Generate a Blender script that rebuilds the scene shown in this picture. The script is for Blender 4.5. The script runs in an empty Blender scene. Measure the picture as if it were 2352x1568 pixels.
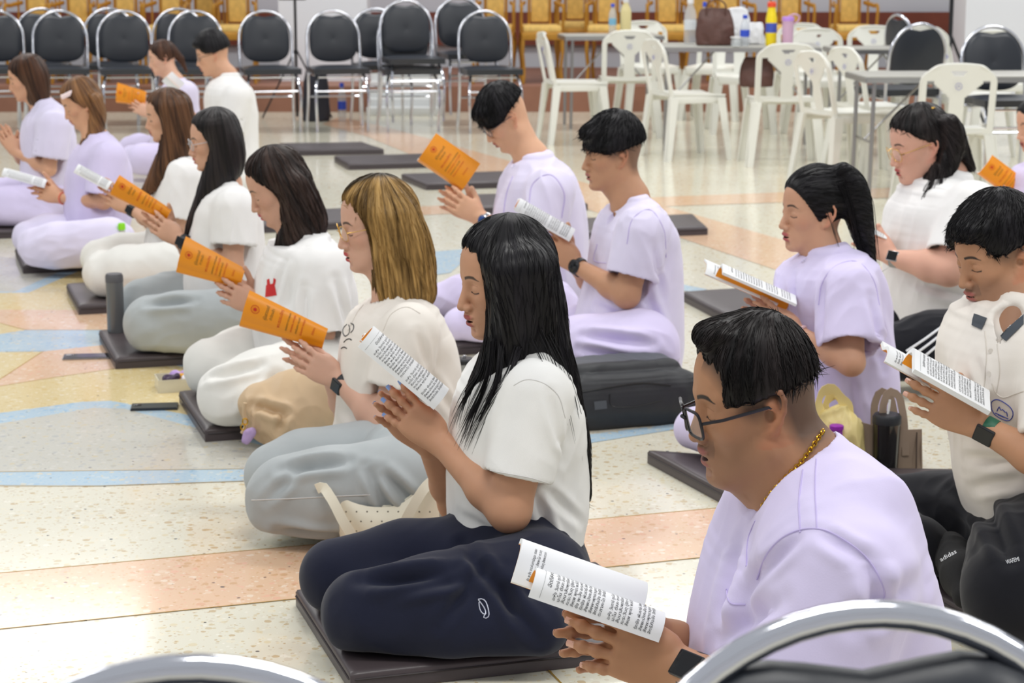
import bpy, bmesh, math, random, time
import numpy as np
from mathutils.bvhtree import BVHTree
from mathutils import Vector, Matrix
random.seed(7); RNG = np.random.RandomState(11)
SC = bpy.context.scene; COL = SC.collection
T0 = time.time()
# ---------------------------------------------------------------- camera
F_PX = 4573.0; CAM_H = 1.44; TH = math.atan(902.0 / F_PX)
cam_d = bpy.data.cameras.new('camera'); cam = bpy.data.objects.new('camera', cam_d); COL.objects.link(cam)
cam_d.sensor_width = 36.0; cam_d.lens = F_PX * 36.0 / 2352.0
cam.location = (0, 0, CAM_H); cam.rotation_euler = (math.pi / 2 - TH, 0, 0)
cam_d.clip_start = 0.05; cam_d.clip_end = 200
cam_d.dof.use_dof = True; cam_d.dof.focus_distance = 3.35; cam_d.dof.aperture_fstop = 10.5
SC.camera = cam
SC.view_settings.view_transform = 'Standard'; SC.view_settings.look = 'None'
SC.view_settings.exposure = 0.04; SC.view_settings.gamma = 1.0; SC.view_settings.use_curve_mapping = False
# ---------------------------------------------------------------- light
wd = bpy.data.worlds.new('world'); SC.world = wd; wd.use_nodes = True
wd.node_tree.nodes['Background'].inputs[0].default_value = (0.93, 0.96, 1.0, 1)
wd.node_tree.nodes['Background'].inputs[1].default_value = 0.50
def area(name, loc, sx, sy, power, rot=(0, 0, 0), col=(1, .985, .95)):
    l = bpy.data.lights.new(name, 'AREA'); l.shape = 'RECTANGLE'; l.size = sx; l.size_y = sy; l.energy = power; l.color = col
    o = bpy.data.objects.new(name, l); o.location = loc; o.rotation_euler = rot; COL.objects.link(o); return o
for i, y in enumerate((2.2, 7.0, 12.0, 17.0)):
    for x in (-4.5, 0.6, 5.0):
        area('ceiling_lamp', (x, y, 4.6), 2.4, 0.7, 82)
# ---------------------------------------------------------------- pixel -> place
CT, ST = math.cos(TH), math.sin(TH)
def ray(u, v):
    x = (u - 1176) / F_PX; y = -(v - 784) / F_PX
    return np.array([x, CT + y * ST, -ST + y * CT])
def at(u, v, Y):
    d = ray(u, v); p = d * (Y / d[1]); p[2] += CAM_H; return p
def gnd(u, v, z=0.0):
    d = ray(u, v); t = (z - CAM_H) / d[2]; p = d * t; p[2] = z; return p
def pxm(Y, Z=0.5):
    return F_PX / (Y * CT + (CAM_H - Z) * ST)
def nrm(v):
    v = np.asarray(v, float); return v / (np.linalg.norm(v) + 1e-12)
# ---------------------------------------------------------------- tags
def tag(o, label=None, cat=None, group=None, kind=None):
    if label: o['label'] = label
    if cat: o['category'] = cat
    if group: o['group'] = group
    if kind: o['kind'] = kind
    return o
def empty(name, loc, rz=0.0):
    o = bpy.data.objects.new(name, None); o.empty_display_size = .1; o.location = tuple(float(a) for a in loc); o.rotation_euler = (0, 0, rz); COL.objects.link(o); return o
def attach(ch, par):
    # geometry built in world space, parent is an Empty at par.location
    ch.parent = par
    M = Matrix.Translation(par.location) @ par.rotation_euler.to_matrix().to_4x4()
    if par.parent: M = Matrix.Translation(par.parent.location) @ par.parent.rotation_euler.to_matrix().to_4x4() @ M if par.type == 'EMPTY' else M
    ch.matrix_parent_inverse = M.inverted()
    return ch
def sub(ch, par):
    # child of a part: both share world-space geometry
    ch.parent = par; return ch
def link_mesh(name, me, mats, par=None, world=True):
    o = bpy.data.objects.new(name, me); COL.objects.link(o)
    for m in (mats if isinstance(mats, (list, tuple)) else [mats]): me.materials.append(m)
    if par is not None:
        if par.type == 'EMPTY' and world: attach(o, par)
        else: o.parent = par
    return o
# ---------------------------------------------------------------- materials
def srgb(r, g, b):
    f = lambda c: (c / 255 / 12.92) if c / 255 <= .04045 else ((c / 255 + .055) / 1.055) ** 2.4
    return (f(r), f(g), f(b), 1)
MATS = {}
def mat(name, col, rough=.5, metal=0., spec=.5, sss=0., attr=False, bump=None, noise=None, trans=0., alpha=1., coat=0., emit=None, sheen=0.):
    m = bpy.data.materials.new(name); m.use_nodes = True; nt = m.node_tree; b = nt.nodes['Principled BSDF']
    b.inputs['Base Color'].default_value = col; b.inputs['Roughness'].default_value = rough; b.inputs['Metallic'].default_value = metal
    b.inputs['Specular IOR Level'].default_value = spec
    if sss: b.inputs['Subsurface Weight'].default_value = sss; b.inputs['Subsurface Radius'].default_value = (.01, .004, .002); b.inputs['Subsurface Scale'].default_value = 1.
    if trans: b.inputs['Transmission Weight'].default_value = trans
    if alpha < 1: b.inputs['Alpha'].default_value = alpha
    if coat: b.inputs['Coat Weight'].default_value = coat
    if sheen: b.inputs['Sheen Weight'].default_value = sheen
    if emit: b.inputs['Emission Color'].default_value = emit[0]; b.inputs['Emission Strength'].default_value = emit[1]
    src = None
    tc = nt.nodes.new('ShaderNodeTexCoord')
    if attr:
        a = nt.nodes.new('ShaderNodeAttribute'); a.attribute_name = 'Col'; src = a.outputs['Color']
    if noise:   # (scale, amount, detail)
        n = nt.nodes.new('ShaderNodeTexNoise'); n.inputs['Scale'].default_value = noise[0]; n.inputs['Detail'].default_value = noise[2] if len(noise) > 2 else 3
        nt.links.new(tc.outputs['Object'], n.inputs['Vector'])
        mx = nt.nodes.new('ShaderNodeMix'); mx.data_type = 'RGBA'; mx.blend_type = 'MULTIPLY'
        mr = nt.nodes.new('ShaderNodeMapRange'); mr.inputs[1].default_value = .3; mr.inputs[2].default_value = .7; mr.inputs[3].default_value = 1 - noise[1]; mr.inputs[4].default_value = 1 + noise[1] * .4
        nt.links.new(n.outputs[0], mr.inputs[0]); mx.inputs[0].default_value = 1
        if src: nt.links.new(src, mx.inputs[6])
        else: mx.inputs[6].default_value = col
        nt.links.new(mr.outputs[0], mx.inputs[7]); src = mx.outputs[2]
    if src: nt.links.new(src, b.inputs['Base Color'])
    if bump:    # (scale, strength, distance)
        n = nt.nodes.new('ShaderNodeTexNoise'); n.inputs['Scale'].default_value = bump[0]; n.inputs['Detail'].default_value = 3
        nt.links.new(tc.outputs['Object'], n.inputs['Vector'])
        bp = nt.nodes.new('ShaderNodeBump'); bp.inputs['Strength'].default_value = bump[1]; bp.inputs['Distance'].default_value = bump[2]
        nt.links.new(n.outputs[0], bp.inputs['Height']); nt.links.new(bp.outputs[0], b.inputs['Normal'])
    MATS[name] = m; return m
def cloth(name, col, rough=.85, noise=(9, .05, 4), bs=(420, .25, .0006)):
    return mat(name, col, rough=rough, spec=.2, noise=noise, bump=bs, sheen=.15)
# ---------------------------------------------------------------- signed distance primitives
class Prim:
    __slots__ = ('f', 'c', 'R', 'k', 'op')
    def __init__(s, f, c, R, k=.01, op='+'):
        s.f, s.c, s.R, s.k, s.op = f, np.asarray(c, float), float(R), k, op
def cap(a, b, r1, r2=None, k=.012, op='+'):
    a = np.asarray(a, float); b = np.asarray(b, float); r2 = r1 if r2 is None else r2
    ab = b - a; L2 = float(ab @ ab) + 1e-12
    def f(p):
        t = np.clip(((p - a) @ ab) / L2, 0, 1)
        return np.linalg.norm(p - a - t[:, None] * ab, axis=1) - (r1 + (r2 - r1) * t)
    return Prim(f, (a + b) / 2, math.sqrt(L2) / 2 + max(r1, r2), k, op)
def ell(c, r, M=None, k=.01, op='+'):
    c = np.asarray(c, float); r = np.asarray(r, float); M = np.eye(3) if M is None else M  # rows of M are axes
    def f(p):
        q = (p - c) @ M.T; k0 = np.linalg.norm(q / r, axis=1); k1 = np.linalg.norm(q / (r * r), axis=1)
        return np.where(k1 < 1e-9, -r.min(), k0 * (k0 - 1) / np.maximum(k1, 1e-9))
    return Prim(f, c, r.max(), k, op)
def resamp(P, n):
    P = np.asarray(P, float)
    if len(P) < 3:
        t = np.linspace(0, 1, n)[:, None]; return P[0] * (1 - t) + P[-1] * t
    s = np.r_[0, np.cumsum(np.linalg.norm(np.diff(P[:, :3], axis=0), axis=1))]; t = np.linspace(0, s[-1], n)
    # catmull-like smoothing through cubic hermite
    m = np.gradient(P, s, axis=0); i = np.clip(np.searchsorted(s, t, 'right') - 1, 0, len(s) - 2)
    h = (s[i + 1] - s[i])[:, None]; x = ((t - s[i])[:, None]) / h
    return (2 * x**3 - 3 * x**2 + 1) * P[i] + (x**3 - 2 * x**2 + x) * h * m[i] + (-2 * x**3 + 3 * x**2) * P[i + 1] + (x**3 - x**2) * h * m[i + 1]
def stack(P, L, W, D, k=.015, op='+', e=2.2, n=24, cut0=False, cut1=False, shell=0, rd=.8):
    """elliptical tube through centres P: half width W along L, half depth D across; W/D in metres"""
    Q = resamp(np.column_stack([np.asarray(P, float), W, D]), n); C, w, d = Q[:, :3], np.maximum(Q[:, 3], .001), np.maximum(Q[:, 4], .001)
    L = nrm(L); tg = np.gradient(C, axis=0); tg /= np.linalg.norm(tg, axis=1)[:, None]
    c0 = C.mean(0); R = np.linalg.norm(C - c0, axis=1).max() + max(w.max(), d.max())
    def f(p):
        best = np.full(len(p), 1e9); bt = np.zeros(len(p)); bi = np.zeros(len(p), int)
        for i in range(n - 1):
            ab = C[i + 1] - C[i]; t = np.clip(((p - C[i]) @ ab) / (ab @ ab + 1e-12), 0, 1)
            q = np.linalg.norm(p - C[i] - t[:, None] * ab, axis=1); m = q < best
            best[m] = q[m]; bt[m] = t[m]; bi[m] = i
        c = C[bi] * (1 - bt[:, None]) + C[bi + 1] * bt[:, None]
        ww = w[bi] * (1 - bt) + w[bi + 1] * bt; dd = d[bi] * (1 - bt) + d[bi + 1] * bt
        T = tg[bi] * (1 - bt[:, None]) + tg[bi + 1] * bt[:, None]
        v = p - c; Lp = L - T * (T @ L)[:, None]; Lp /= np.linalg.norm(Lp, axis=1)[:, None] + 1e-9
        B = np.cross(T, Lp); x = np.abs((v * Lp).sum(1)); y = np.abs((v * B).sum(1)); z = (v * T).sum(1)
        s = ((x / ww)**e + (y / dd)**e)**(1 / e)
        inpl = (s - 1) * (np.minimum(ww, dd) * .55 + .45 * np.hypot(x, y) / np.maximum(s, .3))
        inpl = np.where(s < .3, -np.minimum(ww, dd) * (1 - s), inpl)
        az = np.abs(z)
        if cut0 or cut1:
            return np.where(az > 1e-4, np.where(inpl > 0, np.hypot(inpl, az), np.maximum(inpl, az)), inpl)
        mn = np.minimum(ww, dd) * rd
        return np.where(az > 1e-4, np.hypot(np.maximum(inpl + mn, 0), az) - mn, inpl)
    return Prim(f, c0, R, k, op)
def half(n, c, k=.004, op='-'):   # subtract the half space n.p > c
    n = nrm(n)
    return Prim(lambda p: c - p @ n, (0, 0, 0), 1e3, k, op)
class Group:   # several prims evaluated as one, joined with its own k
    pass
def group(prims, k=.01, op='+'):
    cs = np.array([q.c for q in prims if q.op == '+' and q.R < 100]); rs = np.array([q.R for q in prims if q.op == '+' and q.R < 100]); c0 = cs.mean(0)
    R = (np.linalg.norm(cs - c0, axis=1) + rs).max()
    return Prim(lambda p: ev(prims, p), c0, R, k, op)
def ev(prims, p):
    d = None
    for q in prims:
        v = q.f(p)
        if d is None: d = v if q.op == '+' else np.full(len(p), 1.) ; 
        if d is v: continue
        k = max(q.k, 1e-5)
        if q.op == '+':
            h = np.maximum(k - np.abs(d - v), 0) / k; d = np.minimum(d, v) - h * h * k * .25
        elif q.op == '-':
            v = -v; h = np.maximum(k - np.abs(d - v), 0) / k; d = np.maximum(d, v) + h * h * k * .25
        else:  # intersect
            h = np.maximum(k - np.abs(d - v), 0) / k; d = np.maximum(d, v) + h * h * k * .25
    return d
def mesh_sdf(prims, h, B=10):
    pos = [q for q in prims if q.op == '+']
    lo = np.min([q.c - q.R for q in pos], axis=0) - 3 * h; hi = np.max([q.c + q.R for q in pos], axis=0) + 3 * h
    nb = np.ceil((hi - lo) / (h * B)).astype(int); n = nb * B + 1
    V = np.full(n, 1., np.float32)
    bx = [(np.arange(nb[a]) + .5) * B * h + lo[a] for a in range(3)]
    C = np.stack(np.meshgrid(*bx, indexing='ij'), -1).reshape(-1, 3); rad = B * h * .87 + .012
    cull = np.array([np.linalg.norm(C - q.c, axis=1) - q.R for q in prims])  # prim x block
    posm = np.array([q.op == '+' for q in prims])
    idx = np.arange(B + 1)
    loc = np.stack(np.meshgrid(idx, idx, idx, indexing='ij'), -1).reshape(-1, 3)
    bi = np.stack(np.unravel_index(np.arange(len(C)), nb), -1)
    for b in range(len(C)):
        m = cull[:, b] < rad
        if not (m & posm).any(): continue
        sel = [q for q, x in zip(prims, m) if x]
        dc = float(ev(sel, C[b:b + 1])[0])
        i0 = bi[b] * B
        if abs(dc) > B * h * 1.3 + .008:
            if dc < 0: V[i0[0]:i0[0] + B + 1, i0[1]:i0[1] + B + 1, i0[2]:i0[2] + B + 1] = -1.
            continue
        P = (loc + i0) * h + lo
        V[i0[0]:i0[0] + B + 1, i0[1]:i0[1] + B + 1, i0[2]:i0[2] + B + 1] = ev(sel, P).reshape(B + 1, B + 1, B + 1)
    ins = V < 0
    s = np.zeros((n[0] - 1, n[1] - 1, n[2] - 1), np.uint8)
    for dx in (0, 1):
        for dy in (0, 1):
            for dz in (0, 1): s += ins[dx:n[0] - 1 + dx, dy:n[1] - 1 + dy, dz:n[2] - 1 + dz]
    cells = np.argwhere((s > 0) & (s < 8)); ids = np.full(s.shape, -1, np.int32); ids[tuple(cells.T)] = np.arange(len(cells))
    acc = np.zeros((len(cells), 3)); cnt = np.zeros(len(cells))
    for ax in range(3):
        o = [a for a in range(3) if a != ax]
        for p0 in (0, 1):
            for p1 in (0, 1):
                off = np.zeros(3, int); off[o[0]] = p0; off[o[1]] = p1; a = cells + off; b2 = a.copy(); b2[:, ax] += 1
                va = V[tuple(a.T)]; vb = V[tuple(b2.T)]; m = (va < 0) != (vb < 0); t = va[m] / (va[m] - vb[m])
                q = a[m].astype(float); q[:, ax] += t; acc[m] += q; cnt[m] += 1
    verts = acc / cnt[:, None] * h + lo
    faces = []
    for ax in range(3):
        o = [(ax + 1) % 3, (ax + 2) % 3]
        sl0 = [slice(None)] * 3; sl1 = [slice(None)] * 3; sl0[ax] = slice(0, -1); sl1[ax] = slice(1, None)
        ch = ins[tuple(sl0)] != ins[tuple(sl1)]; E = np.argwhere(ch)
        E = E[(E[:, o[0]] > 0) & (E[:, o[1]] > 0) & (E[:, o[0]] < n[o[0]] - 1) & (E[:, o[1]] < n[o[1]] - 1)]
        fl = ins[tuple(E.T)]; q = []
        for (a, b2) in ((-1, -1), (0, -1), (0, 0), (-1, 0)):
            c = E.copy(); c[:, o[0]] += a; c[:, o[1]] += b2; q.append(ids[tuple(c.T)])
        q = np.stack(q, 1); q[~fl] = q[~fl][:, ::-1]; faces.append(q)
    return verts, np.concatenate(faces)
def vnormals(v, f):
    a = v[f[:, 0]]; n = np.cross(v[f[:, 2]] - a, v[f[:, 3]] - v[f[:, 1]]); N = np.zeros_like(v)
    for i in range(4): np.add.at(N, f[:, i], n)
    return N / (np.linalg.norm(N, axis=1)[:, None] + 1e-12)
def relax(v, f, it=1, lam=.5):
    e = np.concatenate([f[:, [0, 1]], f[:, [1, 2]], f[:, [2, 3]], f[:, [3, 0]]])
    for _ in range(it):
        S = np.zeros_like(v); c = np.zeros(len(v))
        np.add.at(S, e[:, 0], v[e[:, 1]]); np.add.at(c, e[:, 0], 1)
        v = v + lam * (S / np.maximum(c, 1)[:, None] - v)
    return v
def make_mesh(name, v, f, smooth=True, col=None):
    me = bpy.data.meshes.new(name); v = np.asarray(v, np.float32); f = np.asarray(f, np.int32); k = f.shape[1]
    me.vertices.add(len(v)); me.vertices.foreach_set('co', v.ravel()); me.loops.add(f.size); me.loops.foreach_set('vertex_index', f.ravel())
    me.polygons.add(len(f)); me.polygons.foreach_set('loop_start', np.arange(0, f.size, k, dtype=np.int32))
    me.update(calc_edges=True); me.validate()
    if smooth: me.polygons.foreach_set('use_smooth', np.ones(len(me.polygons), bool))
    if col is not None:
        a = me.color_attributes.new('Col', 'FLOAT_COLOR', 'POINT'); c = np.ones((len(v), 4), np.float32); c[:, :3] = col; a.data.foreach_set('color', c.ravel())
    return me
def refine(v, f, sel, prims, proj=True):
    # split selected quads in four and settle the new points on the surface
    m = sel(v)[f].all(1); S = f[m]; keep = f[~m]; 
    if not len(S): return v, f
    E = np.sort(np.concatenate([S[:, [0, 1]], S[:, [1, 2]], S[:, [2, 3]], S[:, [3, 0]]]), 1); key = E[:, 0].astype(np.int64) * (len(v) + 1) + E[:, 1]
    uq, first, inv, cnt = np.unique(key, return_index=True, return_inverse=True, return_counts=True); mid = (v[E[first, 0]] + v[E[first, 1]]) / 2
    cen = v[S].mean(1); nv0 = len(v); ne = len(mid); new = np.vstack([mid, cen]); mv = np.r_[cnt > 1, np.ones(len(cen), bool)]
    if proj:
        P = new[mv]; e = 4e-4
        for _ in range(2):
            d = ev(prims, P); g = np.stack([ev(prims, P + np.eye(3)[a] * e) - ev(prims, P - np.eye(3)[a] * e) for a in range(3)], 1); g /= np.linalg.norm(g, axis=1)[:, None] + 1e-9; P = P - g * np.clip(d, -.002, .002)[:, None]
        new[mv] = P
    k = len(S); e0, e1, e2, e3 = [inv[i * k:(i + 1) * k] + nv0 for i in range(4)]; c = np.arange(k) + nv0 + ne
    q = np.concatenate([np.stack(a, 1) for a in ((S[:, 0], e0, c, e3), (e0, S[:, 1], e1, c), (c, e1, S[:, 2], e2), (e3, c, e2, S[:, 3]))])
    return np.vstack([v, new]), np.concatenate([keep, q])
def sdf_obj(name, prims, h, mats, par, disp=None, colf=None, rl=1, ref=None):
    v, f = mesh_sdf(prims, h); v = relax(v, f, rl)
    if ref is not None:
        fn, lv, pr = ref
        for _ in range(lv): v, f = refine(v, f, fn, pr)
    if disp is not None:
        N = vnormals(v, f); tree = BVHTree.FromPolygons(v.tolist(), f.tolist()) if getattr(disp, 'cre', None) else None; v = v + N * disp(v, N, tree)[:, None]
    c = colf(v) if colf is not None else None
    me = make_mesh(name, v, f, True, c)
    return link_mesh(name, me, mats, par)
# numpy noise: warped sines
def wnoise(p, s, seed=0, n=5):
    r = np.random.RandomState(seed); q = p * s; o = np.zeros(len(p))
    w = np.stack([np.sin(q @ r.randn(3) * 1.1 + r.rand() * 6) for _ in range(3)], 1)
    for i in range(n):
        o += np.sin(q @ (r.randn(3) * 1.4) + w @ (r.randn(3) * .9) + r.rand() * 6)
    return o / n
def folds(seed, amp=.004, s=14., stretch=(1, 1, .35), cre=()):
    """soft cloth folds: stretched ridged noise plus named creases (u0, v0, u1, v1, width, depth)"""
    st = np.array(stretch)
    def f(p, N, tree=None):
        a = wnoise(p * st, s, seed); b = wnoise(p * st, s * 2.1, seed + 5); g = np.clip(wnoise(p, 7., seed + 9) * 1.6 + .55, 0, 1)
        o = amp * ((1 - np.abs(a) * 2.6) * .9 + .5 * (1 - 2.4 * np.abs(b))) * (.25 + .75 * g)
        for c in cre:
            if tree is None: continue
            P = [on_surf(tree, c[0] + (c[2] - c[0]) * t, c[1] + (c[3] - c[1]) * t, 0.) for t in np.linspace(0, 1, 7)]; P = [q for q in P if q is not None]
            if len(P) < 3: continue
            best = np.full(len(p), 9.); bt = np.zeros(len(p)); w, dp = c[4], c[5]; near = np.linalg.norm(p - P[len(P) // 2], axis=1) < .35
            q = p[near]; bb = best[near]; tt = bt[near]
            for i in range(len(P) - 1):
                ab = P[i + 1] - P[i]; t = np.clip(((q - P[i]) @ ab) / (ab @ ab + 1e-9), 0, 1); d = np.linalg.norm(q - P[i] - t[:, None] * ab, axis=1); m = d < bb; bb[m] = d[m]; tt[m] = (i + t[m]) / (len(P) - 1)
            tp = np.sin(np.clip(tt, .03, .97) * math.pi)**.6; o[near] += dp * tp * (-np.exp(-(bb / w)**2) + .6 * np.exp(-((bb - 1.9 * w) / (w * 1.0))**2))
        return o
    f.cre = cre; return f
def tube(pts, r, n=8, closed=False, r_end=None):
    P = np.asarray(pts, float); m = len(P)
    T = np.gradient(P, axis=0) if not closed else np.roll(P, -1, 0) - np.roll(P, 1, 0)
    T /= np.linalg.norm(T, axis=1)[:, None] + 1e-12
    rr = np.full(m, r) if np.isscalar(r) else np.asarray(r)
    u = np.cross(T[0], [0, 0, 1.]);
    if np.linalg.norm(u) < 1e-3: u = np.cross(T[0], [0, 1., 0])
    u = nrm(u); V = []; ang = np.linspace(0, 2 * math.pi, n, endpoint=False)
    for i in range(m):
        u = nrm(u - T[i] * (u @ T[i])); w = np.cross(T[i], u)
        V.append(P[i] + rr[i] * (np.cos(ang)[:, None] * u + np.sin(ang)[:, None] * w))
    V = np.concatenate(V); Fc = []
    for i in range(m if closed else m - 1):
        j = (i + 1) % m
        for a in range(n): Fc.append((i * n + a, i * n + (a + 1) % n, j * n + (a + 1) % n, j * n + a))
    if not closed:
        V = np.vstack([V, P[0], P[-1]]); c0 = m * n; c1 = c0 + 1
        for a in range(n):
            Fc.append((c0, (a + 1) % n, a, a)); Fc.append((c1, (m - 1) * n + a, (m - 1) * n + (a + 1) % n, (m - 1) * n + (a + 1) % n))
    return V, Fc
class MB:
    """gathers boxes, tubes, lathes into one mesh"""
    def __init__(s): s.v = []; s.f = []; s.n = 0; s.mi = []
    def add(s, v, f, mi=0):
        s.v.extend([tuple(map(float, a)) for a in v])
        for q in f:
            q2 = []
            for i in q:
                if (i + s.n) not in q2: q2.append(int(i) + s.n)
            if len(q2) > 2: s.f.append(tuple(q2)); s.mi.append(mi)
        s.n += len(v); return s
    def tube(s, pts, r, n=8, closed=False, mi=0): v, f = tube(pts, r, n, closed); return s.add(v, f, mi)
    def box(s, c, d, M=None, mi=0, bev=0.0):
        bm = bmesh.new(); bmesh.ops.create_cube(bm, size=1)
        for q in bm.verts: q.co = Vector((q.co.x * d[0], q.co.y * d[1], q.co.z * d[2]))
        if bev > 0: bmesh.ops.bevel(bm, geom=bm.edges[:], offset=bev, segments=2, affect='EDGES', profile=.5)
        bm.verts.index_update(); P = np.array([q.co[:] for q in bm.verts]); 
        if M is not None: P = P @ np.asarray(M)   # rows of M are the box axes
        s.add(P + np.asarray(c), [[q.index for q in fc.verts] for fc in bm.faces], mi); bm.free(); return s
    def lathe(s, c, prof, n=20, axis=(0, 0, 1), mi=0):
        ax = nrm(axis); u = np.cross(ax, [1, 0, 0]); u = np.cross(ax, [0, 1, 0]) if np.linalg.norm(u) < .1 else u; u = nrm(u); w = np.cross(ax, u); V = []; a = np.linspace(0, 2 * math.pi, n, endpoint=False)
        for (r, z) in prof: V.append(np.asarray(c) + ax * z + max(r, 1e-5) * (np.cos(a)[:, None] * u + np.sin(a)[:, None] * w))
        Fc = [(i * n + j, i * n + (j + 1) % n, (i + 1) * n + (j + 1) % n, (i + 1) * n + j) for i in range(len(prof) - 1) for j in range(n)]
        Fc.append(tuple(range(n))[::-1]); Fc.append(tuple((len(prof) - 1) * n + j for j in range(n)))
        return s.add(np.concatenate(V), Fc, mi)
    def sheet(s, G, th=.002, mi=0, mi2=None):
        """G: (a,b,3) grid -> thick sheet"""
        G = np.asarray(G, float); a, b = G.shape[:2]; du = np.gradient(G, axis=0); dv = np.gradient(G, axis=1); N = np.cross(du, dv); N /= np.linalg.norm(N, axis=2)[..., None] + 1e-12
        top = (G + N * th / 2).reshape(-1, 3); bot = (G - N * th / 2).reshape(-1, 3); k = a * b
        ft = [(i * b + j, (i + 1) * b + j, (i + 1) * b + j + 1, i * b + j + 1) for i in range(a - 1) for j in range(b - 1)]
        fb = [tuple(x + k for x in q[::-1]) for q in ft]; ed = []
        rim = [(i, 0) for i in range(a)] + [(a - 1, j) for j in range(1, b)] + [(i, b - 1) for i in range(a - 2, -1, -1)] + [(0, j) for j in range(b - 2, 0, -1)]
        for p, q in zip(rim, rim[1:] + rim[:1]):
            x, y = p[0] * b + p[1], q[0] * b + q[1]; ed.append((y, x, x + k, y + k))
        n0 = s.n; s.add(np.vstack([top, bot]), ft + fb, mi); 
        s.f.extend([tuple(i + n0 for i in q) for q in ed]); s.mi.extend([mi if mi2 is None else mi2] * len(ed)); return s
    def build(s, name, mats, par=None, smooth=True, world=True, angle=40):
        me = bpy.data.meshes.new(name); me.from_pydata(s.v, [], s.f); me.update()
        o = link_mesh(name, me, mats, par, world); me.polygons.foreach_set('material_index', s.mi); me.polygons.foreach_set('use_smooth', [smooth] * len(me.polygons))
        if smooth: me.set_sharp_from_angle(angle=math.radians(angle))
        return o
def place(o, loc, rz): o.location = tuple(float(a) for a in loc); o.rotation_euler = (0, 0, rz)
def copy_tree(root):
    r = root.copy(); COL.objects.link(r)
    for ch in root.children:
        c = ch.copy(); COL.objects.link(c); c.parent = r
        for g in ch.children:
            d = g.copy(); COL.objects.link(d); d.parent = c
    return r

from mathutils.bvhtree import BVHTree
def caster(o):
    me = o.data; n = len(me.vertices); co = np.empty(n * 3, np.float32); me.vertices.foreach_get('co', co); co = co.reshape(-1, 3)
    return BVHTree.FromPolygons([tuple(map(float, c)) for c in co], [tuple(p.vertices) for p in me.polygons])
def on_surf(t, u, v, off=.0008):
    d = nrm(ray(u, v)); h = t.ray_cast(Vector((0, 0, CAM_H)), Vector(d))
    if h[0] is None: return None
    n = np.array(h[1]); n = n if n @ d < 0 else -n; return np.array(h[0]) + n * off
def dense(px, step=6.):
    out = []
    for a, b in zip(px[:-1], px[1:]):
        k = max(int(math.hypot(b[0] - a[0], b[1] - a[1]) / step), 1); out += [(a[0] + (b[0] - a[0]) * i / k, a[1] + (b[1] - a[1]) * i / k) for i in range(k)]
    return out + [px[-1]]
def seam(t, px, r, m, par, name='seam', off=.0003, step=6., closed=False, smooth=True):
    if smooth and len(px) > 2: px = [tuple(q) for q in resamp(np.array([(a, b, 0) for a, b in px], float), max(len(px) * 5, 12))[:, :2]]
    P = [on_surf(t, u, v, off) for u, v in dense(px, step)]; P = [p for p in P if p is not None]
    if len(P) < 3: return None
    P = np.array(P); P[1:-1] = (P[:-2] + 2 * P[1:-1] + P[2:]) / 4
    b = MB(); b.tube(P, r, 6, closed); return b.build(name, m, par)
def patch(t, poly, m, par, name='patch', off=.0012, n=10):
    """filled shape printed on a surface: poly is 4 px corners"""
    G = []
    for i in range(n + 1):
        row = []
        for j in range(n + 1):
            a, b = i / n, j / n; q = [(1 - a) * (1 - b), a * (1 - b), a * b, (1 - a) * b]; u = sum(w * p[0] for w, p in zip(q, poly)); v = sum(w * p[1] for w, p in zip(q, poly)); P = on_surf(t, u, v, off)
            row.append(P if P is not None else (row[-1] if row else None))
        G.append(row)
    if any(p is None for r in G for p in r): return None
    b = MB(); b.sheet(np.array(G), .0012); return b.build(name, m, par)
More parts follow.
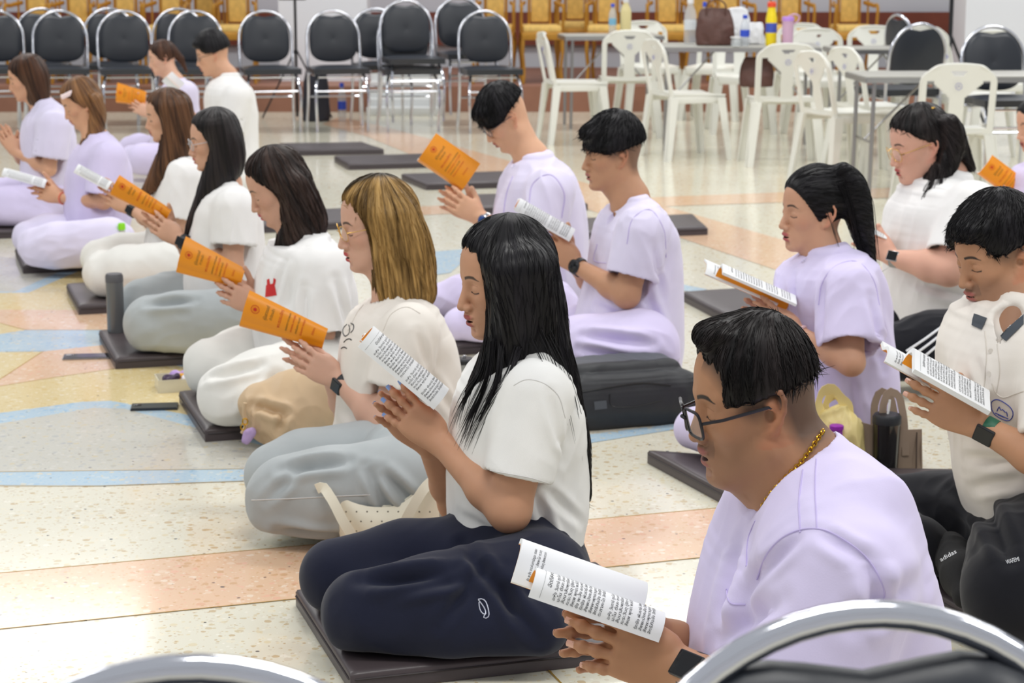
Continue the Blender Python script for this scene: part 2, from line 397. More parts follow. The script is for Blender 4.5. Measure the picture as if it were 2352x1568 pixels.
# ---------------------------------------------------------------- people
skin_m = mat('skin', srgb(200, 150, 120), rough=.52, spec=.35, sss=.12, attr=True, bump=(260, .12, .0006), noise=(22, .05, 3))
glass_m = mat('lens', (1, 1, 1, 1), rough=.02, spec=.5, alpha=.16)
black_frame = mat('black_plastic', srgb(24, 22, 28), rough=.25); gold_wire = mat('gold', srgb(222, 178, 88), rough=.25, metal=1.)
steel = mat('steel', srgb(205, 205, 210), rough=.22, metal=1.); dark_strap = mat('dark_rubber', srgb(26, 28, 34), rough=.45)
screen_m = mat('watch_glass', srgb(12, 12, 16), rough=.08); lash_m = mat('lash', srgb(26, 20, 20), rough=.7)
HAIR = {}
def hair_mat(name, c1, c2, rough=.41):
    m = bpy.data.materials.new(name); m.use_nodes = True; nt = m.node_tree; b = nt.nodes['Principled BSDF']
    at_ = nt.nodes.new('ShaderNodeAttribute'); at_.attribute_name = 'flow'
    mp = nt.nodes.new('ShaderNodeMapping'); mp.inputs['Scale'].default_value = (1, 1, .05); nt.links.new(at_.outputs['Vector'], mp.inputs[0])
    n1 = nt.nodes.new('ShaderNodeTexNoise'); n1.inputs['Scale'].default_value = 190; n1.inputs['Detail'].default_value = 4; nt.links.new(mp.outputs[0], n1.inputs['Vector'])
    n2 = nt.nodes.new('ShaderNodeTexNoise'); n2.inputs['Scale'].default_value = 42; n2.inputs['Detail'].default_value = 3; nt.links.new(mp.outputs[0], n2.inputs['Vector'])
    ad = nt.nodes.new('ShaderNodeMath'); ad.operation = 'ADD'; nt.links.new(n1.outputs[0], ad.inputs[0]); nt.links.new(n2.outputs[0], ad.inputs[1])
    cr = nt.nodes.new('ShaderNodeValToRGB'); e = cr.color_ramp.elements; e[0].position = .40; e[0].color = c1; e[1].position = .62; e[1].color = c2
    hf = nt.nodes.new('ShaderNodeMath'); hf.operation = 'MULTIPLY'; hf.inputs[1].default_value = .5; nt.links.new(ad.outputs[0], hf.inputs[0]); nt.links.new(hf.outputs[0], cr.inputs[0])
    ca = nt.nodes.new('ShaderNodeAttribute'); ca.attribute_name = 'Col'
    mx = nt.nodes.new('ShaderNodeMix'); mx.data_type = 'RGBA'; mx.blend_type = 'MULTIPLY'; mx.inputs[0].default_value = 1; nt.links.new(cr.outputs[0], mx.inputs[6]); nt.links.new(ca.outputs['Color'], mx.inputs[7])
    nt.links.new(mx.outputs[2], b.inputs['Base Color'])
    b.inputs['Roughness'].default_value = rough; b.inputs['Specular IOR Level'].default_value = .22
    bp = nt.nodes.new('ShaderNodeBump'); bp.inputs['Strength'].default_value = .6; bp.inputs['Distance'].default_value = .003
    nt.links.new(ad.outputs[0], bp.inputs['Height']); nt.links.new(bp.outputs[0], b.inputs['Normal'])
    HAIR[name] = m; return m
hair_mat('hair_black', srgb(9, 8, 10), srgb(30, 28, 32)); hair_mat('hair_soft_black', srgb(14, 12, 13), srgb(44, 38, 38))
hair_mat('hair_dark_brown', srgb(32, 20, 16), srgb(92, 62, 46)); hair_mat('hair_brown', srgb(66, 42, 28), srgb(150, 108, 70)); hair_mat('hair_espresso', srgb(22, 16, 15), srgb(64, 48, 42)); hair_mat('hair_chestnut', srgb(44, 28, 20), srgb(112, 78, 54)); hair_mat('hair_blond', srgb(92, 68, 34), srgb(190, 152, 92))

def head_frame(yaw, pitch, roll=0):
    y = math.radians(yaw); p = math.radians(pitch); r = math.radians(roll)
    f = np.array([-math.cos(y), -math.sin(y), 0]); l = np.cross([0, 0, 1.], f); u = np.array([0, 0, 1.])
    f2 = f * math.cos(p) - u * math.sin(p); u2 = u * math.cos(p) + f * math.sin(p)
    l2 = l * math.cos(r) + u2 * math.sin(r); u3 = u2 * math.cos(r) - l * math.sin(r)
    return np.array([f2, l2, u3])
NOSE = np.array([.120, 0, -.034])
class Head:
    def __init__(s, nose, Y, yaw=15, pitch=10, roll=0, s_=1.0, male=False, mouth=.35, fat=0., sx=.95):
        s.nw = 1.; s.S = np.array([sx, 1., 1.]); s.M = head_frame(yaw, pitch, roll); s.s = s_; s.o = at(nose[0], nose[1], Y) - (NOSE * s_ * s.S) @ s.M; s.male = male; s.mouth = mouth; s.fat = fat
    def W(s, x, y, z): return s.o + (np.array([x, y, z]) * s.s * s.S) @ s.M
    def L(s, p): return ((p - s.o) @ s.M.T) / s.s / s.S
    def E(s, x, y, z, rx, ry, rz, k=.01, op='+'): return ell(s.W(x, y, z), np.array([rx, ry, rz]) * s.s * s.S, s.M, k * s.s, op)
    def Cp(s, a, b, r1, r2=None, k=.01, op='+'): return cap(s.W(*a), s.W(*b), r1 * s.s, (r1 if r2 is None else r2) * s.s, k * s.s, op)
    def prims(s, neck_to, neck_r=.055, ears=True):
        j = .004 if s.male else 0.; ft = s.fat
        P = [s.E(-.008, 0, .036, .097, .076, .088), s.E(.030, 0, .040, .060, .064, .066, .03), s.E(.034, 0, -.03, .054, .058 + ft * .6, .074, .03)]
        P += [s.E(.052, e * .034, -.014, .032, .027 + ft * .4, .027, .02) for e in (-1, 1)]
        P += [s.Cp((.002, e * (.048 + j + ft), -.052 - j), (.066, e * .018, -.090 - j), .020 + ft, .017 + ft * .7, .03) for e in (-1, 1)]
        P += [s.E(.078, 0, -.093 - j, .0175, .020, .0155, .015), s.E(.076, 0, -.063, .027, .029, .026, .015)]
        P += [s.Cp((.084, e * .010, .027), (.070, e * .046, .025), .0095 + j * .5, .008, .012) for e in (-1, 1)]
        P += [s.E(.098, e * .031, .004, .016, .019, .0125, .012, '-') for e in (-1, 1)]
        P += [s.E(.0755, e * .0315, .0035, .0150, .0165, .0125, .006) for e in (-1, 1)]
        P += [s.Cp((.086, 0, .014), (.104, 0, -.022), .0075, .0095, .012), s.E(.1080, 0, -.034, .0118, .0110, .0098, .008)]
        P += [s.E(.0985, e * .0125, -.0385, .0105, .0075, .0078, .006) for e in (-1, 1)]
        P += [s.E(.1030, e * .0068, -.0450, .005, .0035, .004, .003, '-') for e in (-1, 1)]
        g = s.mouth * .006
        P += [s.Cp((.097, 0, -.0475), (.1005, 0, -.0525), .0050, .0058, .006)]
        P += [s.E(.0965, 0, -.0590 + g * .3, .0095, .0225, .0062, .004), s.E(.0925, 0, -.0715 - g, .0105, .0200, .0075, .004)]
        P += [s.E(.100, 0, -.0650 - g * .5, .0140, .0200, .0012 + g * .55, .002, '-')]
        P += [s.E(.096, 0, -.0835 - g, .008, .016, .005, .012, '-')]
        if ears:
            for e in (-1, 1):
                ez = getattr(s, 'earz', 0.)
                ew = lambda a, c, o=0: s.W((-.004 + a - c * .12) , e * (.0760 - a * .75 + o), -.004 + ez + c)
                HX = [(.012, .000), (.013, .014), (.008, .026), (-.003, .0325), (-.014, .030), (-.020, .018), (-.019, .002), (-.013, -.014), (-.004, -.026), (.006, -.030), (.010, -.020)]
                for i in range(len(HX) - 1):
                    r = (.0040, .0040, .0040, .0042, .0042, .0042, .0042, .0048, .0066, .0060, .005)[i]
                    P.append(cap(ew(*HX[i]), ew(*HX[i + 1]), r * s.s, r * s.s, .0025 * s.s))
                P.append(s.Cp((-.008, e * .073, .004 + ez), (-.004, e * .073, -.014 + ez), .0135, .010, .006))
                P.append(cap(ew(-.006, .018, -.002), ew(-.012, -.002, -.002), .0035 * s.s, .0035 * s.s, .003)); P.append(cap(ew(-.012, -.002, -.002), ew(-.004, -.016, -.002), .0035 * s.s, .0035 * s.s, .003))
                P.append(ell(ew(.002, -.004, .005), np.array([.0085, .008, .0105]) * s.s, s.M, .002, '-'))
                P.append(ell(ew(.012, -.007, .001), np.array([.004, .0045, .005]) * s.s, s.M, .003))
        P += [cap(s.W(-.022, 0, -.030), neck_to, neck_r * .93 * s.s, neck_r, .03)]
        P += [s.Cp((.015, 0, -.070), (-.005, 0, -.11), .038 + ft, .045 + ft, .03)]
        s.P_ = P
        return P
    def paint(s, p, C, skin, lip=(0.42, .10, .09), blush=.25, brow=1., stubble=0., lash=True):
        q = s.L(p); x, y, z = q.T; g = s.mouth * .006; front = x > .04; ay = np.abs(y)
        def mixin(m, c):
            m = np.clip(m, 0, 1)[:, None]; return C * (1 - m) + np.array(c) * m
        sm = lambda a, w: np.clip(a / w, 0, 1)
        if stubble: # beard shade: the hair's own colour
            m = sm(.075 - np.hypot((z + .088) / 1.0, (x - .05) * .55), .03) * np.clip((x + .005) / .06, 0, 1) + sm(.016 - np.abs(z + .051), .006) * (x > .085) * (ay < .03) * .8
            C = mixin(m * stubble * (x > -.0), (.075, .05, .045))
        m = sm(.030 - np.hypot(x - .070, (z + .02)), .03) * (ay > .02); C = mixin(m * blush * .5, (skin[0] * 1.05, skin[1] * .62, skin[2] * .6))
        m = np.clip((ay - .074) / .008, 0, 1) * (np.abs(z + .004) < .045) * (x > -.04) * (x < .03); C = mixin(m * .35, (skin[0] * 1.05, skin[1] * .62, skin[2] * .55))
        # lips
        up = sm(1 - ((ay / .0235)**2 + ((z + .0588 - g * .3) / .0068)**2), .35) * (x > .082); lo = sm(1 - ((ay / .0215)**2 + ((z + .0718 + g) / .0080)**2), .35) * (x > .080)
        C = mixin(np.maximum(up, lo), lip)
        C = mixin(sm(1 - ((ay / .019)**2 + ((z + .0650 + g * .5) / (.0016 + g * .6))**2), .3) * (x > .07), (.05, .015, .015))
        # brows
        bz = .0255 + .004 * np.sin(np.clip((ay - .012) / .036, 0, 1) * math.pi) - (ay > .04) * (ay - .04) * .3
        m = sm(.0042 - np.abs(z - bz) - np.clip(ay - .040, 0, 1) * .22, .0022) * (ay > .013) * (ay < .052) * (x > .05); C = mixin(m * .92 * brow, (.035, .025, .022))
        if lash:
            lz = -.0035 - .0022 * (1 - ((ay - .0315) / .0155)**2)
            m = sm(.0017 - np.abs(z - lz) + np.clip(ay - .040, 0, 1) * .05, .0008) * (ay > .0165) * (ay < .0485) * (x > .065); C = mixin(m * .95, (.03, .02, .02))
            m = sm(.0010 - np.abs(z - .0095 - .003 * (1 - ((ay - .0315) / .0155)**2)), .001) * (ay > .018) * (ay < .046) * (x > .06); C = mixin(m * .5, (skin[0] * .5, skin[1] * .42, skin[2] * .4))
        return C
def hand(Wp, F, T, left=True, s=1.0, curl=(.25, .25, .3, .35), spread=.10, thumb=None, tcurl=.2, tlen=1.0):
    """Wp wrist, F finger direction, T thumb side; returns prims, finger tips"""
    F = nrm(F); T = nrm(np.asarray(T, float) - F * (np.asarray(T, float) @ F)); N = np.cross(F, T) if left else np.cross(T, F)
    Wp = np.asarray(Wp, float); P = []; tips = []
    P.append(stack([Wp - F * .01 * s, Wp + F * .03 * s, Wp + F * .062 * s, Wp + F * .088 * s], T, np.array([.026, .036, .0415, .040]) * s, np.array([.020, .0175, .0150, .0115]) * s, k=.012, n=12))
    P.append(ell(Wp + (F * .040 + T * .024 + N * .010) * s, np.array([.030, .017, .016]) * s, np.array([nrm(F + T * .5), nrm(T - F * .5), N]), .012))
    off = (.0300, .0103, -.0103, -.0290); Ls = (.072, .079, .073, .058); rs = (.0090, .0092, .0088, .0078); st = (.084, .088, .085, .078)
    for i in range(4):
        b = Wp + (F * st[i] + T * off[i]) * s; a = spread * (1.5 - i) * .9; d = nrm(F + T * a)
        pts = [b - d * .012 * s, b]; cv = curl[i]; cur = b; ang = cv * .45
        for fr in (.46, .29, .25):
            dd = d * math.cos(ang) + N * math.sin(ang); cur = cur + dd * Ls[i] * fr * s; pts.append(cur); ang += cv
        r0 = rs[i] * s
        for j in range(4): P.append(cap(pts[j], pts[j + 1], r0 * (1.02 - .07 * j), r0 * (1.02 - .07 * (j + 1)), .0035 if j else .008))
        for j in (1, 2, 3): P.append(ell(pts[j] - N * r0 * .12, np.array([r0 * 1.12] * 3), None, .003))
        tips.append((pts[-1], dd, N))
    td = nrm(thumb if thumb is not None else F * .75 + T * .6 + N * .25); b = Wp + (F * .028 + T * .024 + N * .008) * s
    p1 = b + nrm(td + T * .25) * .040 * s; p2 = p1 + td * .034 * s * tlen; p3 = p2 + nrm(td + (N * 1 + F * .2) * tcurl) * .026 * s * tlen
    P += [cap(b, p1, .0165 * s, .0125 * s, .012), cap(p1, p2, .0118 * s, .0105 * s, .004), cap(p2, p3, .0108 * s, .0088 * s, .003)]
    tips.append((p3, nrm(p3 - p2), -np.cross(nrm(p3 - p2), T) if left else np.cross(nrm(p3 - p2), T)))
    return P, tips
def torso_stack(rows, Y, L, W, dy=0., shrink=0., k=.02, e=2.4, n=26, rd=.8):
    """rows: (u_front, v_front, u_back, v_back) bottom to top"""
    P = []; D = []
    for (uf, vf, ub, vb) in rows:
        a = at(uf, vf, Y + dy); b = at(ub, vb, Y + dy); P.append((a + b) / 2); D.append(max(np.linalg.norm(a - b) / 2 - shrink, .01))
    return stack(P, L, np.maximum(np.array(W) - shrink, .01), D, k=k, e=e, n=n, rd=rd)
def strands(name, roots_paths, r, par, m, col=None):
    V = []; Fc = []; nn = 0
    for P in roots_paths:
        k = len(P); rad = r * np.r_[np.linspace(.8, 1, k // 2), np.linspace(1, .15, k - k // 2)]
        v, f = tube(P, rad, 4); V.append(v); Fc.extend([[i + nn for i in q] for q in f]); nn += len(v)
    V = np.concatenate(V); Fq = np.array(Fc); ok = Fq[:, 2] != Fq[:, 3]; me = make_mesh(name, V, Fq[ok], True, np.ones((len(V), 3)))
    return me, V
def set_flow(me, H, v, mode='down', apex=(-.03, 0, .12)):
    q = H.L(v) - np.array(apex); R = np.linalg.norm(q, axis=1)
    if mode == 'down': az = np.arctan2(q[:, 1], q[:, 0]); el = R; fl = np.stack([np.cos(az) * .085, np.sin(az) * .085, el], 1)
    else: az = np.arctan2(q[:, 1], q[:, 2] + .12); fl = np.stack([az * .085, np.zeros(len(az)), q[:, 0]], 1)
    a = me.attributes.new('flow', 'FLOAT_VECTOR', 'POINT'); a.data.foreach_set('vector', fl.astype(np.float32).ravel())
def hair_obj(name, H, prims, h, m, par, amp=.0016, seed=3, mode='down', apex=(-.03, 0, .12), tint=None, lay=None, comb=None, keep=None):
    v, f = mesh_sdf(prims, h); v = relax(v, f, 4); N = vnormals(v, f); q = H.L(v) - np.array(apex)
    az = np.arctan2(q[:, 1], q[:, 0]) if mode == 'down' else np.arctan2(q[:, 1], q[:, 2] + .12)
    R = np.linalg.norm(q, axis=1); r = np.random.RandomState(seed); o = np.zeros(len(v))
    for fq, am in ((14, .9), (31, .7), (57, .55)):
        o += am * np.sin(az * fq + r.rand() * 6 + 2.2 * np.sin(R * 14 + az * 3 + r.rand() * 6))
    o *= np.clip((R - .035) / .05, 0, 1)
    v = v + N * (o * amp)[:, None]
    c = np.ones((len(v), 3)) if tint is None else tint(H.L(v), v)
    me = make_mesh(name, v, f, True, c); set_flow(me, H, v, mode, apex); o = link_mesh(name, me, m, par)
    if lay: # fine strands laid over the mass, running past its edge
        tr = BVHTree.FromPolygons(v.tolist(), f.tolist()); rs = np.random.RandomState(seed + 40); n_, ln, rad, lift = lay; aw = H.W(*apex); ids = rs.choice(len(v), n_); V = []; Fc = []; nn = 0; V0 = []
        for i in ids:
            p = v[i] + N[i] * .0005; nv = N[i]; ln_ = ln * rs.uniform(.6, 1.25); st = ln_ / 6; P = [p]; sw = rs.randn(3) * .12; pd = None
            for k in range(6):
                if mode == 'down':
                    r_ = p - aw; r_ = r_ - nv * (r_ @ nv)
                    fl = H.M[2] * -1.; q_ = H.L(p[None])[0]
                    r_ = nrm(r_) + (fl - nv * (fl @ nv)) * .6
                    if comb is not None: r_ = r_ + (np.array(comb) @ H.M) * .8
                else: r_ = aw - p; r_ = -(r_ - nv * (r_ @ nv))
                d = nrm(nrm(r_) + sw); d = d if pd is None else nrm(pd * .5 + d); pd = d; p = p + d * st; hit = tr.find_nearest(Vector(p), .02)
                if hit[0] is not None:
                    h_ = np.array(hit[0]); n2 = np.array(hit[1]); 
                    if np.linalg.norm(h_ - p) < st * .8: p = h_ + n2 * (.0006 + lift * (k + 1) / 6); nv = n2
                P.append(p)
            if keep is not None or True:
                Q = H.L(np.array(P)); bad = False
                for (x, y, z, rx, ry, rz) in (keep or [(.112, 0, .005, .048, .075, .075)]): bad = bad or (((Q[:, 0] - x) / rx)**2 + ((np.abs(Q[:, 1]) - y) / ry)**2 + ((Q[:, 2] - z) / rz)**2 < 1).any()
                if bad: continue
            vv, ff = tube(P, rad * np.array([.5, 1, 1, 1, .8, .5, .15]), 3); V.append(vv); V0.append(np.tile(v[i], (len(vv), 1))); Fc += [[a + nn for a in q] for q in ff if len(set(q)) == 4]; nn += len(vv)
        V = np.concatenate(V); me2 = make_mesh('hair_strands', V, np.array(Fc), True, np.ones((len(V), 3)) if tint is None else tint(H.L(V), V)); set_flow(me2, H, V, mode, apex); s_ = link_mesh('hair_strands', me2, m, None); s_.parent = o; s_['kind'] = 'stuff'
    return o
def cap_hair(H, t=.012, line=.033, top=0., back=0., nape=None, side=0.0, slope=(.84, -.544), k=.012, front=None):
    ft = .55 if front is None else front
    P = [H.E(-.012 - back * .5, 0, .037 + top * .4, .094 + t * .9 + back * .6, .077 + t + side, .088 + t + top * .6), H.E(.028, 0, .041 + top * .3, .060 + t * ft, .064 + t * .7, .066 + t * .8 + top * .5, .02)]
    n = nrm(np.array([slope[0], 0, slope[1]]) @ H.M); P.append(half(n, float(H.o @ n) + line * H.s, k * H.s))
    if nape is not None:
        n2 = nrm(np.array([nape[1], 0, -1.]) @ H.M); P.append(half(n2, float(H.o @ n2) + nape[0] * H.s, .008 * H.s))
    return P
def glasses(H, par, m, r=.0011, rx=.0235, rz=.019, sq=2.6, drop=0., fwd=0., temple=True, thick=None, lens=True):
    b = MB(); g = MB(); th = thick or r
    for e in (-1, 1):
        pts = []; gr = []
        for a in np.linspace(0, 2 * math.pi, 28, endpoint=False):
            c, s_ = math.cos(a), math.sin(a); yy = np.sign(c) * abs(c)**(2 / sq) * rx; zz = np.sign(s_) * abs(s_)**(2 / sq) * rz
            xx = .103 + fwd - abs(e * .0325 + yy)**1.6 * 1.0 + zz * .12
            pts.append(H.W(xx, e * .0325 + yy, .002 - drop + zz))
        b.tube(pts, th * H.s, 6, True); cc = np.mean(pts, axis=0); g.add([cc] + pts, [(0, i + 1, (i + 1) % 28 + 1) for i in range(28)])
        if temple:
            a0 = H.W(.103 + fwd - .056**1.6, e * .056, .006 - drop); b.tube([a0, H.W(.075, e * .069, .008 - drop * .8), H.W(.0, e * .083, .012), H.W(-.012, e * .083, .008)], th * 1.1 * H.s, 6)
    b.tube([H.W(.106 + fwd, -.010, .006 - drop), H.W(.110 + fwd, 0, .008 - drop), H.W(.106 + fwd, .010, .006 - drop)], th * H.s, 6)
    fr = b.build('glasses', m, par)
    if lens: sub(g.build('lens', glass_m), fr)
    return fr
def watch(c, ax, up, par, face='round', r=.027, strap=None, facem=None, size=.019, w=.02, name='wristwatch', flat=.8):
    """band round the wrist at c, arm axis ax, face normal up"""
    ax = nrm(ax); up = nrm(up - ax * (np.asarray(up) @ ax)); sd = np.cross(ax, up); b = MB(); n = 28
    prof = [(-w / 2, 0), (-w / 2, .0028), (w / 2, .0028), (w / 2, 0)]; V = []
    for a in np.linspace(0, 2 * math.pi, n, endpoint=False):
        d = np.cos(a) * up * flat + np.sin(a) * sd; dn = nrm(d)
        for (x, o) in prof: V.append(c + ax * x + d * r + dn * o)
    b.add(V, [(i * 4 + j, i * 4 + (j + 1) % 4, ((i + 1) % n) * 4 + (j + 1) % 4, ((i + 1) % n) * 4 + j) for i in range(n) for j in range(4)])
    st = b.build(name, strap or dark_strap, par)
    fc = MB(); p = c + up * (r * flat + .003)
    if face == 'round': fc.lathe(p - up * .003, [(size, 0), (size * 1.04, .006), (size * .92, .0085)], 24, up)
    else: fc.box(p + up * .001, (size * 2 * .86, size * 2, .010), np.array([sd, ax, up]) if face == 'sq' else np.array([ax, sd, up]), bev=.003)
    case = sub(fc.build('watch_case', facem or dark_strap), st)
    gl = MB()
    if face == 'round': gl.lathe(p + up * .0056, [(size * .84, 0), (size * .80, .0006)], 24, up)
    else: gl.box(p + up * .0062, (size * 1.5, size * 1.72, .001), np.array([sd, ax, up]))
    sub(gl.build('watch_face', screen_m if facem is None or face != 'round' else MATS.get('blue_dial', screen_m)), st)
    return st
def arm(S, E_, Wp, r=(.048, .040, .034, .024), k=.015):
    """upper arm and forearm"""
    S, E_, Wp = map(np.asarray, (S, E_, Wp)); mid = (E_ * .68 + Wp * .32)
    return [cap(S, E_, r[0], r[1], k), cap(E_, mid, r[1], r[1] * .98, .02), cap(mid, Wp, r[1] * .95, r[3], .02)]
def sleeve(S, E_, t0, t1, r0, r1, hole=.0095, ext=.03, flat=None):
    """open sleeve along S->E from fraction t0 to t1; returns (adds, cuts)"""
    S = np.asarray(S); E_ = np.asarray(E_); d = nrm(E_ - S); A = S + (E_ - S) * t0; Bq = S + (E_ - S) * t1; A2 = A + (Bq - A) * .45
    add = group([cap(A, Bq + d * .02, r0, r1, .02), half(d, float(Bq @ d), .003)], .03)
    add.c = (A + Bq) / 2; add.R = np.linalg.norm(Bq - A) / 2 + max(r0, r1) + .03
    cut = cap(A2, Bq + d * ext, (r0 * .55 + r1 * .45) - hole, r1 - hole, .003, '-')
    return add, cut

def wisps(H, guides, n, spread, r, m, par, seed=1, name='hair_strands', wave=0.):
    """fine strands following world-space guide curves (taper to the tip)"""
    rs = np.random.RandomState(seed); V = []; Fc = []; nn = 0
    for g in guides:
        G = resamp(np.array(g, float), 16)
        for _ in range(n):
            o = rs.randn(3) * spread; o2 = rs.randn(3) * spread * 1.6; t = np.linspace(0, 1, 16)[:, None]; ln = rs.uniform(.82, 1.04)
            P = resamp(G, 16) + o * (1 - t) + o2 * t**1.5; P = P[0] + (P - P[0]) * ln
            if wave: P = P + wave * np.sin(t * rs.uniform(14, 20) + rs.rand() * 6) * t * np.array([[1, .4, 0]])
            v, f = tube(P, r * np.r_[np.linspace(1, 1, 10), np.linspace(.9, .2, 6)], 4); V.append(v); Fc += [[i + nn for i in q] for q in f if len(set(q)) == 4]; nn += len(v)
    V = np.concatenate(V); me = make_mesh(name, V, np.array(Fc), True, np.ones((len(V), 3))); set_flow(me, H, V); o = link_mesh(name, me, HAIR[m], par); o['kind'] = 'stuff'; return o
# ---------------------------------------------------------------- setting
def terrazzo(name, base, chips, dark, rough=.14, amt=.8):
    m = bpy.data.materials.new(name); m.use_nodes = True; nt = m.node_tree; b = nt.nodes['Principled BSDF']; N = nt.nodes.new; Lk = nt.links.new
    tc = N('ShaderNodeTexCoord'); nz = N('ShaderNodeTexNoise'); nz.inputs['Scale'].default_value = 60; Lk(tc.outputs['Object'], nz.inputs['Vector'])
    va = N('ShaderNodeVectorMath'); va.operation = 'MULTIPLY_ADD'; va.inputs[1].default_value = (.006,) * 3; Lk(nz.outputs['Color'], va.inputs[0]); Lk(tc.outputs['Object'], va.inputs[2])
    cur = None
    for i, (sc, th, ramp) in enumerate(((46, .50, chips), (95, .42, chips), (26, .13, dark))):
        v = N('ShaderNodeTexVoronoi'); v.inputs['Scale'].default_value = sc; v.inputs['Randomness'].default_value = 1; Lk(va.outputs[0], v.inputs['Vector'])
        sep = N('ShaderNodeSeparateColor'); Lk(v.outputs['Color'], sep.inputs[0])
        th_ = N('ShaderNodeMath'); th_.operation = 'MULTIPLY'; th_.inputs[1].default_value = th; Lk(sep.outputs[1], th_.inputs[0])
        lt = N('ShaderNodeMath'); lt.operation = 'LESS_THAN'; Lk(v.outputs['Distance'], lt.inputs[0]); Lk(th_.outputs[0], lt.inputs[1])
        am = N('ShaderNodeMath'); am.operation = 'MULTIPLY'; am.inputs[1].default_value = amt if i < 2 else 1.; Lk(lt.outputs[0], am.inputs[0])
        cr = N('ShaderNodeValToRGB'); cr.color_ramp.interpolation = 'CONSTANT'; e = cr.color_ramp.elements
        for k, c in enumerate(ramp):
            if k < 2: e[k].position = k / len(ramp); e[k].color = c
            else: q = e.new(k / len(ramp)); q.color = c
        Lk(sep.outputs[0], cr.inputs[0]); mx = N('ShaderNodeMix'); mx.data_type = 'RGBA'; Lk(am.outputs[0], mx.inputs[0])
        if cur is None: mx.inputs[6].default_value = base
        else: Lk(cur, mx.inputs[6])
        Lk(cr.outputs[0], mx.inputs[7]); cur = mx.outputs[2]
    big = N('ShaderNodeTexNoise'); big.inputs['Scale'].default_value = 1.3; Lk(tc.outputs['Object'], big.inputs['Vector'])
    mr = N('ShaderNodeMapRange'); mr.inputs[3].default_value = .93; mr.inputs[4].default_value = 1.05; Lk(big.outputs[0], mr.inputs[0])
    m2 = N('ShaderNodeMix'); m2.data_type = 'RGBA'; m2.blend_type = 'MULTIPLY'; m2.inputs[0].default_value = 1; Lk(cur, m2.inputs[6]); Lk(mr.outputs[0], m2.inputs[7])
    Lk(m2.outputs[2], b.inputs['Base Color']); b.inputs['Roughness'].default_value = rough; b.inputs['Specular IOR Level'].default_value = .55; return m
c_ = srgb
T_cream = terrazzo('terrazzo_cream', c_(226, 222, 204), [c_(206, 188, 150), c_(222, 208, 172), c_(238, 234, 220), c_(196, 170, 128), c_(232, 224, 200), c_(214, 204, 184)], [c_(90, 92, 96), c_(150, 140, 124), c_(60, 60, 66)])
T_pink = terrazzo('terrazzo_salmon', c_(232, 196, 164), [c_(226, 176, 144), c_(240, 212, 186), c_(214, 170, 126), c_(238, 186, 160), c_(244, 226, 206)], [c_(130, 100, 90), c_(200, 150, 110), c_(90, 80, 84)])
T_blue = terrazzo('terrazzo_blue', c_(182, 206, 222), [c_(166, 196, 220), c_(206, 218, 222), c_(222, 212, 184), c_(150, 190, 222)], [c_(120, 140, 150), c_(200, 180, 130), c_(110, 120, 130)])
T_yel = terrazzo('terrazzo_yellow', c_(226, 206, 154), [c_(216, 192, 134), c_(234, 220, 180), c_(220, 190, 120), c_(240, 230, 200)], [c_(150, 130, 90), c_(200, 170, 110), c_(130, 120, 100)])
T_grey = terrazzo('terrazzo_grey', c_(204, 202, 192), [c_(190, 186, 172), c_(214, 212, 204), c_(210, 198, 166), c_(182, 184, 184)], [c_(120, 120, 120), c_(150, 140, 124), c_(90, 92, 96)])
brass = mat('brass_strip', srgb(196, 156, 62), rough=.35, metal=.4)
fl = MB(); fl.add([(-22, -3, -.1), (22, -3, -.1), (22, 26, -.1), (-22, 26, -.1), (-22, -3, 0), (22, -3, 0), (22, 26, 0), (-22, 26, 0)], [(0, 3, 2, 1), (4, 5, 6, 7), (0, 1, 5, 4), (1, 2, 6, 5), (2, 3, 7, 6), (3, 0, 4, 7)], 0)
_iz = [.0003]
def inlay(px, mi, z=None):
    _iz[0] += .00006; z = _iz[0]
    P = [gnd(u, v, z) for u, v in px]; fl.add(P, [list(range(len(P)))], mi)
inlay([(-300, 590), (0, 588), (160, 615), (35, 669), (0, 669), (-300, 670)], 5)
inlay([(-300, 669), (35, 669), (150, 618), (270, 590), (300, 592), (185, 620), (65, 672), (-300, 673)], 2)
inlay([(-300, 673), (65, 672), (190, 618), (330, 590), (360, 700), (240, 712), (0, 711), (-300, 712)], 4)
inlay([(-300, 712), (0, 711), (240, 712), (360, 700), (400, 757), (60, 757), (0, 741), (-300, 745)], 3)
inlay([(-300, 745), (0, 741), (60, 757), (0, 767), (-300, 770)], 4)
inlay([(-300, 770), (0, 767), (60, 757), (400, 757), (420, 790), (235, 792), (110, 806), (0, 808), (-300, 812)], 2)
inlay([(-300, 812), (0, 808), (97, 808), (0, 870), (-33, 891), (-100, 905), (-300, 950)], 4)
inlay([(-33, 891.5), (0, 870), (97, 807), (235, 792), (420, 790), (440, 825), (360, 832), (130, 865), (0, 886)], 3)
inlay([(-300, 950), (-100, 905), (-33, 892), (0, 886), (130, 865), (360, 832), (440, 825), (700, 900), (760, 1030), (420, 950), (255, 920), (190, 922), (0, 948), (-300, 975)], 4)
inlay([(355, 833), (400, 828), (480, 840), (480, 850)], 2)
inlay([(-300, 975), (0, 948), (190, 922), (255, 920), (420, 950), (760, 1030), (760, 1062), (600, 1022), (285, 938), (215, 936), (0, 972), (-300, 1000)], 2)
inlay([(-300, 1000), (0, 972), (215, 936), (285, 938), (600, 1022), (760, 1062), (760, 1070), (560, 1076), (0, 1083), (-300, 1087)], 5)
inlay([(-300, 1087), (0, 1083), (560, 1076), (1000, 1038), (1348, 998), (1540, 974), (1600, 972), (1560, 984), (1348, 1018), (1000, 1062), (560, 1104), (230, 1115), (0, 1114), (-300, 1112)], 2)
inlay([(-300, 1342), (2700, 1070), (2700, 1168), (-300, 1474)], 3)
